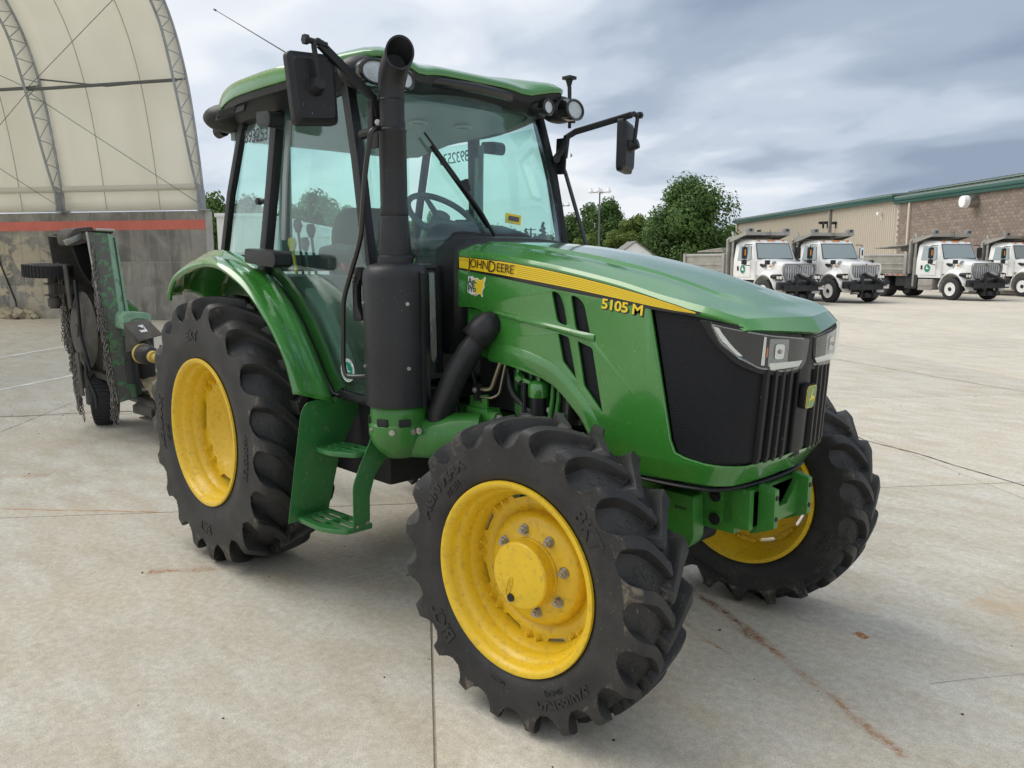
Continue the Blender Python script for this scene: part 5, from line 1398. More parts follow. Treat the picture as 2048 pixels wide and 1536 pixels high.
# wing wheel lying flat, on its fork
def small_wheel(c, r_, w_, fr_, name='wheel'):
    m_ = MB(); n_ = 64
    prof = [(r_ * .55, -w_ * .42), (r_ * .62, -w_ * .5), (r_ * .90, -w_ * .5), (r_ * .985, -w_ * .40), (r_, -w_ * .2), (r_, w_ * .2), (r_ * .985, w_ * .40), (r_ * .90, w_ * .5), (r_ * .62, w_ * .5), (r_ * .55, w_ * .42)]
    m_.lathe(prof, n=n_); m_.xf(Matrix.Translation(c) @ fr_); W = cb(m_, name, 'truck_rubber', smooth=40)
    lug_ = MB()
    for q in range(40):
        a = 2 * PI * q / 40; s0 = len(lug_.v); lug_.box((r_ * .995, 0, 0), (.016, .014, w_ * .92)); lug_.xf(Matrix.Rotation(a, 4, 'Z'), s0)
    lug_.xf(Matrix.Translation(c) @ fr_); o = cb(lug_, 'tread_blocks', 'truck_rubber'); o.parent = W; o['kind'] = 'stuff'
    m_ = MB(); m_.lathe([(r_ * .56, -w_ * .3), (r_ * .50, -w_ * .1), (r_ * .2, -w_ * .05), (r_ * .16, -w_ * .45), (0, -w_ * .45)], n=32); m_.lathe([(0, w_ * .45), (r_ * .16, w_ * .45), (r_ * .2, w_ * .05), (r_ * .50, w_ * .1), (r_ * .56, w_ * .3)], n=32); m_.xf(Matrix.Translation(c) @ fr_); o = cb(m_, 'wheel_disc', 'rusty'); o.parent = W
    return W
small_wheel((-4.50, -.555, 1.585), .215, .125, Matrix.Rotation(R(3), 4, 'Y'))
m_ = MB(); m_.tube([(-4.46, -.53, 1.52), (-4.46, -.53, 1.22)], .045, 14); m_.tube([(-4.46, -.53, 1.32), (-4.46, -.53, 1.24)], .06, 14); cb(m_, 'wheel_spindle', 'rusty')
m_ = MB(); m_.b2(-4.50, -4.42, -.56, -.20, 1.36, 1.45); m_.b2(-4.52, -4.40, -.60, -.50, 1.34, 1.36); m_.b2(-4.52, -4.40, -.60, -.50, 1.45, 1.47); cb(m_, 'wheel_arm', 'rusty', bevel=.006)
small_wheel((-4.56, -.11, .262), .262, .20, Matrix.Rotation(R(-27), 4, 'Z') @ Matrix.Rotation(R(90), 4, 'X'))
m_ = MB(); m_.b2(-4.75, -3.75, -.20, -.02, .50, .56); m_.tube([(-4.56, -.25, .262), (-4.56, .05, .262)], .03, 12); m_.b2(-4.62, -4.50, -.28, -.25, .22, .56); cb(m_, 'axle_beam', 'rusty', bevel=.006)
# centre section
m_ = MB(); m_.b2(-4.7, -3.15, -.12, 1.35, .34, .40); m_.b2(-3.17, -3.15, -.12, 1.35, .16, .40); DK = cb(m_, 'centre_deck', 'rusty', bevel=.004)
m_ = MB(); m_.slab([(-3.35, -.20, .24), (-3.02, -.16, .22), (-2.92, .0, .22), (-2.98, .30, .24), (-3.35, .35, .24)], (0, 0, .012)); cb(m_, 'front_plate', 'rusty', bevel=.003)
m_ = MB(); m_.b2(-3.14, -2.95, -.06, .25, .10, .215); cb(m_, 'tongue_box', 'rusty', bevel=.006)
m_ = MB(); m_.slab([(XF + .1, -.20, .34), (-3.20, -.14, .32), (-3.22, -.02, .38), (XF, -.06, .39)], (0, 0, -.07)); cb(m_, 'hinge_plate', 'rusty', bevel=.004)
# cut grass lying on the deck
m_ = MB(); random.seed(3)
n_ = 22
vs = [( -3.95 + .88 * i / n_, -.14 + .85 * j / n_, .405 + .22 * math.exp(-((i / n_ - .5) / .36) ** 2 - ((j / n_ - .20) / .45) ** 2) + random.uniform(-.012, .012)) for i in range(n_ + 1) for j in range(n_ + 1)]
m_.add(vs, [(i * (n_ + 1) + j, (i + 1) * (n_ + 1) + j, (i + 1) * (n_ + 1) + j + 1, i * (n_ + 1) + j + 1) for i in range(n_) for j in range(n_)])
for q in range(2600):
    x_ = random.uniform(-3.95, -3.07); y_ = random.uniform(-.18, .70); i_ = (x_ + 3.95) / .88; j_ = (y_ + .14) / .85
    z_ = .408 + .22 * math.exp(-((i_ - .5) / .36) ** 2 - ((j_ - .20) / .45) ** 2) if x_ < -3.1 else .25
    a = random.uniform(0, PI); e = random.uniform(-.3, .7); l_ = random.uniform(.012, .035); d_ = Vector((math.cos(a) * l_, math.sin(a) * l_, e * l_)); w_ = Vector((-math.sin(a), math.cos(a), 0)) * .0022
    p_ = Vector((x_, y_, z_)); m_.add([p_ - w_, p_ + w_, p_ + d_], [(0, 1, 2)])
o = cb(m_, 'cut_grass', 'hay', smooth=0); o['kind'] = 'stuff'
m_ = MB()
for q in range(900):
    x_ = random.uniform(-3.3, -2.95); y_ = random.uniform(-.16, .3); z_ = .258
    a = random.uniform(0, PI); l_ = random.uniform(.01, .03); d_ = Vector((math.cos(a) * l_, math.sin(a) * l_, random.uniform(0, .01))); w_ = Vector((-math.sin(a), math.cos(a), 0)) * .003
    p_ = Vector((x_, y_, z_)); m_.add([p_ - w_, p_ + w_, p_ + d_], [(0, 1, 2)])
o = cb(m_, 'loose_clippings', 'hay', smooth=0); o['kind'] = 'stuff'
# gearboxes, shields, drive shaft, struts
m_ = MB(); m_.prism(rnd([(-.27, 1.06), (-.02, 1.04), (-.02, 1.19), (-.08, 1.21), (-.24, 1.22), (-.27, 1.18)], .03), -3.62, -3.36, 'x'); GB = cb(m_, 'gearbox', 'pale_green', bevel=.02)
m_ = MB(); e_ = [(-3.355, -.14 + .085 * math.cos(2 * PI * q / 24), 1.11 + .045 * math.sin(2 * PI * q / 24)) for q in range(25)]; m_.tube(e_, .005, 6, cap=False); o = cb(m_, 'cast_ring', 'worn_green')
m_ = MB(); m_.tube([(-3.5, -.05, 1.02), (-3.5, -.05, .5)], .08, 16); cb(m_, 'gearbox_post', 'dark')
m_ = MB(); m_.slab([(-3.68, -.28, 1.42), (-3.68, -.25, 1.08), (-3.68, .03, 1.10), (-3.68, -.03, 1.22)], (-.012, 0, 0)); m_.slab([(-3.68, -.03, 1.22), (-3.68, -.20, 1.38), (-4.5, -.02, 1.42), (-4.5, .10, 1.2)], (0, .012, 0)); cb(m_, 'wing_brace', 'green_dull')
m_ = MB(); m_.slab([(-3.15, -.345, 1.14), (-3.0, -.27, .985), (-2.94, -.085, 1.035), (-3.11, -.15, 1.165)], (0, 0, -.006)); m_.slab([(-3.15, -.34, 1.13), (-3.01, -.265, .98), (-3.04, -.26, .90), (-3.17, -.33, .88)], (0, .006, 0)); SH = cb(m_, 'shaft_shield', 'rusty', bevel=.002)
m_ = MB(); m_.slab([(-3.09, -.255, 1.1055), (-3.035, -.235, 1.053), (-3.015, -.185, 1.061), (-3.075, -.205, 1.117)], (.003, -.002, .004)); o = cb(m_, 'warning_label', 'white')
for q in range(5):
    m_ = MB(); m_.box((-3.055 + random.uniform(-.006, .006), -.242 + q * .011, 1.092 + q * .0022), (.030, .004, .002), rot=(0, R(42), 0)); cb(m_, 'label_print', 'dark')
m_ = MB(); m_.lathe([(.050, 0), (.085, .012), (.088, .05), (.080, .075), (.078, .085), (.086, .095), (.080, .14), (.060, .17), (.045, .18)], n=36)
ax = (Vector((-.55, .0, .70)) - Vector((-3.02, -.24, .87))).normalized(); f_ = frame((-2.90, -.088, .858), ax.cross(Vector((0, 0, 1))).cross(ax) if False else Vector((0, 1, 0)).cross(ax), (0, 1, 0)); 
f_ = Matrix.Translation((-3.02, -.24, .87)) @ ax.to_track_quat('Z', 'Y').to_matrix().to_4x4()
m_.xf(f_); cb(m_, 'shaft_cone', 'black', smooth=40)
m_ = MB(); m_.lathe([(.06, -.03), (.088, -.02), (.090, .012), (.07, .02)], n=36); m_.xf(f_); cb(m_, 'cone_collar', 'shaft_yellow')
m_ = MB(); m_.tube([Vector((-3.02, -.24, .87)) + ax * .12, Vector((-3.02, -.24, .87)) + ax * .22], .052, 24); m_.tube([Vector((-3.02, -.24, .87)) + ax * .18, Vector((-3.02, -.24, .87)) + ax * 1.3], .036, 24); m_.tube([Vector((-3.02, -.24, .87)) + ax * 1.2, (-.55, 0, .70)], .044, 24); cb(m_, 'drive_shaft', 'shaft_yellow', smooth=40)
m_ = MB(); m_.tube([(-3.42, -.22, 1.0), (-3.42, -.20, .66)], .045, 14); m_.tube([(-3.42, -.21, .78), (-3.42, -.2, .56)], .055, 14); cb(m_, 'lift_cylinder', 'black')
m_ = MB(); m_.slab([(-2.75, .05, .78), (-2.70, .12, .76), (-2.62, .14, .48), (-2.60, .20, .25), (-2.68, .14, .30), (-2.74, .06, .50)], (0, .03, 0)); m_.slab([(-3.0, -.06, .55), (-2.75, -.02, .62), (-2.72, .06, .48), (-2.95, .02, .40)], (0, .012, 0)); m_.tube([(-2.74, -.02, .55), (-2.74, .06, .55)], .03, 14); cb(m_, 'hitch_bracket', 'green_dull', bevel=.003)
m_ = MB(); m_.b2(-3.2, -.6, .16, .26, .34, .44); cb(m_, 'drawbar', 'green_dull', bevel=.01)
m_ = MB(); m_.tube([(-3.3, -.1, .95), (-3.0, .0, .70), (-2.9, .0, .62)], .012, 8, smooth=.05); m_.tube([(-3.3, .02, .9), (-3.05, -.04, .62), (-2.8, -.06, .52)], .012, 8, smooth=.05); cb(m_, 'hydraulic_hose', 'black')

# ------------------------------------------------------------------ yard, walls, shelter
def kind(o, k_): o['kind'] = k_; return o
CAMP = Vector((4.285, -2.788, 1.674)); F_ = 1604.8; HY = 768 - F_ * math.tan(R(8.75))
fh = Vector((math.cos(R(135.946)), math.sin(R(135.946)), 0)); rh = Vector((math.sin(R(135.946)), -math.cos(R(135.946)), 0))
def G(px, depth, z=0.0):
    # ground position seen at photo column px and at the given depth
    k_ = math.cos(R(8.75))
    p = CAMP + fh * depth + rh * ((px - 1024) / F_ * depth * k_ * 1.0)
    return Vector((p.x, p.y, z))

conc = bpy.data.materials.new('broom_finished_concrete'); conc.use_nodes = True
t = conc.node_tree; b = t.nodes['Principled BSDF']; b.inputs['Roughness'].default_value = .85; b.inputs['Specular IOR Level'].default_value = .3
ge = N(t, 'ShaderNodeNewGeometry'); P_ = ge.outputs['Position']
oi = N(t, 'ShaderNodeObjectInfo')
n1 = noisen(t, P_, .55, 6, .6, .4); n2 = noisen(t, mapn(t, P_, (5, 2, 0), (0, 0, R(52)), (1.0, 2.6, 1)), 1.9, 8, .62, .3); n3 = noisen(t, P_, 150, 4, .75); n4 = noisen(t, P_, 26, 5, .7); n5 = noisen(t, mapn(t, P_, (9, 4, 0)), .9, 8, .7, .8)
c = mixc(t, ramp(t, n1, [(.32, 0), (.68, 1)]), (.50, .452, .365), (.605, .55, .448))
c = mixc(t, ramp(t, n2, [(.40, 0), (.66, 1)]), c, (.64, .61, .535))
c = mixc(t, mth(t, 'MULTIPLY', ramp(t, n5, [(.54, 0), (.72, 1)]), .45), c, (.57, .465, .31))
c = mixc(t, mth(t, 'MULTIPLY', oi.outputs['Random'], .14), c, (.30, .29, .26))
c = mixc(t, .75, c, mixc(t, ramp(t, n4, [(.3, 0), (.7, 1)]), .74, 1.18), 'MULTIPLY')
sp = ramp(t, n3, [(.34, .55), (.46, .96), (.55, 1.0), (.66, 1.28)])
c = mixc(t, .85, c, sp, 'MULTIPLY')
sx = N(t, 'ShaderNodeSeparateXYZ'); L(t, P_, sx.inputs[0])
wob = mth(t, 'MULTIPLY', mth(t, 'SUBTRACT', noisen(t, P_, 5, 4, .6), .5), .09)
grain = noisen(t, P_, 38, 6, .8); patch = noisen(t, P_, 6.5, 4, .65)
def streak(cc, p0, p1, w_, amt, col, r0=.48, r1=.62):
    d = Vector((p1[0] - p0[0], p1[1] - p0[1])); l_ = d.length; d /= l_
    al = mth(t, 'ADD', mth(t, 'MULTIPLY', mth(t, 'SUBTRACT', sx.outputs[0], p0[0]), d.x), mth(t, 'MULTIPLY', mth(t, 'SUBTRACT', sx.outputs[1], p0[1]), d.y))
    ac = mth(t, 'ADD', mth(t, 'SUBTRACT', mth(t, 'MULTIPLY', mth(t, 'SUBTRACT', sx.outputs[1], p0[1]), d.x), mth(t, 'MULTIPLY', mth(t, 'SUBTRACT', sx.outputs[0], p0[0]), d.y)), wob)
    m = mth(t, 'SUBTRACT', 1.0, mth(t, 'DIVIDE', mth(t, 'ABSOLUTE', ac, 0), w_), clamp=True)
    m = mth(t, 'MULTIPLY', m, ramp(t, mth(t, 'DIVIDE', al, l_), [(0.0, 0), (.03, 1), (.97, 1), (1.0, 0)]))
    m = mth(t, 'MULTIPLY', m, ramp(t, grain, [(r0 - .08, .1), (r1, 1)])); m = mth(t, 'MULTIPLY', m, ramp(t, patch, [(.36, .2), (.52, 1.3)]))
    return mixc(t, mth(t, 'MULTIPLY', m, amt, clamp=True), cc, col)
RUST = (.34, .155, .065)
c = streak(c, (1.95, .67), (2.66, .33), .040, 1.3, (.20, .095, .05)); c = streak(c, (2.50, .43), (3.42, -.10), .036, 1.0, RUST); c = streak(c, (2.20, .28), (2.62, .12), .018, .8, RUST)
c = streak(c, (2.90, .72), (2.965, .70), .028, 2.0, (.40, .16, .05)); c = streak(c, (.55, -2.73), (.78, -2.77), .028, 1.6, (.22, .08, .04)); c = streak(c, (-.10, -1.32), (.16, -.99), .05, 1.0, RUST)
c = streak(c, (-2.95, -1.45), (-2.70, -1.12), .10, .6, RUST); c = streak(c, (-2.4, -2.0), (-1.10, -.85), .022, .8, (.42, .24, .12), .3, .5)
c = streak(c, (3.15, 1.55), (3.9, 1.4), .30, .35, (.50, .33, .16), .3, .5)
L(t, c, b.inputs['Base Color'])
bn = N(t, 'ShaderNodeBump'); bn.inputs['Strength'].default_value = .55; bn.inputs['Distance'].default_value = .004
L(t, mth(t, 'ADD', n3, mth(t, 'MULTIPLY', n4, .6)), bn.inputs['Height']); L(t, bn.outputs[0], b.inputs['Normal'])
M['concrete'] = conc
m_ = MB(); m_.add([(-900, -900, -.014), (900, -900, -.014), (900, 900, -.014), (-900, 900, -.014)], [(0, 1, 2, 3)])
GR = kind(m_.build('concrete_yard', 'concrete'), 'structure')
U = Vector((math.cos(R(52.3)), math.sin(R(52.3)), 0)); Vv = Vector((math.sin(R(52.3)), -math.cos(R(52.3)), 0))
DU, DV = 4.20, 3.72
m_ = MB(); m_.b2(0, DU - .011, 0, DV - .011, -.03, 0); sl = m_.mesh('slab', 'concrete', 30, .004)
for iu in range(-9, 14):
    for iv in range(-12, 5):
        u0 = .43 + iu * DU + .0055; v0 = -.352 + iv * DV + .0055
        c_ = U * (u0 + DU / 2) + Vv * (v0 + DV / 2); d_ = c_ - CAMP; dep = d_.dot(fh); lat = d_.dot(rh)
        if dep < -1 or dep > 34 or abs(lat) > dep * .72 + 5: continue
        o = link('slab', sl, GR, (0, 0, 0)); o.matrix_world = Matrix(((U.x, -Vv.x * -1, 0, 0), (U.y, Vv.y, 0, 0), (0, 0, 1, 0), (0, 0, 0, 1)))
        p_ = U * u0 + Vv * v0
        o.matrix_local = Matrix(((U.x, Vv.x, 0, p_.x), (U.y, Vv.y, 0, p_.y), (0, 0, 1, 0), (0, 0, 0, 1)))
M['sealant'] = mat('pale_joint_sealant', (.80, .79, .75), .8, var=.2, vscale=8); M['crackm'] = mat('dark_crack_fill', (.07, .06, .05), .95, var=.4, vscale=9)
def ribbon(name, pts, w_, mt, z=.0035, jit=.02, n_=60):
    m_ = MB(); rr = []
    P0 = [Vector(p) for p in pts]; L_ = [0]
    for a_, b_ in zip(P0, P0[1:]): L_.append(L_[-1] + (b_ - a_).length)
    for i in range(n_ + 1):
        d_ = L_[-1] * i / n_
        for k_ in range(len(P0) - 1):
            if d_ <= L_[k_ + 1] + 1e-6: break
        t_ = (d_ - L_[k_]) / (L_[k_ + 1] - L_[k_]); p_ = P0[k_].lerp(P0[k_ + 1], t_); dr = (P0[k_ + 1] - P0[k_]).normalized(); nn = Vector((-dr.y, dr.x))
        o_ = (noise.noise(Vector((d_ * 2.1, w_ * 50, 3))) * jit); ww = w_ * (.5 + .9 * abs(noise.noise(Vector((d_ * 5, 7, w_ * 90)))))
        rr.append([(p_.x + nn.x * (o_ + ww), p_.y + nn.y * (o_ + ww), z), (p_.x + nn.x * (o_ - ww), p_.y + nn.y * (o_ - ww), z)])
    m_.rings(rr, closed=False); o = m_.build(name, mt, GR, smooth=0); o['kind'] = 'stuff'; return o
ribbon('joint_sealant', [(-13.5, 2.105), (-11.1, -.6), (-9.6, -2.3)], .075, 'sealant')
ribbon('joint_sealant', [(-9.3, 1.6), (-8.75, .766), (-7.91, -.377), (-7.0, -1.6)], .05, 'sealant')
ribbon('crack', [(.95, 4.95), (1.29, 4.72), (1.95, 4.43), (2.77, 4.006), (3.3, 3.75)], .009, 'crackm', .0035, .05, 140)
ribbon('crack', [(-1.62, 10.59), (0.0, 9.75), (1.56, 8.955), (2.6, 8.4)], .007, 'crackm', .0035, .05)
ribbon('crack', [(-6.6, -2.0), (-5.6, -.55), (-5.25, .1), (-4.9, .5)], .012, 'crackm', .0035, .10, 120)
ribbon('crack', [(3.30, .48), (3.54, .838), (3.9, 1.3)], .0013, 'crackm', .003, .01)
random.seed(11); m_ = MB()
for q in range(240):
    a = random.random()
    if a < .45: x, y = random.gauss(-5.5, .8), random.gauss(-1.2, .7)
    else:
        d_ = random.uniform(1.5, 16); l_ = random.uniform(-.7, .7) * d_; p_ = CAMP + fh * d_ + rh * l_; x, y = p_.x, p_.y
    s_ = random.uniform(.002, .0055); m_.box((x, y, s_ * .4), (s_ * 2, s_ * 1.3, s_), rot=(0, 0, random.uniform(0, 3)))
o = m_.build('grit', mat('dark_grit', (.06, .05, .04), .9), GR); o['kind'] = 'stuff'
m_ = MB(); m_.tube([(.435, -2.66, .006), (.455, -2.69, .009), (.48, -2.715, .006)], [.004, .009, .004], 8); tag(m_.build('dropping', 'rusty'), 'small brown clod lying on the slab in the lower left', 'clod')

# ---- concrete push wall
T_ = Vector((math.cos(R(34.73)), math.sin(R(34.73)), 0)); NN = Vector((T_.y, -T_.x, 0)); W0 = Vector((-17.95, 6.90, 0))
def WL(a, s_, z): return W0 + T_ * a + NN * s_ + Vector((0, 0, z))
wm = bpy.data.materials.new('stained_wall_concrete'); wm.use_nodes = True
t = wm.node_tree; b = t.nodes['Principled BSDF']; b.inputs['Roughness'].default_value = .9
ge = N(t, 'ShaderNodeNewGeometry'); P_ = ge.outputs['Position']; oi = N(t, 'ShaderNodeObjectInfo')
c = mixc(t, oi.outputs['Random'], (.165, .162, .15), (.32, .31, .285))
c = mixc(t, mth(t, 'MULTIPLY', ramp(t, noisen(t, P_, 1.3, 7, .65, .5), [(.42, 0), (.62, 1)]), .7), c, (.38, .37, .33))
c = mixc(t, mth(t, 'MULTIPLY', ramp(t, noisen(t, mapn(t, P_, (3, 3, 3), (0, 0, 0), (1.6, 1.6, .35)), 1.6, 7, .7, .6), [(.5, 0), (.62, 1)]), .6), c, (.12, .12, .11))
c = mixc(t, mth(t, 'MULTIPLY', ramp(t, noisen(t, P_, 30, 5, .7), [(.6, 0), (.7, 1)]), .3), c, (.06, .06, .06))
# flaked tan render towards the left end of the wall
sx = N(t, 'ShaderNodeSeparateXYZ'); L(t, P_, sx.inputs[0])
lf = ramp(t, mth(t, 'DIVIDE', mth(t, 'ADD', sx.outputs[0], 24.5), 4.0), [(.0, 1), (.45, .75), (.95, 0)])
hz = ramp(t, mth(t, 'DIVIDE', sx.outputs[2], 3.0), [(.0, .6), (.5, 1), (.78, .6), (.84, 0)])
fl = ramp(t, noisen(t, mapn(t, P_, (2, 8, 1), (0, 0, 0), (1, 1, 1.3)), 1.25, 9, .62, .5), [(.47, 0), (.485, 1)], 'LINEAR')
c = mixc(t, mth(t, 'MULTIPLY', mth(t, 'MULTIPLY', lf, hz), fl), c, mixc(t, noisen(t, P_, 9, 5, .7), (.46, .39, .27), (.66, .59, .45)))
L(t, c, b.inputs['Base Color'])
M['wallc'] = wm
WA = thing('concrete_wall', 'stained grey concrete push wall with a red stripe under the fabric shelter', 'wall', tuple(W0))
def wb(m_, name, mt, par, **kw):
    m_.xf(Matrix.Translation(-W0)); return m_.build(name, mt, par, **kw)
def wbox(m_, a0, a1, s0, s1, z0, z1):
    P = [WL(a, s_, z) for z in (z0, z1) for s_ in (s0, s1) for a in (a0, a1)]
    return m_.add(P, [(0, 2, 3, 1), (4, 5, 7, 6), (0, 1, 5, 4), (2, 6, 7, 3), (0, 4, 6, 2), (1, 3, 7, 5)])
m_ = MB(); wbox(m_, -24, 0, -.34, -.006, 0, 3.05); wb(m_, 'wall_core', mat('wall_edge_concrete', (.40, .385, .35), .9, var=.15, vscale=2), WA, bevel=.01)
rot = Matrix(((T_.x, NN.x, 0, 0), (T_.y, NN.y, 0, 0), (0, 0, 1, 0), (0, 0, 0, 1)))
for (z0, z1) in ((0, .940), (.960, 1.640), (1.660, 3.055)):
    m_ = MB(); m_.b2(0, .576, -.010, .006, z0, z1); pm = m_.mesh('form_panel', 'wallc', 30, .004)
    for q in range(26):
        o = link('form_panel', pm, WA); a = -.008 - .598 * (q + 1) + .010
        o.matrix_local = Matrix.Translation(T_ * a + NN * (random.uniform(-.003, .0))) @ rot
m_ = MB(); wbox(m_, -15.6, -.02, .0065, .0085, 2.55, 2.815); wb(m_, 'red_stripe', mat('faded_red_paint', (.62, .17, .13), .75, var=.12, vscale=1.5, dirt=(.36, .16, .13), dscale=3, damt=.4), WA)
m_ = MB(); wbox(m_, -7.15, -7.11, .001, .02, 0, 3.05); m_.tube([WL(-7.0, .02, 3.0), WL(-6.75, .03, 1.6), WL(-6.35, .03, .5), WL(-6.3, .05, .1)], .02, 6); wb(m_, 'wall_conduit', 'dark', WA)
m_ = MB(); n_ = 14; random.seed(5)
for q in range(60): ellipsoid_c = WL(-6.2 + random.gauss(0, .22), .12 + abs(random.gauss(0, .12)), 0); m_.box(ellipsoid_c + Vector((0, 0, random.uniform(.02, .28) * max(0, 1 - abs(ellipsoid_c.x + 23.1) * .8))), (random.uniform(.08, .3), random.uniform(.08, .2), random.uniform(.05, .16)), rot=(random.random(), random.random(), random.random()))
o = m_.build('spoil_heap', mat('pale_spoil', (.42, .37, .27), .95, var=.2)); tag(o, 'small heap of pale spoil against the foot of the concrete wall', 'heap'); 

# ---- fabric shelter
SHL = thing('fabric_shelter', 'cream fabric shelter on steel arch trusses standing on the concrete wall', 'shelter', tuple(W0))
AO = [(0, 3.08), (.12, 4.27), (.31, 5.55), (.53, 6.53), (.87, 7.45), (1.28, 8.15), (1.95, 8.95), (2.9, 9.7), (4.1, 10.35), (5.7, 10.9), (7.7, 11.3), (10, 11.45)]
AI = [(.14, 3.08), (.52, 4.22), (.86, 5.45), (1.13, 6.40), (1.45, 7.38), (1.80, 7.95), (2.35, 8.55), (3.2, 9.2), (4.3, 9.82), (5.9, 10.36), (7.8, 10.75), (10, 10.9)]
AO = AO + [(20 - s_, z) for s_, z in AO[-2::-1]]; AI = AI + [(20 - s_, z) for s_, z in AI[-2::-1]]
AOd, AId = interp_rows(AO, 3), interp_rows(AI, 3)
mem = bpy.data.materials.new('cream_membrane'); mem.use_nodes = True; t = mem.node_tree; b = t.nodes['Principled BSDF']
b.inputs['Roughness'].default_value = .75
o_ = N(t, 'ShaderNodeNewGeometry').outputs['Position']
cc = mixc(t, ramp(t, noisen(t, mapn(t, o_, (0, 0, 0), (0, 0, 0), (1, 1, .4)), .5, 6, .6, .4), [(.35, 0), (.7, 1)]), (.86, .84, .765), (.92, .905, .84)); L(t, cc, b.inputs['Base Color'])
tl = N(t, 'ShaderNodeBsdfTranslucent'); L(t, cc, tl.inputs[0]); ms = N(t, 'ShaderNodeMixShader'); ms.inputs[0].default_value = .55
L(t, b.outputs[0], ms.inputs[1]); L(t, tl.outputs[0], ms.inputs[2]); L(t, ms.outputs[0], t.nodes['Material Output'].inputs[0])
M['membrane'] = mem
M['galv'] = mat('galvanised_steel', (.34, .36, .38), .45, metal=.6, var=.2, vscale=3)
M['dkgalv'] = mat('dull_galvanised_steel', (.14, .15, .155), .5, metal=.6)
BAYS = [0, -4.45, -8.9, -13.35]
for a in BAYS:
    TRS = bpy.data.objects.new('arch_truss', None); COL.objects.link(TRS); TRS.parent = SHL
    for nm, prof, rad in (('outer_chord', AOd, .036), ('inner_chord', AId, .036)):
        m_ = MB(); m_.tube([WL(a, s_, z) for s_, z in prof], rad, 8); m_.xf(Matrix.Translation(-W0)); m_.build(nm, 'galv', TRS, smooth=60)
    for i in range(0, len(AO) - 1):
        for (p, q) in ((AO[i], AI[i]), (AI[i], AO[i + 1])):
            for k_ in (0, 1):
                if i > 9: continue
        sub = 2
        pts = []
        for k_ in range(sub):
            t0, t1 = k_ / sub, (k_ + 1) / sub
            lo = [AO[i][j] + (AO[i + 1][j] - AO[i][j]) * t0 for j in (0, 1)]; li = [AI[i][j] + (AI[i + 1][j] - AI[i][j]) * (t0 + .12) for j in (0, 1)]; lo2 = [AO[i][j] + (AO[i + 1][j] - AO[i][j]) * t1 for j in (0, 1)]
            m_ = MB(); m_.tube([WL(a, *lo), WL(a, *li)], .013, 6); m_.tube([WL(a, *li), WL(a, *lo2)], .013, 6); m_.xf(Matrix.Translation(-W0)); m_.build('truss_web', 'galv', TRS)
    m_ = MB(); wbox(m_, a - .10, a + .10, -.12, .26, 3.055, 3.10); wbox(m_, a - .015, a + .015, -.02, .34, 3.10, 3.62); wb(m_, 'base_plate', 'galv', TRS)
for b0, b1 in zip(BAYS, BAYS[1:]):
    m_ = MB(); rr = []
    for i, (s_, z) in enumerate(AOd):
        j = min(i + 1, len(AOd) - 1); k_ = max(i - 1, 0); dx, dz = AOd[j][0] - AOd[k_][0], AOd[j][1] - AOd[k_][1]; l_ = math.hypot(dx, dz); nx, nz = -dz / l_, dx / l_
        rr.append([WL(b0 + (b1 - b0) * q / 8, s_ + nx * (.055 - .05 * math.sin(PI * q / 8)), z + nz * (.055 - .05 * math.sin(PI * q / 8))) for q in range(9)])
    m_.rings(rr, closed=False); o = wb(m_, 'roof_membrane', 'membrane', SHL, smooth=60); solidify(o, .006, 0)
    for f_ in (.30, .68):   # welded seams
        m_ = MB(); a = b0 + (b1 - b0) * f_; m_.tube([WL(a, s_ + .06, z) for s_, z in AOd[:30]], .012, 4, flat=(1, 1)); wb(m_, 'membrane_seam', mat('seam', (.42, .39, .31), .8) if 'seam' not in M else 'seam', SHL)
    m_ = MB(); m_.tube([WL(b0 - .12, .10, 3.70), WL(b1 + .12, .10, 3.70)], .085, 12); wb(m_, 'tension_pipe', mat('pale_sleeve', (.62, .60, .53), .7), SHL, smooth=60)
    m_ = MB(); m_.tube([WL(b0, .97, 6.32 if b0 == 0 else 6.30), WL(b1, .97, 6.26)], .045, 8); wb(m_, 'purlin', 'dkgalv', SHL)
    m_ = MB(); mid = WL((b0 + b1) / 2, .75, 6.30); m_.tube([WL(b0, .50, 6.45), mid], .022, 6); m_.tube([mid, WL(b1, .50, 6.62)], .022, 6); wb(m_, 'purlin_brace', 'dkgalv', SHL)
    for p, q in ((WL(b0, .16, 3.2), WL(b1, .99, 6.2)), (WL(b0, 2.3, 8.45), WL(b1, .99, 6.3)), (WL(b0, .99, 6.2), WL(b1, .16, 3.2)), (WL(b0, .99, 6.3), WL(b1, 2.3, 8.45))):
        if b0 == 0 and (p - WL(b0, .99, 6.2)).length < .2: continue
        m_ = MB(); m_.tube([p, q], .009, 5); wb(m_, 'brace_cable', 'dkgalv', SHL)
    m_ = MB(); m_.tube([WL(b0, 2.35, 8.55), WL(b1, 2.35, 8.55)], .04, 8); wb(m_, 'purlin', 'dkgalv', SHL)
M['trim_green'] = mat('green_trim', (.02, .115, .085), .5, var=.1)
m_ = MB(); rr = []
for s_, z in AOd[16:40]: rr.append([WL(.05, s_ - .07, z + .04), WL(.05, s_ + .30, z - .14), WL(-.22, s_ + .12, z - .10), WL(-.25, s_ - .05, z + .04)])
m_.rings(rr); wb(m_, 'edge_flap', 'trim_green', SHL)

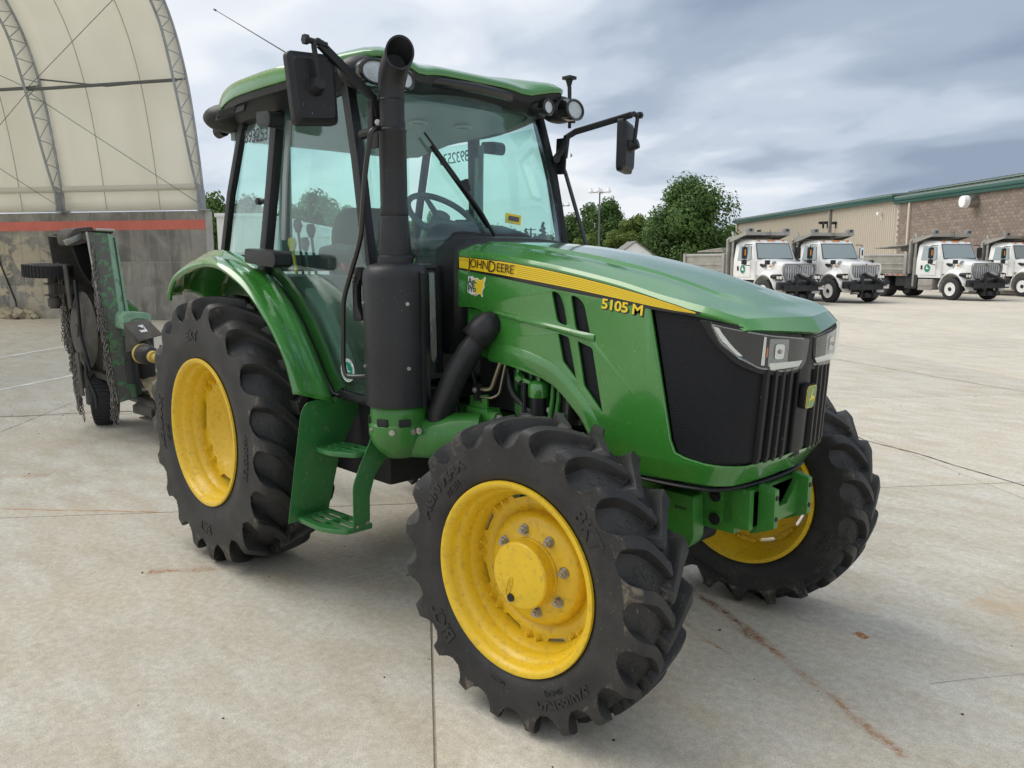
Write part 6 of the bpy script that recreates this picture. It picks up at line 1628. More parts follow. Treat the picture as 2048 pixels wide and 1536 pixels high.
# ---- white containers behind the wall
M['cwhite'] = mat('white_container_paint', (.84, .85, .85), .5, var=.04, vscale=1, dirt=(.45, .44, .40), dscale=1.5, damt=.3)
def container(px0, px1, depth, h_, label, dp=5.0):
    a = G(px0, depth); b_ = G(px1, depth); d_ = (b_ - a).normalized(); n_ = Vector((-d_.y, d_.x, 0)); w_ = (b_ - a).length
    C_ = thing('container', label, 'container', tuple(a), math.atan2(d_.y, d_.x))
    m_ = MB(); m_.b2(0, w_, 0, dp, .25, h_ - .04); m_.build('body', 'cwhite', C_, bevel=.03)
    m_ = MB(); m_.b2(-.05, w_ + .05, -.06, dp, h_ - .04, h_ + .08); m_.build('roof', 'cwhite', C_, bevel=.03)
    k_ = max(2, int(w_ / .45)); 
    for q in range(k_): m_ = MB(); m_.b2(w_ * (q + .42) / k_, w_ * (q + .58) / k_, -.04, 0, .4, h_ - .15); m_.build('rib', 'cwhite', C_, bevel=.01)
    m_ = MB(); m_.b2(.05, w_ - .05, -.03, 0, h_ * .52, h_ * .56); m_.build('rail', 'cwhite', C_)
    for x_ in (.15, w_ - .3): m_ = MB(); m_.b2(x_, x_ + .15, .05, dp - .1, 0, .25); m_.build('foot', 'dark', C_)
    return C_
container(438, 530, 27, 3.15, 'tall white container immediately right of the concrete wall end')
container(532, 612, 29, 2.95, 'white container seen through the rear cab glass behind the control levers')
container(614, 675, 31, 2.6, 'lower white container seen through the cab beside the seat')

# ------------------------------------------------------------------ buildings on the right
FD = Vector((math.cos(R(138.2)), math.sin(R(138.2)), 0)); RD = Vector((math.sin(R(138.2)), -math.cos(R(138.2)), 0)); B0 = Vector((CAMP.x, CAMP.y, 0)) + RD * 29.9
def BL(a, s_, z): return B0 + FD * a + RD * s_ + Vector((0, 0, z))          # a along the facade, s_ into the building
BROT = Matrix(((FD.x, RD.x, 0, 0), (FD.y, RD.y, 0, 0), (0, 0, 1, 0), (0, 0, 0, 1)))
def bbx(m_, a0, a1, s0, s1, z0, z1):
    P = [BL(a, s_, z) - B0 for z in (z0, z1) for s_ in (s0, s1) for a in (a0, a1)]
    return m_.add(P, [(0, 2, 3, 1), (4, 5, 7, 6), (0, 1, 5, 4), (2, 6, 7, 3), (0, 4, 6, 2), (1, 3, 7, 5)])
M['mortar'] = mat('pale_mortar', (.46, .42, .36), .95, var=.08, vscale=2)
bk = mat('split_face_block', (.205, .165, .140), .95, bump=.4, bscale=40); t = bk.node_tree; b = t.nodes['Principled BSDF']
oi = N(t, 'ShaderNodeObjectInfo'); g_ = N(t, 'ShaderNodeNewGeometry')
rn = mth(t, 'FRACT', mth(t, 'ADD', oi.outputs['Random'], g_.outputs['Random Per Island']), 0)
L(t, mixc(t, rn, mixc(t, noisen(t, g_.outputs['Position'], .35, 3, .5), (.215, .165, .135), (.175, .140, .125)), (.27, .215, .18)), b.inputs['Base Color'])
M['block'] = bk
M['tan'] = mat('tan_ribbed_siding', (.50, .445, .365), .5, var=.04, vscale=.5)
M['fascia'] = mat('green_fascia', (.018, .085, .066), .4, coat=.2)
M['roofm'] = mat('grey_green_roof', (.20, .25, .225), .5, var=.06)
A1, AE = 57.6, 93.9
BB = thing('block_building', 'brown split-face block building with a green fascia at the right edge', 'building', tuple(B0))
m_ = MB(); bbx(m_, 28, A1, 0, 20, 0, 5.62); m_.build('block_core', 'mortar', BB)
BWD, BH = .406, .2032
m_ = MB(); m_.b2(0, BWD - .022, -.022, 0, 0, BH - .020); bme = m_.mesh('block', 'block', 30, .004)
rows = range(int(5.58 / BH)); cnt = 0; rest = MB()
for r_ in rows:
    z = 5.60 - (r_ + 1) * BH
    off = (BWD / 2) if r_ % 2 else 0
    n_ = int((A1 - 29) / BWD)
    for q in range(n_):
        a = 29.2 + off + q * BWD
        if a + BWD > A1 - .05: continue
        px_ = 960 + F_ * 29.9 / a
        if 44.0 <= a <= 51.8 and r_ < 15 and cnt < 290:
            o = link('block', bme, BB); o.matrix_local = Matrix.Translation(BL(a, -.001, z) - B0) @ BROT; cnt += 1
        else:
            s0 = len(rest.v); rest.b2(0, BWD - .022, -.022, 0, 0, BH - .020); rest.xf(Matrix.Translation(BL(a, -.001 + random.uniform(-.003, 0), z) - B0) @ BROT, s0)
o = link('block_courses', rest.mesh('block_courses', 'block', 0), BB); o['kind'] = 'stuff'
m_ = MB(); bbx(m_, 27.8, A1 + .1, -.22, .05, 5.60, 5.80); bbx(m_, 27.8, A1 + .1, -.30, .05, 5.80, 6.02); m_.build('fascia', 'fascia', BB, bevel=.02)
def roofp(par, a0, a1, s0, z0, s1, z1, name='roof'):
    m_ = MB(); m_.slab([BL(a0, s0, z0) - B0, BL(a1, s0, z0) - B0, BL(a1, s1, z1) - B0, BL(a0, s1, z1) - B0], (0, 0, .08)); o = m_.build(name, 'roofm', par)
    rb = MB()
    n_ = int((a1 - a0) / .6)
    for q in range(n_): a = a0 + .3 + q * .6; rb.slab([BL(a, s0 - .02, z0 + .08) - B0, BL(a + .06, s0 - .02, z0 + .08) - B0, BL(a + .06, s1, z1 + .08) - B0, BL(a, s1, z1 + .08) - B0], (0, 0, .06))
    q_ = rb.build('roof_ribs', 'roofm', par); q_['kind'] = 'stuff'; return o
roofp(BB, 28, A1, -.28, 6.02, 2.2, 6.20)
m_ = MB(); bbx(m_, 28, 59.5, 1.6, 2.2, 6.2, 6.50); m_.build('upper_fascia', 'fascia', BB)
roofp(BB, 28, 59.5, 1.5, 6.50, 14, 7.6, 'upper_roof')
for a in (55.6,):
    m_ = MB(); bbx(m_, a, a + .22, -.16, -.02, 0, 5.60); m_.build('downspout', 'tan', BB, bevel=.02)
m_ = MB(); m_.tube([BL(48.2, -.02, 5.12) - B0, BL(48.2, -.55, 5.12) - B0], .36, 28); m_.tube([BL(48.2, -.55, 5.12) - B0, BL(48.2, -.62, 5.12) - B0], .30, 28); VT = m_.build('exhaust_vent', 'steel', BB)
m_ = MB(); m_.tube([BL(48.2, -.62, 5.12) - B0, BL(48.2, -.95, 5.12) - B0], [.37, .34], 28); m_.build('vent_cap', 'cwhite', VT, bevel=.03)
for q in range(3): m_ = MB(); m_.tube([BL(48.2 + .2 * math.cos(q * 2.1), -.1, 5.12 + .36 * math.sin(q * 2.1)) - B0, BL(48.2 + .2 * math.cos(q * 2.1), -.85, 5.12 + .36 * math.sin(q * 2.1)) - B0], .025, 6); m_.build('vent_strut', 'steel', VT)
m_ = MB(); bbx(m_, 28, 96, -3.2, -.2, -.02, .13); o = m_.build('pavement', 'concrete', bevel=.02); o.location = B0; kind(o, 'structure')

MBD = thing('metal_building', 'long tan ribbed-metal building with a green eave behind the parked trucks', 'building', tuple(B0))
m_ = MB(); bbx(m_, A1 + .02, AE, .10, 24, 0, 5.95); m_.build('building_core', 'tan', MBD)
PW = .912; nP = int((AE - A1 - .1) / PW)
m_ = MB(); m_.b2(0, PW - .004, -.012, .06, 0, 5.9)
for q in range(3): x_ = .06 + q * PW / 3; m_.rings([[(x_ + dx, dy, z) for dx, dy in ((0, -.012), (.05, -.075), (.12, -.075), (.17, -.012))] for z in (0, 5.9)])
pmsh = m_.mesh('siding_panel', 'tan', 30)
for q in range(nP):
    o = link('siding_panel', pmsh, MBD); o.matrix_local = Matrix.Translation(BL(A1 + .08 + q * PW, .03, 0) - B0) @ BROT
m_ = MB(); bbx(m_, A1, AE + .15, -.35, .10, 5.86, 6.08); bbx(m_, A1, AE + .15, -.42, .10, 6.08, 6.22); m_.build('eave', 'fascia', MBD, bevel=.02)
roofp(MBD, A1 + .1, AE + .1, -.38, 6.22, 12, 7.3)
m_ = MB(); bbx(m_, AE - .05, AE + .12, -.10, 24, 0, 5.86); m_.build('corner_trim', 'tan', MBD)
m_ = MB(); bbx(m_, AE - .7, AE - .5, -.25, -.05, 0, 5.86); m_.build('downspout', 'tan', MBD, bevel=.02)
m_ = MB(); bbx(m_, 68.3, 68.5, -.25, -.05, 0, 5.86); m_.build('downspout', mat('grey_downspout', (.25, .24, .22), .5), MBD, bevel=.02)
for px_, z_, w_ in ((1522, 4.6, .35), (1648, 4.75, .35), (1657, 4.72, .30), (1674, 4.62, .4), (1766, 4.95, .25)):
    a = 29.9 * F_ / (px_ - 962)
    m_ = MB(); bbx(m_, a - w_ / 2, a + w_ / 2, -.40, -.05, z_, z_ + .22); bbx(m_, a - .06, a + .06, -.10, 0.02, z_ - .35, z_); m_.build('wall_lamp', 'dark' if px_ < 1700 else 'cwhite', MBD, bevel=.03)

# ------------------------------------------------------------------ snow-plough dump trucks
M['tw'] = mat('white_truck_paint', (.80, .80, .79), .28, coat=.7, dirt=(.60, .58, .54), dscale=3, damt=.2)
M['silver'] = mat('silver_surround', (.26, .265, .275), .4, metal=.3)
M['stainless'] = mat('weathered_stainless', (.40, .39, .36), .42, metal=.55, var=.14, vscale=2, dirt=(.26, .24, .21), dscale=3, damt=.5)
M['tblack'] = mat('black_frame_paint', (.014, .015, .018), .5, var=.3, vscale=4, dirt=(.09, .085, .075), dscale=6, damt=.4)
M['cream'] = mat('cream_bonnet_panel', (.62, .60, .48), .5)
M['bar_metal'] = mat('plated_bar', (.30, .31, .33), .25, metal=.8)
M['amber'] = mat('amber_marker', (.80, .28, .04), .3); M['tred'] = mat('red_reflector', (.40, .03, .02), .4)
M['inner'] = mat('dusty_wheel_arch', (.33, .30, .24), .9)
WMESH = {}
def truck_wheel_meshes():
    m_ = MB(); r_, w_ = .50, .29
    m_.lathe([(.29, -w_ * .42), (.31, -w_ * .5), (.44, -w_ * .5), (.485, -w_ * .42), (.50, -w_ * .30), (.495, -w_ * .16), (.50, -w_ * .14), (.495, 0), (.50, .14 * w_), (.495, .16 * w_), (.50, w_ * .30), (.485, w_ * .42), (.44, w_ * .5), (.31, w_ * .5), (.29, w_ * .42)], axis='y', n=48)
    WMESH['tyre'] = m_.mesh('tyre', 'truck_rubber', 30)
    m_ = MB(); m_.lathe([(.295, -.13), (.30, -.145), (.285, -.14), (.265, -.10), (.20, -.105), (.13, -.085), (.12, -.10), (.10, -.13), (.06, -.15), (0, -.15)], axis='y', n=40); WMESH['rimf'] = m_.mesh('rim', 'tw', 35)
    m_ = MB(); m_.lathe([(.295, -.13), (.30, -.145), (.285, -.14), (.265, -.02), (.22, .02), (.13, .03), (.12, -.02), (0, -.02)], axis='y', n=40); WMESH['rimr'] = m_.mesh('rim', 'tw', 35)
    m_ = MB(); m_.lathe([(.095, -.14), (.09, -.155), (.05, -.17), (0, -.17)], axis='y', n=20)
    for q in range(10): a = 2 * PI * q / 10; m_.tube([(.155 * math.cos(a), -.09, .155 * math.sin(a)), (.155 * math.cos(a), -.115, .155 * math.sin(a))], .016, 6)
    WMESH['hub'] = m_.mesh('hub', 'tblack', 30)
truck_wheel_meshes()
def tparts(T, surround, bonnet_mat, idx):
    def P(m_, name, mt, bevel=0, par=None, smooth=35): return m_.build(name, mt, par or T, bevel=bevel, smooth=smooth)
    # cab
    cabp = [(-.72, 1.05), (-.72, 1.83), (-1.02, 2.50), (-1.10, 2.62), (-1.22, 2.66), (-2.10, 2.66), (-2.20, 2.60), (-2.22, 1.05)]
    m_ = MB(); m_.rings([[(x, y * (1 - .10 * max(0, (z - 1.8)) / .85), z) for x, z in rnd(cabp, .05)] for y in (-1.04, -1.0, 1.0, 1.04)]); m_ = MB()
    secs_ = []
    for x, zt, hw_ in ((-.70, 1.80, .98), (-.74, 1.86, 1.0), (-1.02, 2.50, .93), (-1.10, 2.60, .90), (-1.24, 2.655, .88), (-1.70, 2.68, .89), (-2.12, 2.66, .89), (-2.22, 2.56, .93)):
        secs_.append([(x, -1.04, .98), (x, -1.06, 1.25), (x, -1.05, 1.78), (x, -hw_ - .02, zt - .10), (x, -hw_ + .08, zt), (x, 0, zt + .02), (x, hw_ - .08, zt), (x, hw_ + .02, zt - .10), (x, 1.05, 1.78), (x, 1.06, 1.25), (x, 1.04, .98)])
    m_.rings(secs_); P(m_, 'cab', 'tw', 0)
    n_ = Vector((.92, 0, .40)).normalized()
    m_ = MB(); m_.slab([(-.735, -.88, 1.87), (-.735, .88, 1.87), (-1.005, .80, 2.48), (-1.005, -.80, 2.48)], n_ * .02); WS = P(m_, 'windscreen', 'truck_glass_b')
    m_ = MB(); m_.tube([(-.725, -.90, 1.865), (-.725, .90, 1.865), (-1.0, .82, 2.50), (-1.0, -.82, 2.50), (-.725, -.90, 1.865)], .02, 6); P(m_, 'screen_seal', 'tblack', par=WS)
    for s_ in (-1, 1):
        m_ = MB(); m_.slab([(-.98, s_ * 1.062, 1.84), (-1.12, s_ * .968, 2.42), (-1.28, s_ * .962, 2.45), (-1.24, s_ * 1.062, 1.75)], (0, s_ * .012, 0)); P(m_, 'vent_window', 'truck_glass_b')
        m_ = MB(); m_.slab([(-1.30, s_ * 1.066, 1.80), (-1.32, s_ * .965, 2.44), (-1.92, s_ * .962, 2.44), (-1.94, s_ * 1.062, 1.80)], (0, s_ * .012, 0)); P(m_, 'side_window', 'truck_glass_b')
        m_ = MB(); m_.b2(-1.98, -.98, s_ * 1.062, s_ * 1.075, 1.10, 1.76); D = P(m_, 'door', 'tw', .01)
        m_ = MB(); m_.b2(-1.90, -1.80, s_ * 1.075, s_ * 1.10, 1.36, 1.55); P(m_, 'door_handle', 'tblack', .01, D)
        m_ = MB(); m_.lathe([(0, 0), (.20, 0), (.20, .006), (0, .006)], n=32); m_.xf(frame((-1.50, s_ * 1.076, 1.42), (-s_, 0, 0), (0, 0, 1))); E_ = P(m_, 'emblem', 'teal', par=D)
        m_ = MB(); m_.add([frame((-1.50, s_ * 1.083, 1.42), (-s_, 0, 0), (0, 0, 1)) @ Vector(p) for p in ((-.10, -.02, 0), (.02, -.06, 0), (.13, -.02, 0), (.03, 0, 0), (-.03, .13, 0))], [(0, 1, 3), (1, 2, 3), (0, 3, 4)]); P(m_, 'emblem_wings', 'white', par=E_, smooth=0)
        m_ = MB(); m_.lathe([(.185, .0), (.20, .0), (.20, .010), (.185, .010)], n=32, closed=True); m_.xf(frame((-1.50, s_ * 1.076, 1.42), (-s_, 0, 0), (0, 0, 1))); P(m_, 'emblem_ring', 'white', par=E_)
        # mirrors on bows
        m_ = MB(); m_.rings([[(x, s_ * 1.36 + a, b_) for a, b_ in rnd([(-.11, 1.86), (.11, 1.86), (.11, 2.36), (-.11, 2.36)], .05)] for x in (-.98, -1.07)]); m_.rings([[(x, s_ * 1.36 + a, b_) for a, b_ in rnd([(-.11, 1.62), (.11, 1.62), (.11, 1.83), (-.11, 1.83)], .05)] for x in (-.98, -1.07)]); MM = P(m_, 'mirror', 'tblack' if s_ < 0 or idx in (0, 2) else 'chrome', .01)
        m_ = MB(); m_.b2(-.965, -.975, s_ * 1.36 - .03, s_ * 1.36 + .03, 2.0, 2.25); P(m_, 'mirror_marker', 'amber' if s_ < 0 else 'tblack', par=MM)
        m_ = MB(); m_.tube([(-1.0, s_ * 1.0, 2.46), (-1.02, s_ * 1.36, 2.46), (-1.02, s_ * 1.36, 1.60), (-1.05, s_ * 1.05, 1.58)], .018, 8, smooth=.06); P(m_, 'mirror_bow', 'tblack', par=MM)
        # fender lamp and plough lights
        m_ = MB(); m_.tube([(-.05, s_ * .98, 1.42), (.04, s_ * 1.0, 1.62)], .014, 6); m_.b2(-.02, .10, s_ * .98 - .09, s_ * .98 + .09, 1.62, 1.80); PL = P(m_, 'plough_lamp', 'tblack', .02)
        m_ = MB(); m_.tube([(.12, s_ * .76, 1.68), (.22, s_ * .76, 1.68)], [.06, .09], 16); P(m_, 'round_lamp', 'steel', par=PL)
        m_ = MB(); m_.b2(.08, .14, s_ * .88 - .04, s_ * .88 + .04, 1.52, 1.58); P(m_, 'lamp_marker', 'amber', par=PL)
    for y_ in (-.62, -.14, 0, .14, .62): m_ = MB(); m_.b2(-1.16, -1.06, y_ - .05, y_ + .05, 2.62, 2.665); P(m_, 'roof_marker', 'amber', .01)
    # bonnet, guards, grille
    m_ = MB(); hs_ = []
    for x, zt, hw_, zs in ((-.78, 1.88, 1.0, 1.55), (-.45, 1.84, .92, 1.50), (0, 1.79, .80, 1.38), (.45, 1.73, .80, 1.25), (.72, 1.69, .76, 1.15), (.80, 1.66, .73, 1.10)):
        hs_.append([(x, -hw_, zs - .35), (x, -hw_, zs), (x, -hw_ * .96, zt - .12), (x, -hw_ * .72, zt - .02), (x, 0, zt), (x, hw_ * .72, zt - .02), (x, hw_ * .96, zt - .12), (x, hw_, zs), (x, hw_, zs - .35)])
    m_.rings(hs_); P(m_, 'bonnet', bonnet_mat)
    for s_ in (-1, 1):
        m_ = MB(); rr = []
        for q in range(19):
            a = R(200 - q * 11.5); x = .66 * math.cos(a); z = .52 + .66 * math.sin(a)
            if q > 14: x += .02 * (q - 14)
            rr.append([(x, s_ * 1.12, max(z, .66)), (x * 1.08, s_ * 1.13, max(z, .64) + .05 * math.sin(a)), (x * 1.12, s_ * 1.02, z + .16 * max(0, math.sin(a))), (x * 1.10, s_ * .80, z + .30 * max(0, math.sin(a))), (x, s_ * .60, z + .34 * max(0, math.sin(a))), (x, s_ * .55, z)])
        m_.rings(rr, closed=False); o = P(m_, 'front_guard', 'tw', smooth=50); solidify(o, .02)
        m_ = MB(); m_.b2(-.55, .5, s_ * .52, s_ * .56, .6, 1.4); P(m_, 'arch_liner', 'inner')
        m_ = MB(); m_.rings([[(x, s_ * y, z) for y, z in rnd([(.74, .98), (1.08, 1.04), (1.14, 1.14), (1.08, 1.22), (.80, 1.24)], .05)] for x in (.45, .72, .78)]); HL = P(m_, 'headlamp', 'lamp_dark')
        m_ = MB()
        for yy, rr_ in ((.86, .075), (1.0, .065)): m_.tube([(.775, s_ * yy, 1.10), (.79, s_ * yy, 1.10)], rr_, 16)
        P(m_, 'reflector', 'chrome', par=HL); m_ = MB(); m_.b2(.70, .782, s_ * 1.01, s_ * 1.07, 1.10, 1.18); P(m_, 'indicator', 'amber', .01, HL)
        m_ = MB(); m_.prism(rnd([(-.20, 1.62), (-.50, 1.66), (-.58, 1.60), (-.38, 1.50), (-.22, 1.52)], .04), s_ * .86, s_ * .925); P(m_, 'bonnet_vent', 'tblack')
    srf = rnd([(-.64, .96), (.64, .96), (.80, 1.35), (.78, 1.66), (-.78, 1.66), (-.80, 1.35)], .12)
    op = rnd([(-.58, 1.02), (.58, 1.02), (.73, 1.35), (.71, 1.60), (.10, 1.615), (0, 1.53), (-.10, 1.615), (-.71, 1.60), (-.73, 1.35)], .05)
    me = fill2d([srf, op], .05, .01)
    for v in me.vertices: v.co = Vector((.84 + v.co.z - .02 * abs(v.co.x) ** 2, v.co.x, v.co.y))
    me.name = 'grille_surround'; me.materials.append(M[surround]); GSR = link('grille_surround', me, T)
    m_ = MB(); m_.b2(.72, .78, -.70, .70, 1.02, 1.60); P(m_, 'grille_mesh', 'tblack')
    m_ = MB(); m_.b2(.815, .840, -.019, .019, 1.06, 1.56); bm__ = m_.mesh('grille_bar', 'bar_metal', 30, .004)
    for q in range(11):
        y_ = -.58 + q * .116
        link('grille_bar', bm__, T, (0, y_, 0))
    m_ = MB(); s0 = 0; m_.box((0, 0, 0), (.02, .10, .10), rot=(R(45), 0, 0)); m_.xf(Matrix.Translation((.90, 0, 1.60))); P(m_, 'diamond_badge', 'steel'); m_ = MB(); m_.box((0, 0, 0), (.02, .05, .05), rot=(R(45), 0, 0)); m_.xf(Matrix.Translation((.905, 0, 1.60))); P(m_, 'badge_centre', 'tred' if idx in (1, 3) else 'silver')
    # chassis
    m_ = MB(); m_.b2(.86, 1.04, -1.14, 1.14, .62, .92); P(m_, 'bumper', 'tblack', .03)
    m_ = MB()
    for s_ in (-1, 1): m_.b2(-5.9, .9, s_ * .48 - .05, s_ * .48 + .05, .72, .98)
    for x in (-5.6, -3.4, -2.4, .4): m_.b2(x - .05, x + .05, -.5, .5, .75, .95)
    P(m_, 'chassis_rails', 'tblack')
    m_ = MB(); m_.b2(-.55, .55, -.40, .40, .60, 1.3); m_.b2(-2.3, -.6, -.45, .45, .55, 1.0); P(m_, 'engine', 'tblack', .05)
    # plough hitch
    m_ = MB()
    for s_ in (-1, 1):
        m_.b2(1.05, 1.17, s_ * .34 - .05, s_ * .34 + .05, .34, 1.20)
    m_.b2(1.05, 1.16, -.95, .95, .56, .80); m_.b2(1.0, 1.2, -.45, .45, .24, .40); m_.b2(1.16, 1.30, -.30, -.12, .26, .44); m_.b2(1.16, 1.30, .12, .30, .26, .44); m_.b2(1.06, 1.14, -.4, .4, 1.02, 1.16)
    PH = P(m_, 'plough_hitch', 'tblack', .015)
    m_ = MB(); m_.slab([(1.10, -.38, 1.20), (1.18, -.38, 1.26), (1.42, .56, .80), (1.34, .60, .72)], (.0, .16, .03)); P(m_, 'lift_arm', 'tblack', .01, PH)
    m_ = MB(); m_.slab([(1.15, -.26, 1.215), (1.23, -.26, 1.27), (1.30, .04, 1.13), (1.22, .04, 1.08)], (.01, .13, .03)); P(m_, 'arm_plate', 'stainless', par=PH)
    m_ = MB(); m_.tube([(1.10, -.34, .90), (1.12, -.34, 1.20)], .035, 10); P(m_, 'lift_ram', 'steel', par=PH)
    m_ = MB(); m_.b2(1.175, 1.19, .70, .98, .62, .78); LP = P(m_, 'number_plate', 'white', par=PH); text_on(['1A 296', 'B 5514', 'T5 28', 'E 4471'][idx], 'plate_lettering', .10, frame((1.192, .84, .70), (0, 1, 0), (0, 0, 1)), 'tred', LP, .001)
    # wheels
    for x, ys in ((0, (1.0,)), (-4.45, (.97, .64))):
        for s_ in (-1, 1):
            for k_, y in enumerate(ys):
                Wt = bpy.data.objects.new('front_wheel' if x == 0 else 'rear_wheel', None); COL.objects.link(Wt); Wt.parent = T; Wt.location = (x, s_ * y, .5); Wt.scale = (1, -s_ * -1 * -1 if False else (1 if s_ < 0 else -1), 1)
                if x == 0: Wt.rotation_euler = (0, 0, R(2))
                link('tyre', WMESH['tyre'], Wt); 
                if k_ == 0: link('rim', WMESH['rimf' if x == 0 else 'rimr'], Wt); link('hub', WMESH['hub'], Wt, (0, 0 if x == 0 else .10, 0))
    m_ = MB(); m_.tube([(0, -1, .5), (0, 1, .5)], .07, 10); m_.tube([(-4.45, -1, .5), (-4.45, 1, .5)], .10, 10); m_.tube([(-4.45, 0, .5), (-4.25, 0, .5)], .24, 16); P(m_, 'axles', 'tblack')
    for s_ in (-1, 1):
        m_ = MB(); rr = []
        for q in range(13):
            a = R(-12 + q * 17); rr.append([(-4.45 + .62 * math.cos(a), s_ * y, .5 + .62 * math.sin(a)) for y in (.55, .60, 1.12, 1.16)])
        m_.rings(rr, closed=False); o = P(m_, 'rear_guard', 'tblack'); solidify(o, .02)
    # tank, exhaust
    m_ = MB(); m_.b2(-2.05, -1.15, -1.06, -.62, .42, .92); P(m_, 'fuel_tank', 'stainless', .05)
    m_ = MB(); m_.b2(-2.0, -1.2, -1.10, -1.04, .62, .66); m_.b2(-2.0, -1.2, -1.10, -1.0, .40, .44); P(m_, 'cab_step', 'stainless')
    for q_ in ((-2.9, -2.1, -1.08, -.5, .45, 1.10), (-2.9, -2.1, .5, 1.08, .45, 1.10), (-3.6, -3.0, -1.0, -.5, .55, 1.05)):
        m_ = MB(); m_.b2(*q_); P(m_, 'equipment_box', 'tblack', .02)
    m_ = MB(); m_.tube([(-2.36, -1.02, .55), (-2.36, -1.02, 1.95)], .085, 16); m_.tube([(-2.36, -1.02, 1.9), (-2.36, -1.02, 2.85), (-2.44, -1.02, 3.02)], .062, 16, smooth=.12); P(m_, 'exhaust_stack', 'stainless')
    # dump body
    bx0, bx1 = -6.1, -2.62
    m_ = MB()
    m_.prism([(-1.12, 1.15), (-1.20, 1.30), (-1.20, 2.05), (-1.12, 2.10), (-1.08, 2.05), (-1.08, 1.35), (1.08, 1.35), (1.08, 2.05), (1.12, 2.10), (1.20, 2.05), (1.20, 1.30), (1.12, 1.15)], bx0, bx1, 'x'); DB = P(m_, 'dump_body', 'stainless', .01)
    for s_ in (-1, 1):
        for z_ in (1.36, 1.62, 2.02): m_ = MB(); m_.b2(bx0 + .1, bx1 - .1, s_ * 1.20, s_ * 1.245, z_ - .04, z_ + .04); P(m_, 'side_rail', 'stainless', .01, DB)
        for x_ in (bx0 + .12, bx1 - .12): m_ = MB(); m_.b2(x_ - .09, x_ + .09, s_ * 1.19, s_ * 1.27, 1.10, 2.12); P(m_, 'corner_post', 'stainless', .01, DB)
        m_ = MB(); m_.b2(bx0, bx1, s_ * 1.14, s_ * 1.22, 1.04, 1.14); RR_ = P(m_, 'bottom_rail', 'stainless', par=DB)
        for q in range(9): m_ = MB(); m_.b2(bx0 + .3 + q * .36, bx0 + .45 + q * .36, s_ * 1.22, s_ * 1.226, 1.06, 1.115); P(m_, 'reflector_strip', 'tred', par=RR_)
        m_ = MB(); m_.b2(bx1 - .5, bx1 - .42, s_ * 1.22, s_ * 1.232, 1.05, 1.12); P(m_, 'side_marker', 'amber', par=RR_)
    m_ = MB(); m_.prism([(-1.20, 1.15), (1.20, 1.15), (1.20, 2.70), (1.05, 2.82), (-1.05, 2.82), (-1.20, 2.70)], bx1, bx1 + .10, 'x'); P(m_, 'headboard', 'stainless', .01, DB)
    m_ = MB(); m_.slab([(bx1 + .05, -1.12, 2.74), (bx1 + .05, 1.12, 2.74), (-1.30, 1.08, 2.90), (-1.30, -1.08, 2.90)], (0, 0, .04)); m_.b2(-1.36, -1.26, -1.10, 1.10, 2.86, 3.00); m_.b2(-2.6, -2.45, -1.0, 1.0, 2.5, 2.78)
    for s_ in (-1, 1): m_.slab([(bx1 + .05, s_ * 1.10, 2.55), (bx1 + .05, s_ * 1.10, 2.80), (-1.30, s_ * 1.08, 2.96), (-1.30, s_ * 1.08, 2.88)], (0, s_ * .03, 0))
    CSH = P(m_, 'cab_shield', 'stainless', par=DB)
    for s_ in (-1, 1):
        m_ = MB(); m_.b2(-1.45, -1.25, s_ * .92 - .15, s_ * .92 + .15, 3.0, 3.15); SB_ = P(m_, 'strobe_box', 'silver', .02, CSH)
        m_ = MB(); m_.b2(-1.25, -1.235, s_ * .92 - .05, s_ * .92 + .05, 3.03, 3.12); P(m_, 'strobe', 'tblack', par=SB_)
    m_ = MB(); m_.tube([(-1.2, .02, 2.65), (-1.2, .02, 3.1)], .01, 5); P(m_, 'whip_aerial', 'tblack')
    m_ = MB(); m_.b2(bx0 - .06, bx0, -1.18, 1.18, 1.12, 2.1); P(m_, 'tailgate', 'stainless', .01, DB)
M['truck_glass_b'] = mat('dark_tinted_glass', (.26, .32, .32), .06, coat=1.0, spec=.9)
def truck(px, depth, heading, label, idx, scale=.925, surround='silver', bonnet='tw'):
    T = thing('dump_truck', label, 'dump truck', tuple(G(px, depth)), R(heading), 'snow-plough dump trucks parked by the buildings')
    T.scale = (scale,) * 3
    tparts(T, surround, bonnet, idx); return T
truck(1574, 31.2, -25, 'white dump truck with silver grille, furthest left, its body against the trees', 0)
t2 = truck(1704, 32.3, -27, 'white dump truck with a white grille surround, directly right of the leftmost truck', 1, surround='tw')
truck(1946, 33.9, -29, 'white dump truck standing clear, its whole flank and rear wheel in view', 2)
t4 = truck(2086, 37.2, -29, 'white dump truck with cream bonnet edge, partly hidden at the right edge of the picture', 3, surround='cream')
# beacon bar and salt spreader pieces
BC = thing('beacon_bar', 'orange beacon bar standing between the two left dump trucks', 'beacon', tuple(G(1604, 34.5)))
m_ = MB(); m_.b2(-.30, .30, -.12, .12, 2.35, 2.52); m_.build('amber_lens', 'amber', BC, bevel=.04); m_ = MB(); m_.tube([(0, 0, 0), (0, 0, 2.36)], .05, 8); m_.build('mast', 'tblack', BC)
for px_, dp_, lb in ((1455, 37.5, 'grey folded tarp lid over the body of the leftmost dump truck'), (1812, 38.2, 'stainless sheet lid resting above the body of the nearest-right dump truck')):
    p_ = G(px_, dp_); m_ = MB(); m_.box((0, 0, 0), (1.9, 2.0, .05), rot=(0, R(-4), R(-24))); m_.box((.2, 0, -.12), (.9, .3, .2), rot=(0, 0, R(-24)));
    m_.box((.2, 0, -1.15 if px_ < 1600 else -1.15), (.25, .25, 2.0)); o = m_.build('body_lid', 'stainless', None, (p_.x, p_.y, 2.13 if px_ < 1600 else 2.28)); tag(o, lb, 'lid')

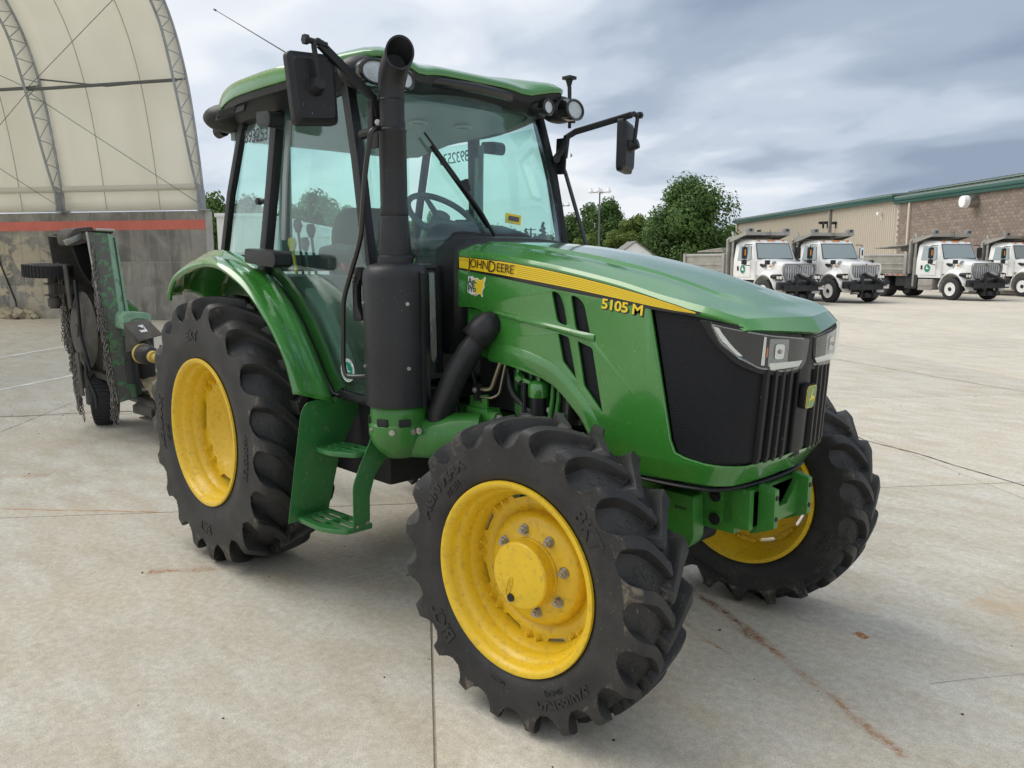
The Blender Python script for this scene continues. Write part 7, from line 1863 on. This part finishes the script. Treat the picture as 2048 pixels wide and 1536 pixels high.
# ------------------------------------------------------------------ trees, shed, lamp posts
def leafm(name, c0, c1):
    m = mat(name, c0, .6, spec=.35); t = m.node_tree; b = t.nodes['Principled BSDF']
    g_ = N(t, 'ShaderNodeNewGeometry')
    cc = mixc(t, ramp(t, noisen(t, g_.outputs['Position'], .55, 4, .6), [(.35, 0), (.65, 1)]), c0, c1)
    cc = mixc(t, mth(t, 'MULTIPLY', g_.outputs['Random Per Island'], .5), cc, tuple(x * 1.7 for x in c1))
    L(t, cc, b.inputs['Base Color'])
    tl = N(t, 'ShaderNodeBsdfTranslucent'); L(t, cc, tl.inputs[0]); ms = N(t, 'ShaderNodeMixShader'); ms.inputs[0].default_value = .3
    L(t, b.outputs[0], ms.inputs[1]); L(t, tl.outputs[0], ms.inputs[2]); L(t, ms.outputs[0], t.nodes['Material Output'].inputs[0]); return m
M['leaf_a'] = leafm('dark_leaves', (.042, .085, .022), (.085, .155, .036)); M['leaf_b'] = leafm('yellow_green_leaves', (.075, .125, .025), (.14, .20, .04)); M['leaf_c'] = leafm('conifer_needles', (.018, .042, .022), (.03, .065, .03))
M['bark'] = mat('grey_bark', (.10, .085, .065), .9, var=.3)
def tree_meshes(seed, hh, rad, mt, nleaf, ls, clumps=26, low=.16, shape='round'):
    rnd_ = random.Random(seed); cl_ = []
    for q in range(clumps):
        if shape == 'round':
            u_ = rnd_.random(); zz = low + (1 - low) * (q + .5) / clumps; prof = math.sin(PI * min(1, max(0, (zz - low) / (1 - low) * .86 + .12))) ** .6
            a = rnd_.random() * 2 * PI; r_ = rad * prof * rnd_.uniform(.25, .80); cl_.append((Vector((r_ * math.cos(a), r_ * math.sin(a), zz * hh * .93)), rad * rnd_.uniform(.26, .44)))
        else:
            zz = low + (1 - low) * (q + .5) / clumps; a = q * 2.4; r_ = rad * (1.05 - zz) * rnd_.uniform(.4, .9); cl_.append((Vector((r_ * math.cos(a), r_ * math.sin(a), zz * hh)), rad * (1.1 - zz) * .42 + .05))
    vs, fs = [], []
    for q in range(nleaf):
        c_, r_ = cl_[rnd_.randrange(len(cl_))]
        d = Vector((rnd_.gauss(0, 1), rnd_.gauss(0, 1), rnd_.gauss(0, .8))).normalized() * r_ * rnd_.uniform(.45, 1.08)
        p = c_ + d; s_ = ls * rnd_.uniform(.6, 1.3)
        nrm = (d.normalized() + Vector((rnd_.gauss(0, .5), rnd_.gauss(0, .5), rnd_.gauss(0, .5) + .3))).normalized(); a_ = nrm.cross(Vector((rnd_.random(), rnd_.random(), rnd_.random()))).normalized(); b_ = nrm.cross(a_)
        k_ = len(vs); vs += [p - a_ * s_, p - b_ * s_ * .55, p + a_ * s_, p + b_ * s_ * .55]; fs.append((k_, k_ + 1, k_ + 2, k_ + 3))
    me = bpy.data.meshes.new('crown'); me.from_pydata([tuple(v) for v in vs], [], fs); me.materials.append(M[mt])
    tb = MB(); tb.tube([(0, 0, -.1), (rad * .02, 0, hh * .35), (-rad * .03, rad * .03, hh * .75)], [hh * .030, hh * .022, hh * .008], 8)
    for c_, r_ in cl_[::2]: z0 = max(.12 * hh, c_.z - r_ * 1.6); tb.tube([(0, 0, z0), ((c_.x) * .5, c_.y * .5, (z0 + c_.z) / 2), tuple(c_)], [hh * .010, hh * .006, hh * .003], 5)
    return me, tb.mesh('trunk', 'bark', 40)
TM = {'oak': tree_meshes(2, 9.6, 4.9, 'leaf_a', 36000, .175, 52, .06), 'a': tree_meshes(5, 8, 3.2, 'leaf_a', 11000, .19, 28, .05), 'b': tree_meshes(8, 8, 3.3, 'leaf_b', 11000, .19, 28, .05), 'c': tree_meshes(9, 8, 1.9, 'leaf_c', 3800, .18, 26, .08, 'cone'), 'd': tree_meshes(14, 8, 2.4, 'leaf_a', 5000, .19, 18, .08), 'far': tree_meshes(21, 8, 3.6, 'leaf_a', 2200, .42, 22, .02)}
def tree(kind_, px, top, depth, label, wid=1.0, spin=0.0, group='trees behind the yard'):
    h_ = 1.674 + (HY - top) / F_ * depth * math.cos(R(8.75)) ; base = 9.6 if kind_ == 'oak' else 8.0
    T = thing('tree', label, 'tree', tuple(G(px, depth)), spin, group); s_ = h_ / base; T.scale = (s_ * wid, s_ * wid, s_)
    link('crown', TM[kind_][0], T); link('trunk', TM[kind_][1], T); return T
tree('oak', 1378, 368, 75, 'large dense dark green tree left of the tan building', 1.0, .4)
for i, (k_, px, top, dp, w_, lb) in enumerate((
    ('b', 1268, 432, 92, 1.0, 'yellow-green bushy tree between the lamp post and the large dark tree'), ('a', 1214, 402, 104, .85, 'tall green tree directly behind the twin-armed lamp post'), ('d', 1187, 408, 108, .9, 'slim dark tree just left of the lamp post'),
    ('a', 1145, 432, 98, 1.0, 'round green tree beside the right cab pillar'), ('b', 1172, 470, 80, 1.1, 'low yellow-green tree in front of the taller ones near the grab rail'), ('a', 1300, 440, 96, 1.0, 'green tree overlapping the left edge of the large dark tree'),
    ('b', 1235, 462, 84, 1.1, 'low yellow-green tree behind the roof of the white shed'), ('c', 1052, 458, 120, .9, 'small distant conifer seen low in the windscreen'), ('c', 1086, 446, 118, 1.0, 'taller distant conifer at the right pillar seen through the windscreen'), ('d', 1070, 470, 125, 1.0, 'low distant tree between the two conifers'),
    ('a', 434, 392, 48, .8, 'green tree above the right end of the concrete wall'), ('d', 505, 392, 52, 1.1, 'dark tree seen through the rear quarter glass'), ('d', 478, 412, 50, 1.0, 'narrow dark tree at the rear edge of the quarter glass'), ('a', 640, 388, 60, 1.1, 'tall tree peak seen through the door glass'),
    ('a', 590, 415, 58, 1.0, 'tree beside the door pillar seen through the door glass'), ('b', 690, 415, 62, 1.0, 'lighter tree behind the seat seen through the cab'), ('a', 745, 425, 66, 1.0, 'tree behind the exhaust stack'), ('b', 545, 420, 60, 1.0, 'light green tree hidden mostly by the door pillar'),
    ('a', 835, 440, 85, .8, 'tree seen behind the steering wheel'), ('d', 860, 425, 80, .7, 'slim tree seen through the steering wheel'), ('b', 910, 455, 95, .9, 'light tree low behind the dashboard'))):
    tree(k_, px, top, dp, lb, w_, i * 1.3)
m_ = MB(); random.seed(4)
vs = []; fs = []
fm = TM['far'][0]
src = [tuple(v.co) for v in fm.vertices]; sf = [tuple(p.vertices) for p in fm.polygons]
for q in range(46):
    px_ = 380 + q * 26; dp_ = random.uniform(150, 175); p_ = G(px_, dp_); k_ = random.uniform(.75, 1.05); n0 = len(vs)
    vs += [(p_.x + x * k_ * 1.3, p_.y + y * k_ * 1.3, z * k_) for x, y, z in src]; fs += [tuple(i + n0 for i in f) for f in sf]
me = bpy.data.meshes.new('far_woodland'); me.from_pydata(vs, [], fs); me.materials.append(M['leaf_a']); o = link('far_woodland', me); o['kind'] = 'stuff'; o['label'] = 'distant belt of trees along the horizon'
# grass verge at the yard's far edge
m_ = MB(); p0, p1, p2, p3 = G(300, 58), G(1560, 100), G(1700, 400), G(-200, 400); m_.add([(p.x, p.y, .01) for p in (G(60, 70), G(1500, 88), G(1900, 420), G(-600, 420))], [(0, 1, 2, 3)])
kind(m_.build('grass_verge', mat('mown_grass', (.07, .11, .03), .9, var=.3, vscale=.8)), 'structure')
# white shed
sp_ = G(1264, 73); SHD = thing('shed', 'small white gabled shed with grey roof in front of the trees', 'shed', tuple(sp_), R(-42)); SHD.scale = (.86,) * 3
m_ = MB(); m_.b2(-2.0, 2.0, -1.7, 1.7, 0, 2.55); m_.prism([(-1.7, 2.55), (1.7, 2.55), (0, 3.75)], -2.0, 2.0, 'x'); W_ = m_.build('walls', 'cwhite', SHD)
for s_ in (-1, 1):
    m_ = MB(); m_.slab([(-2.2, s_ * 1.95, 2.40), (2.2, s_ * 1.95, 2.40), (2.2, 0, 3.80), (-2.2, 0, 3.80)], (0, 0, .10)); m_.build('roof', mat('shed_shingle', (.20, .20, .19), .9), SHD)
    m_ = MB(); m_.slab([(-2.22, s_ * 1.98, 2.34), (-2.22, s_ * 1.98, 2.54), (-2.22, 0, 3.94), (-2.22, 0, 3.74)], (-.05, 0, 0)); m_.build('barge_board', 'cwhite', SHD)
m_ = MB(); m_.b2(-2.03, -2.0, -.2, .7, .1, 2.1); m_.build('shed_door', 'ivory', SHD, bevel=.01)
for z_ in [q * .25 + .2 for q in range(10)]: m_ = MB(); m_.b2(-2.012, -2.0, -1.7, 1.7, z_, z_ + .02); m_.build('clapboard', 'ivory', SHD)
def lamp(px, top, depth, label, heads=4, sc=1.0):
    h_ = 1.674 + (HY - top) / F_ * depth
    Lp = thing('lamp_post', label, 'lamp post', tuple(G(px, depth)), R(30), 'yard lamp posts')
    m_ = MB(); m_.tube([(0, 0, 0), (0, 0, h_ - .25)], [.10, .06], 10); m_.build('pole', 'dkgalv', Lp)
    m_ = MB(); m_.tube([(-.75 * sc, 0, h_ - .3), (.75 * sc, 0, h_ - .3)], .03, 8); m_.tube([(0, -.6 * sc, h_ - .3), (0, .6 * sc, h_ - .3)], .03, 8); m_.build('crossarm', 'dkgalv', Lp)
    for dx, dy in ((-.75, 0), (.75, 0), (0, -.6), (0, .6))[:heads]:
        m_ = MB(); ellipsoid(m_, (dx * sc, dy * sc, h_ - .22), (.22, .22, .16), n=14, m=8); m_.tube([(dx * sc, dy * sc, h_ - .12), (dx * sc, dy * sc, h_ + .05)], [.14, .10], 10); m_.build('lamp_head', 'cwhite', Lp)
lamp(1198, 383, 68, 'tall lamp post with four white heads in front of the trees')
lamp(1122, 410, 88, 'further lamp post beside the right cab pillar, mostly hidden')
UP = thing('utility_pole', 'thin pole rising in front of the white shed', 'pole', tuple(G(1265, 82))); m_ = MB(); m_.tube([(0, 0, 0), (0, 0, 4.3)], .05, 6); m_.build('pole', 'dark', UP)
UP = thing('utility_pole', 'distant timber power pole with crossarms seen through the windscreen', 'pole', tuple(G(1062, 115))); m_ = MB(); m_.tube([(0, 0, 0), (0, 0, 6.2)], .12, 6); m_.build('pole', 'bark', UP)
for z_ in (5.9, 5.3): m_ = MB(); m_.b2(-1.0, 1.0, -.06, .06, z_, z_ + .12); m_.build('crossarm', 'bark', UP)
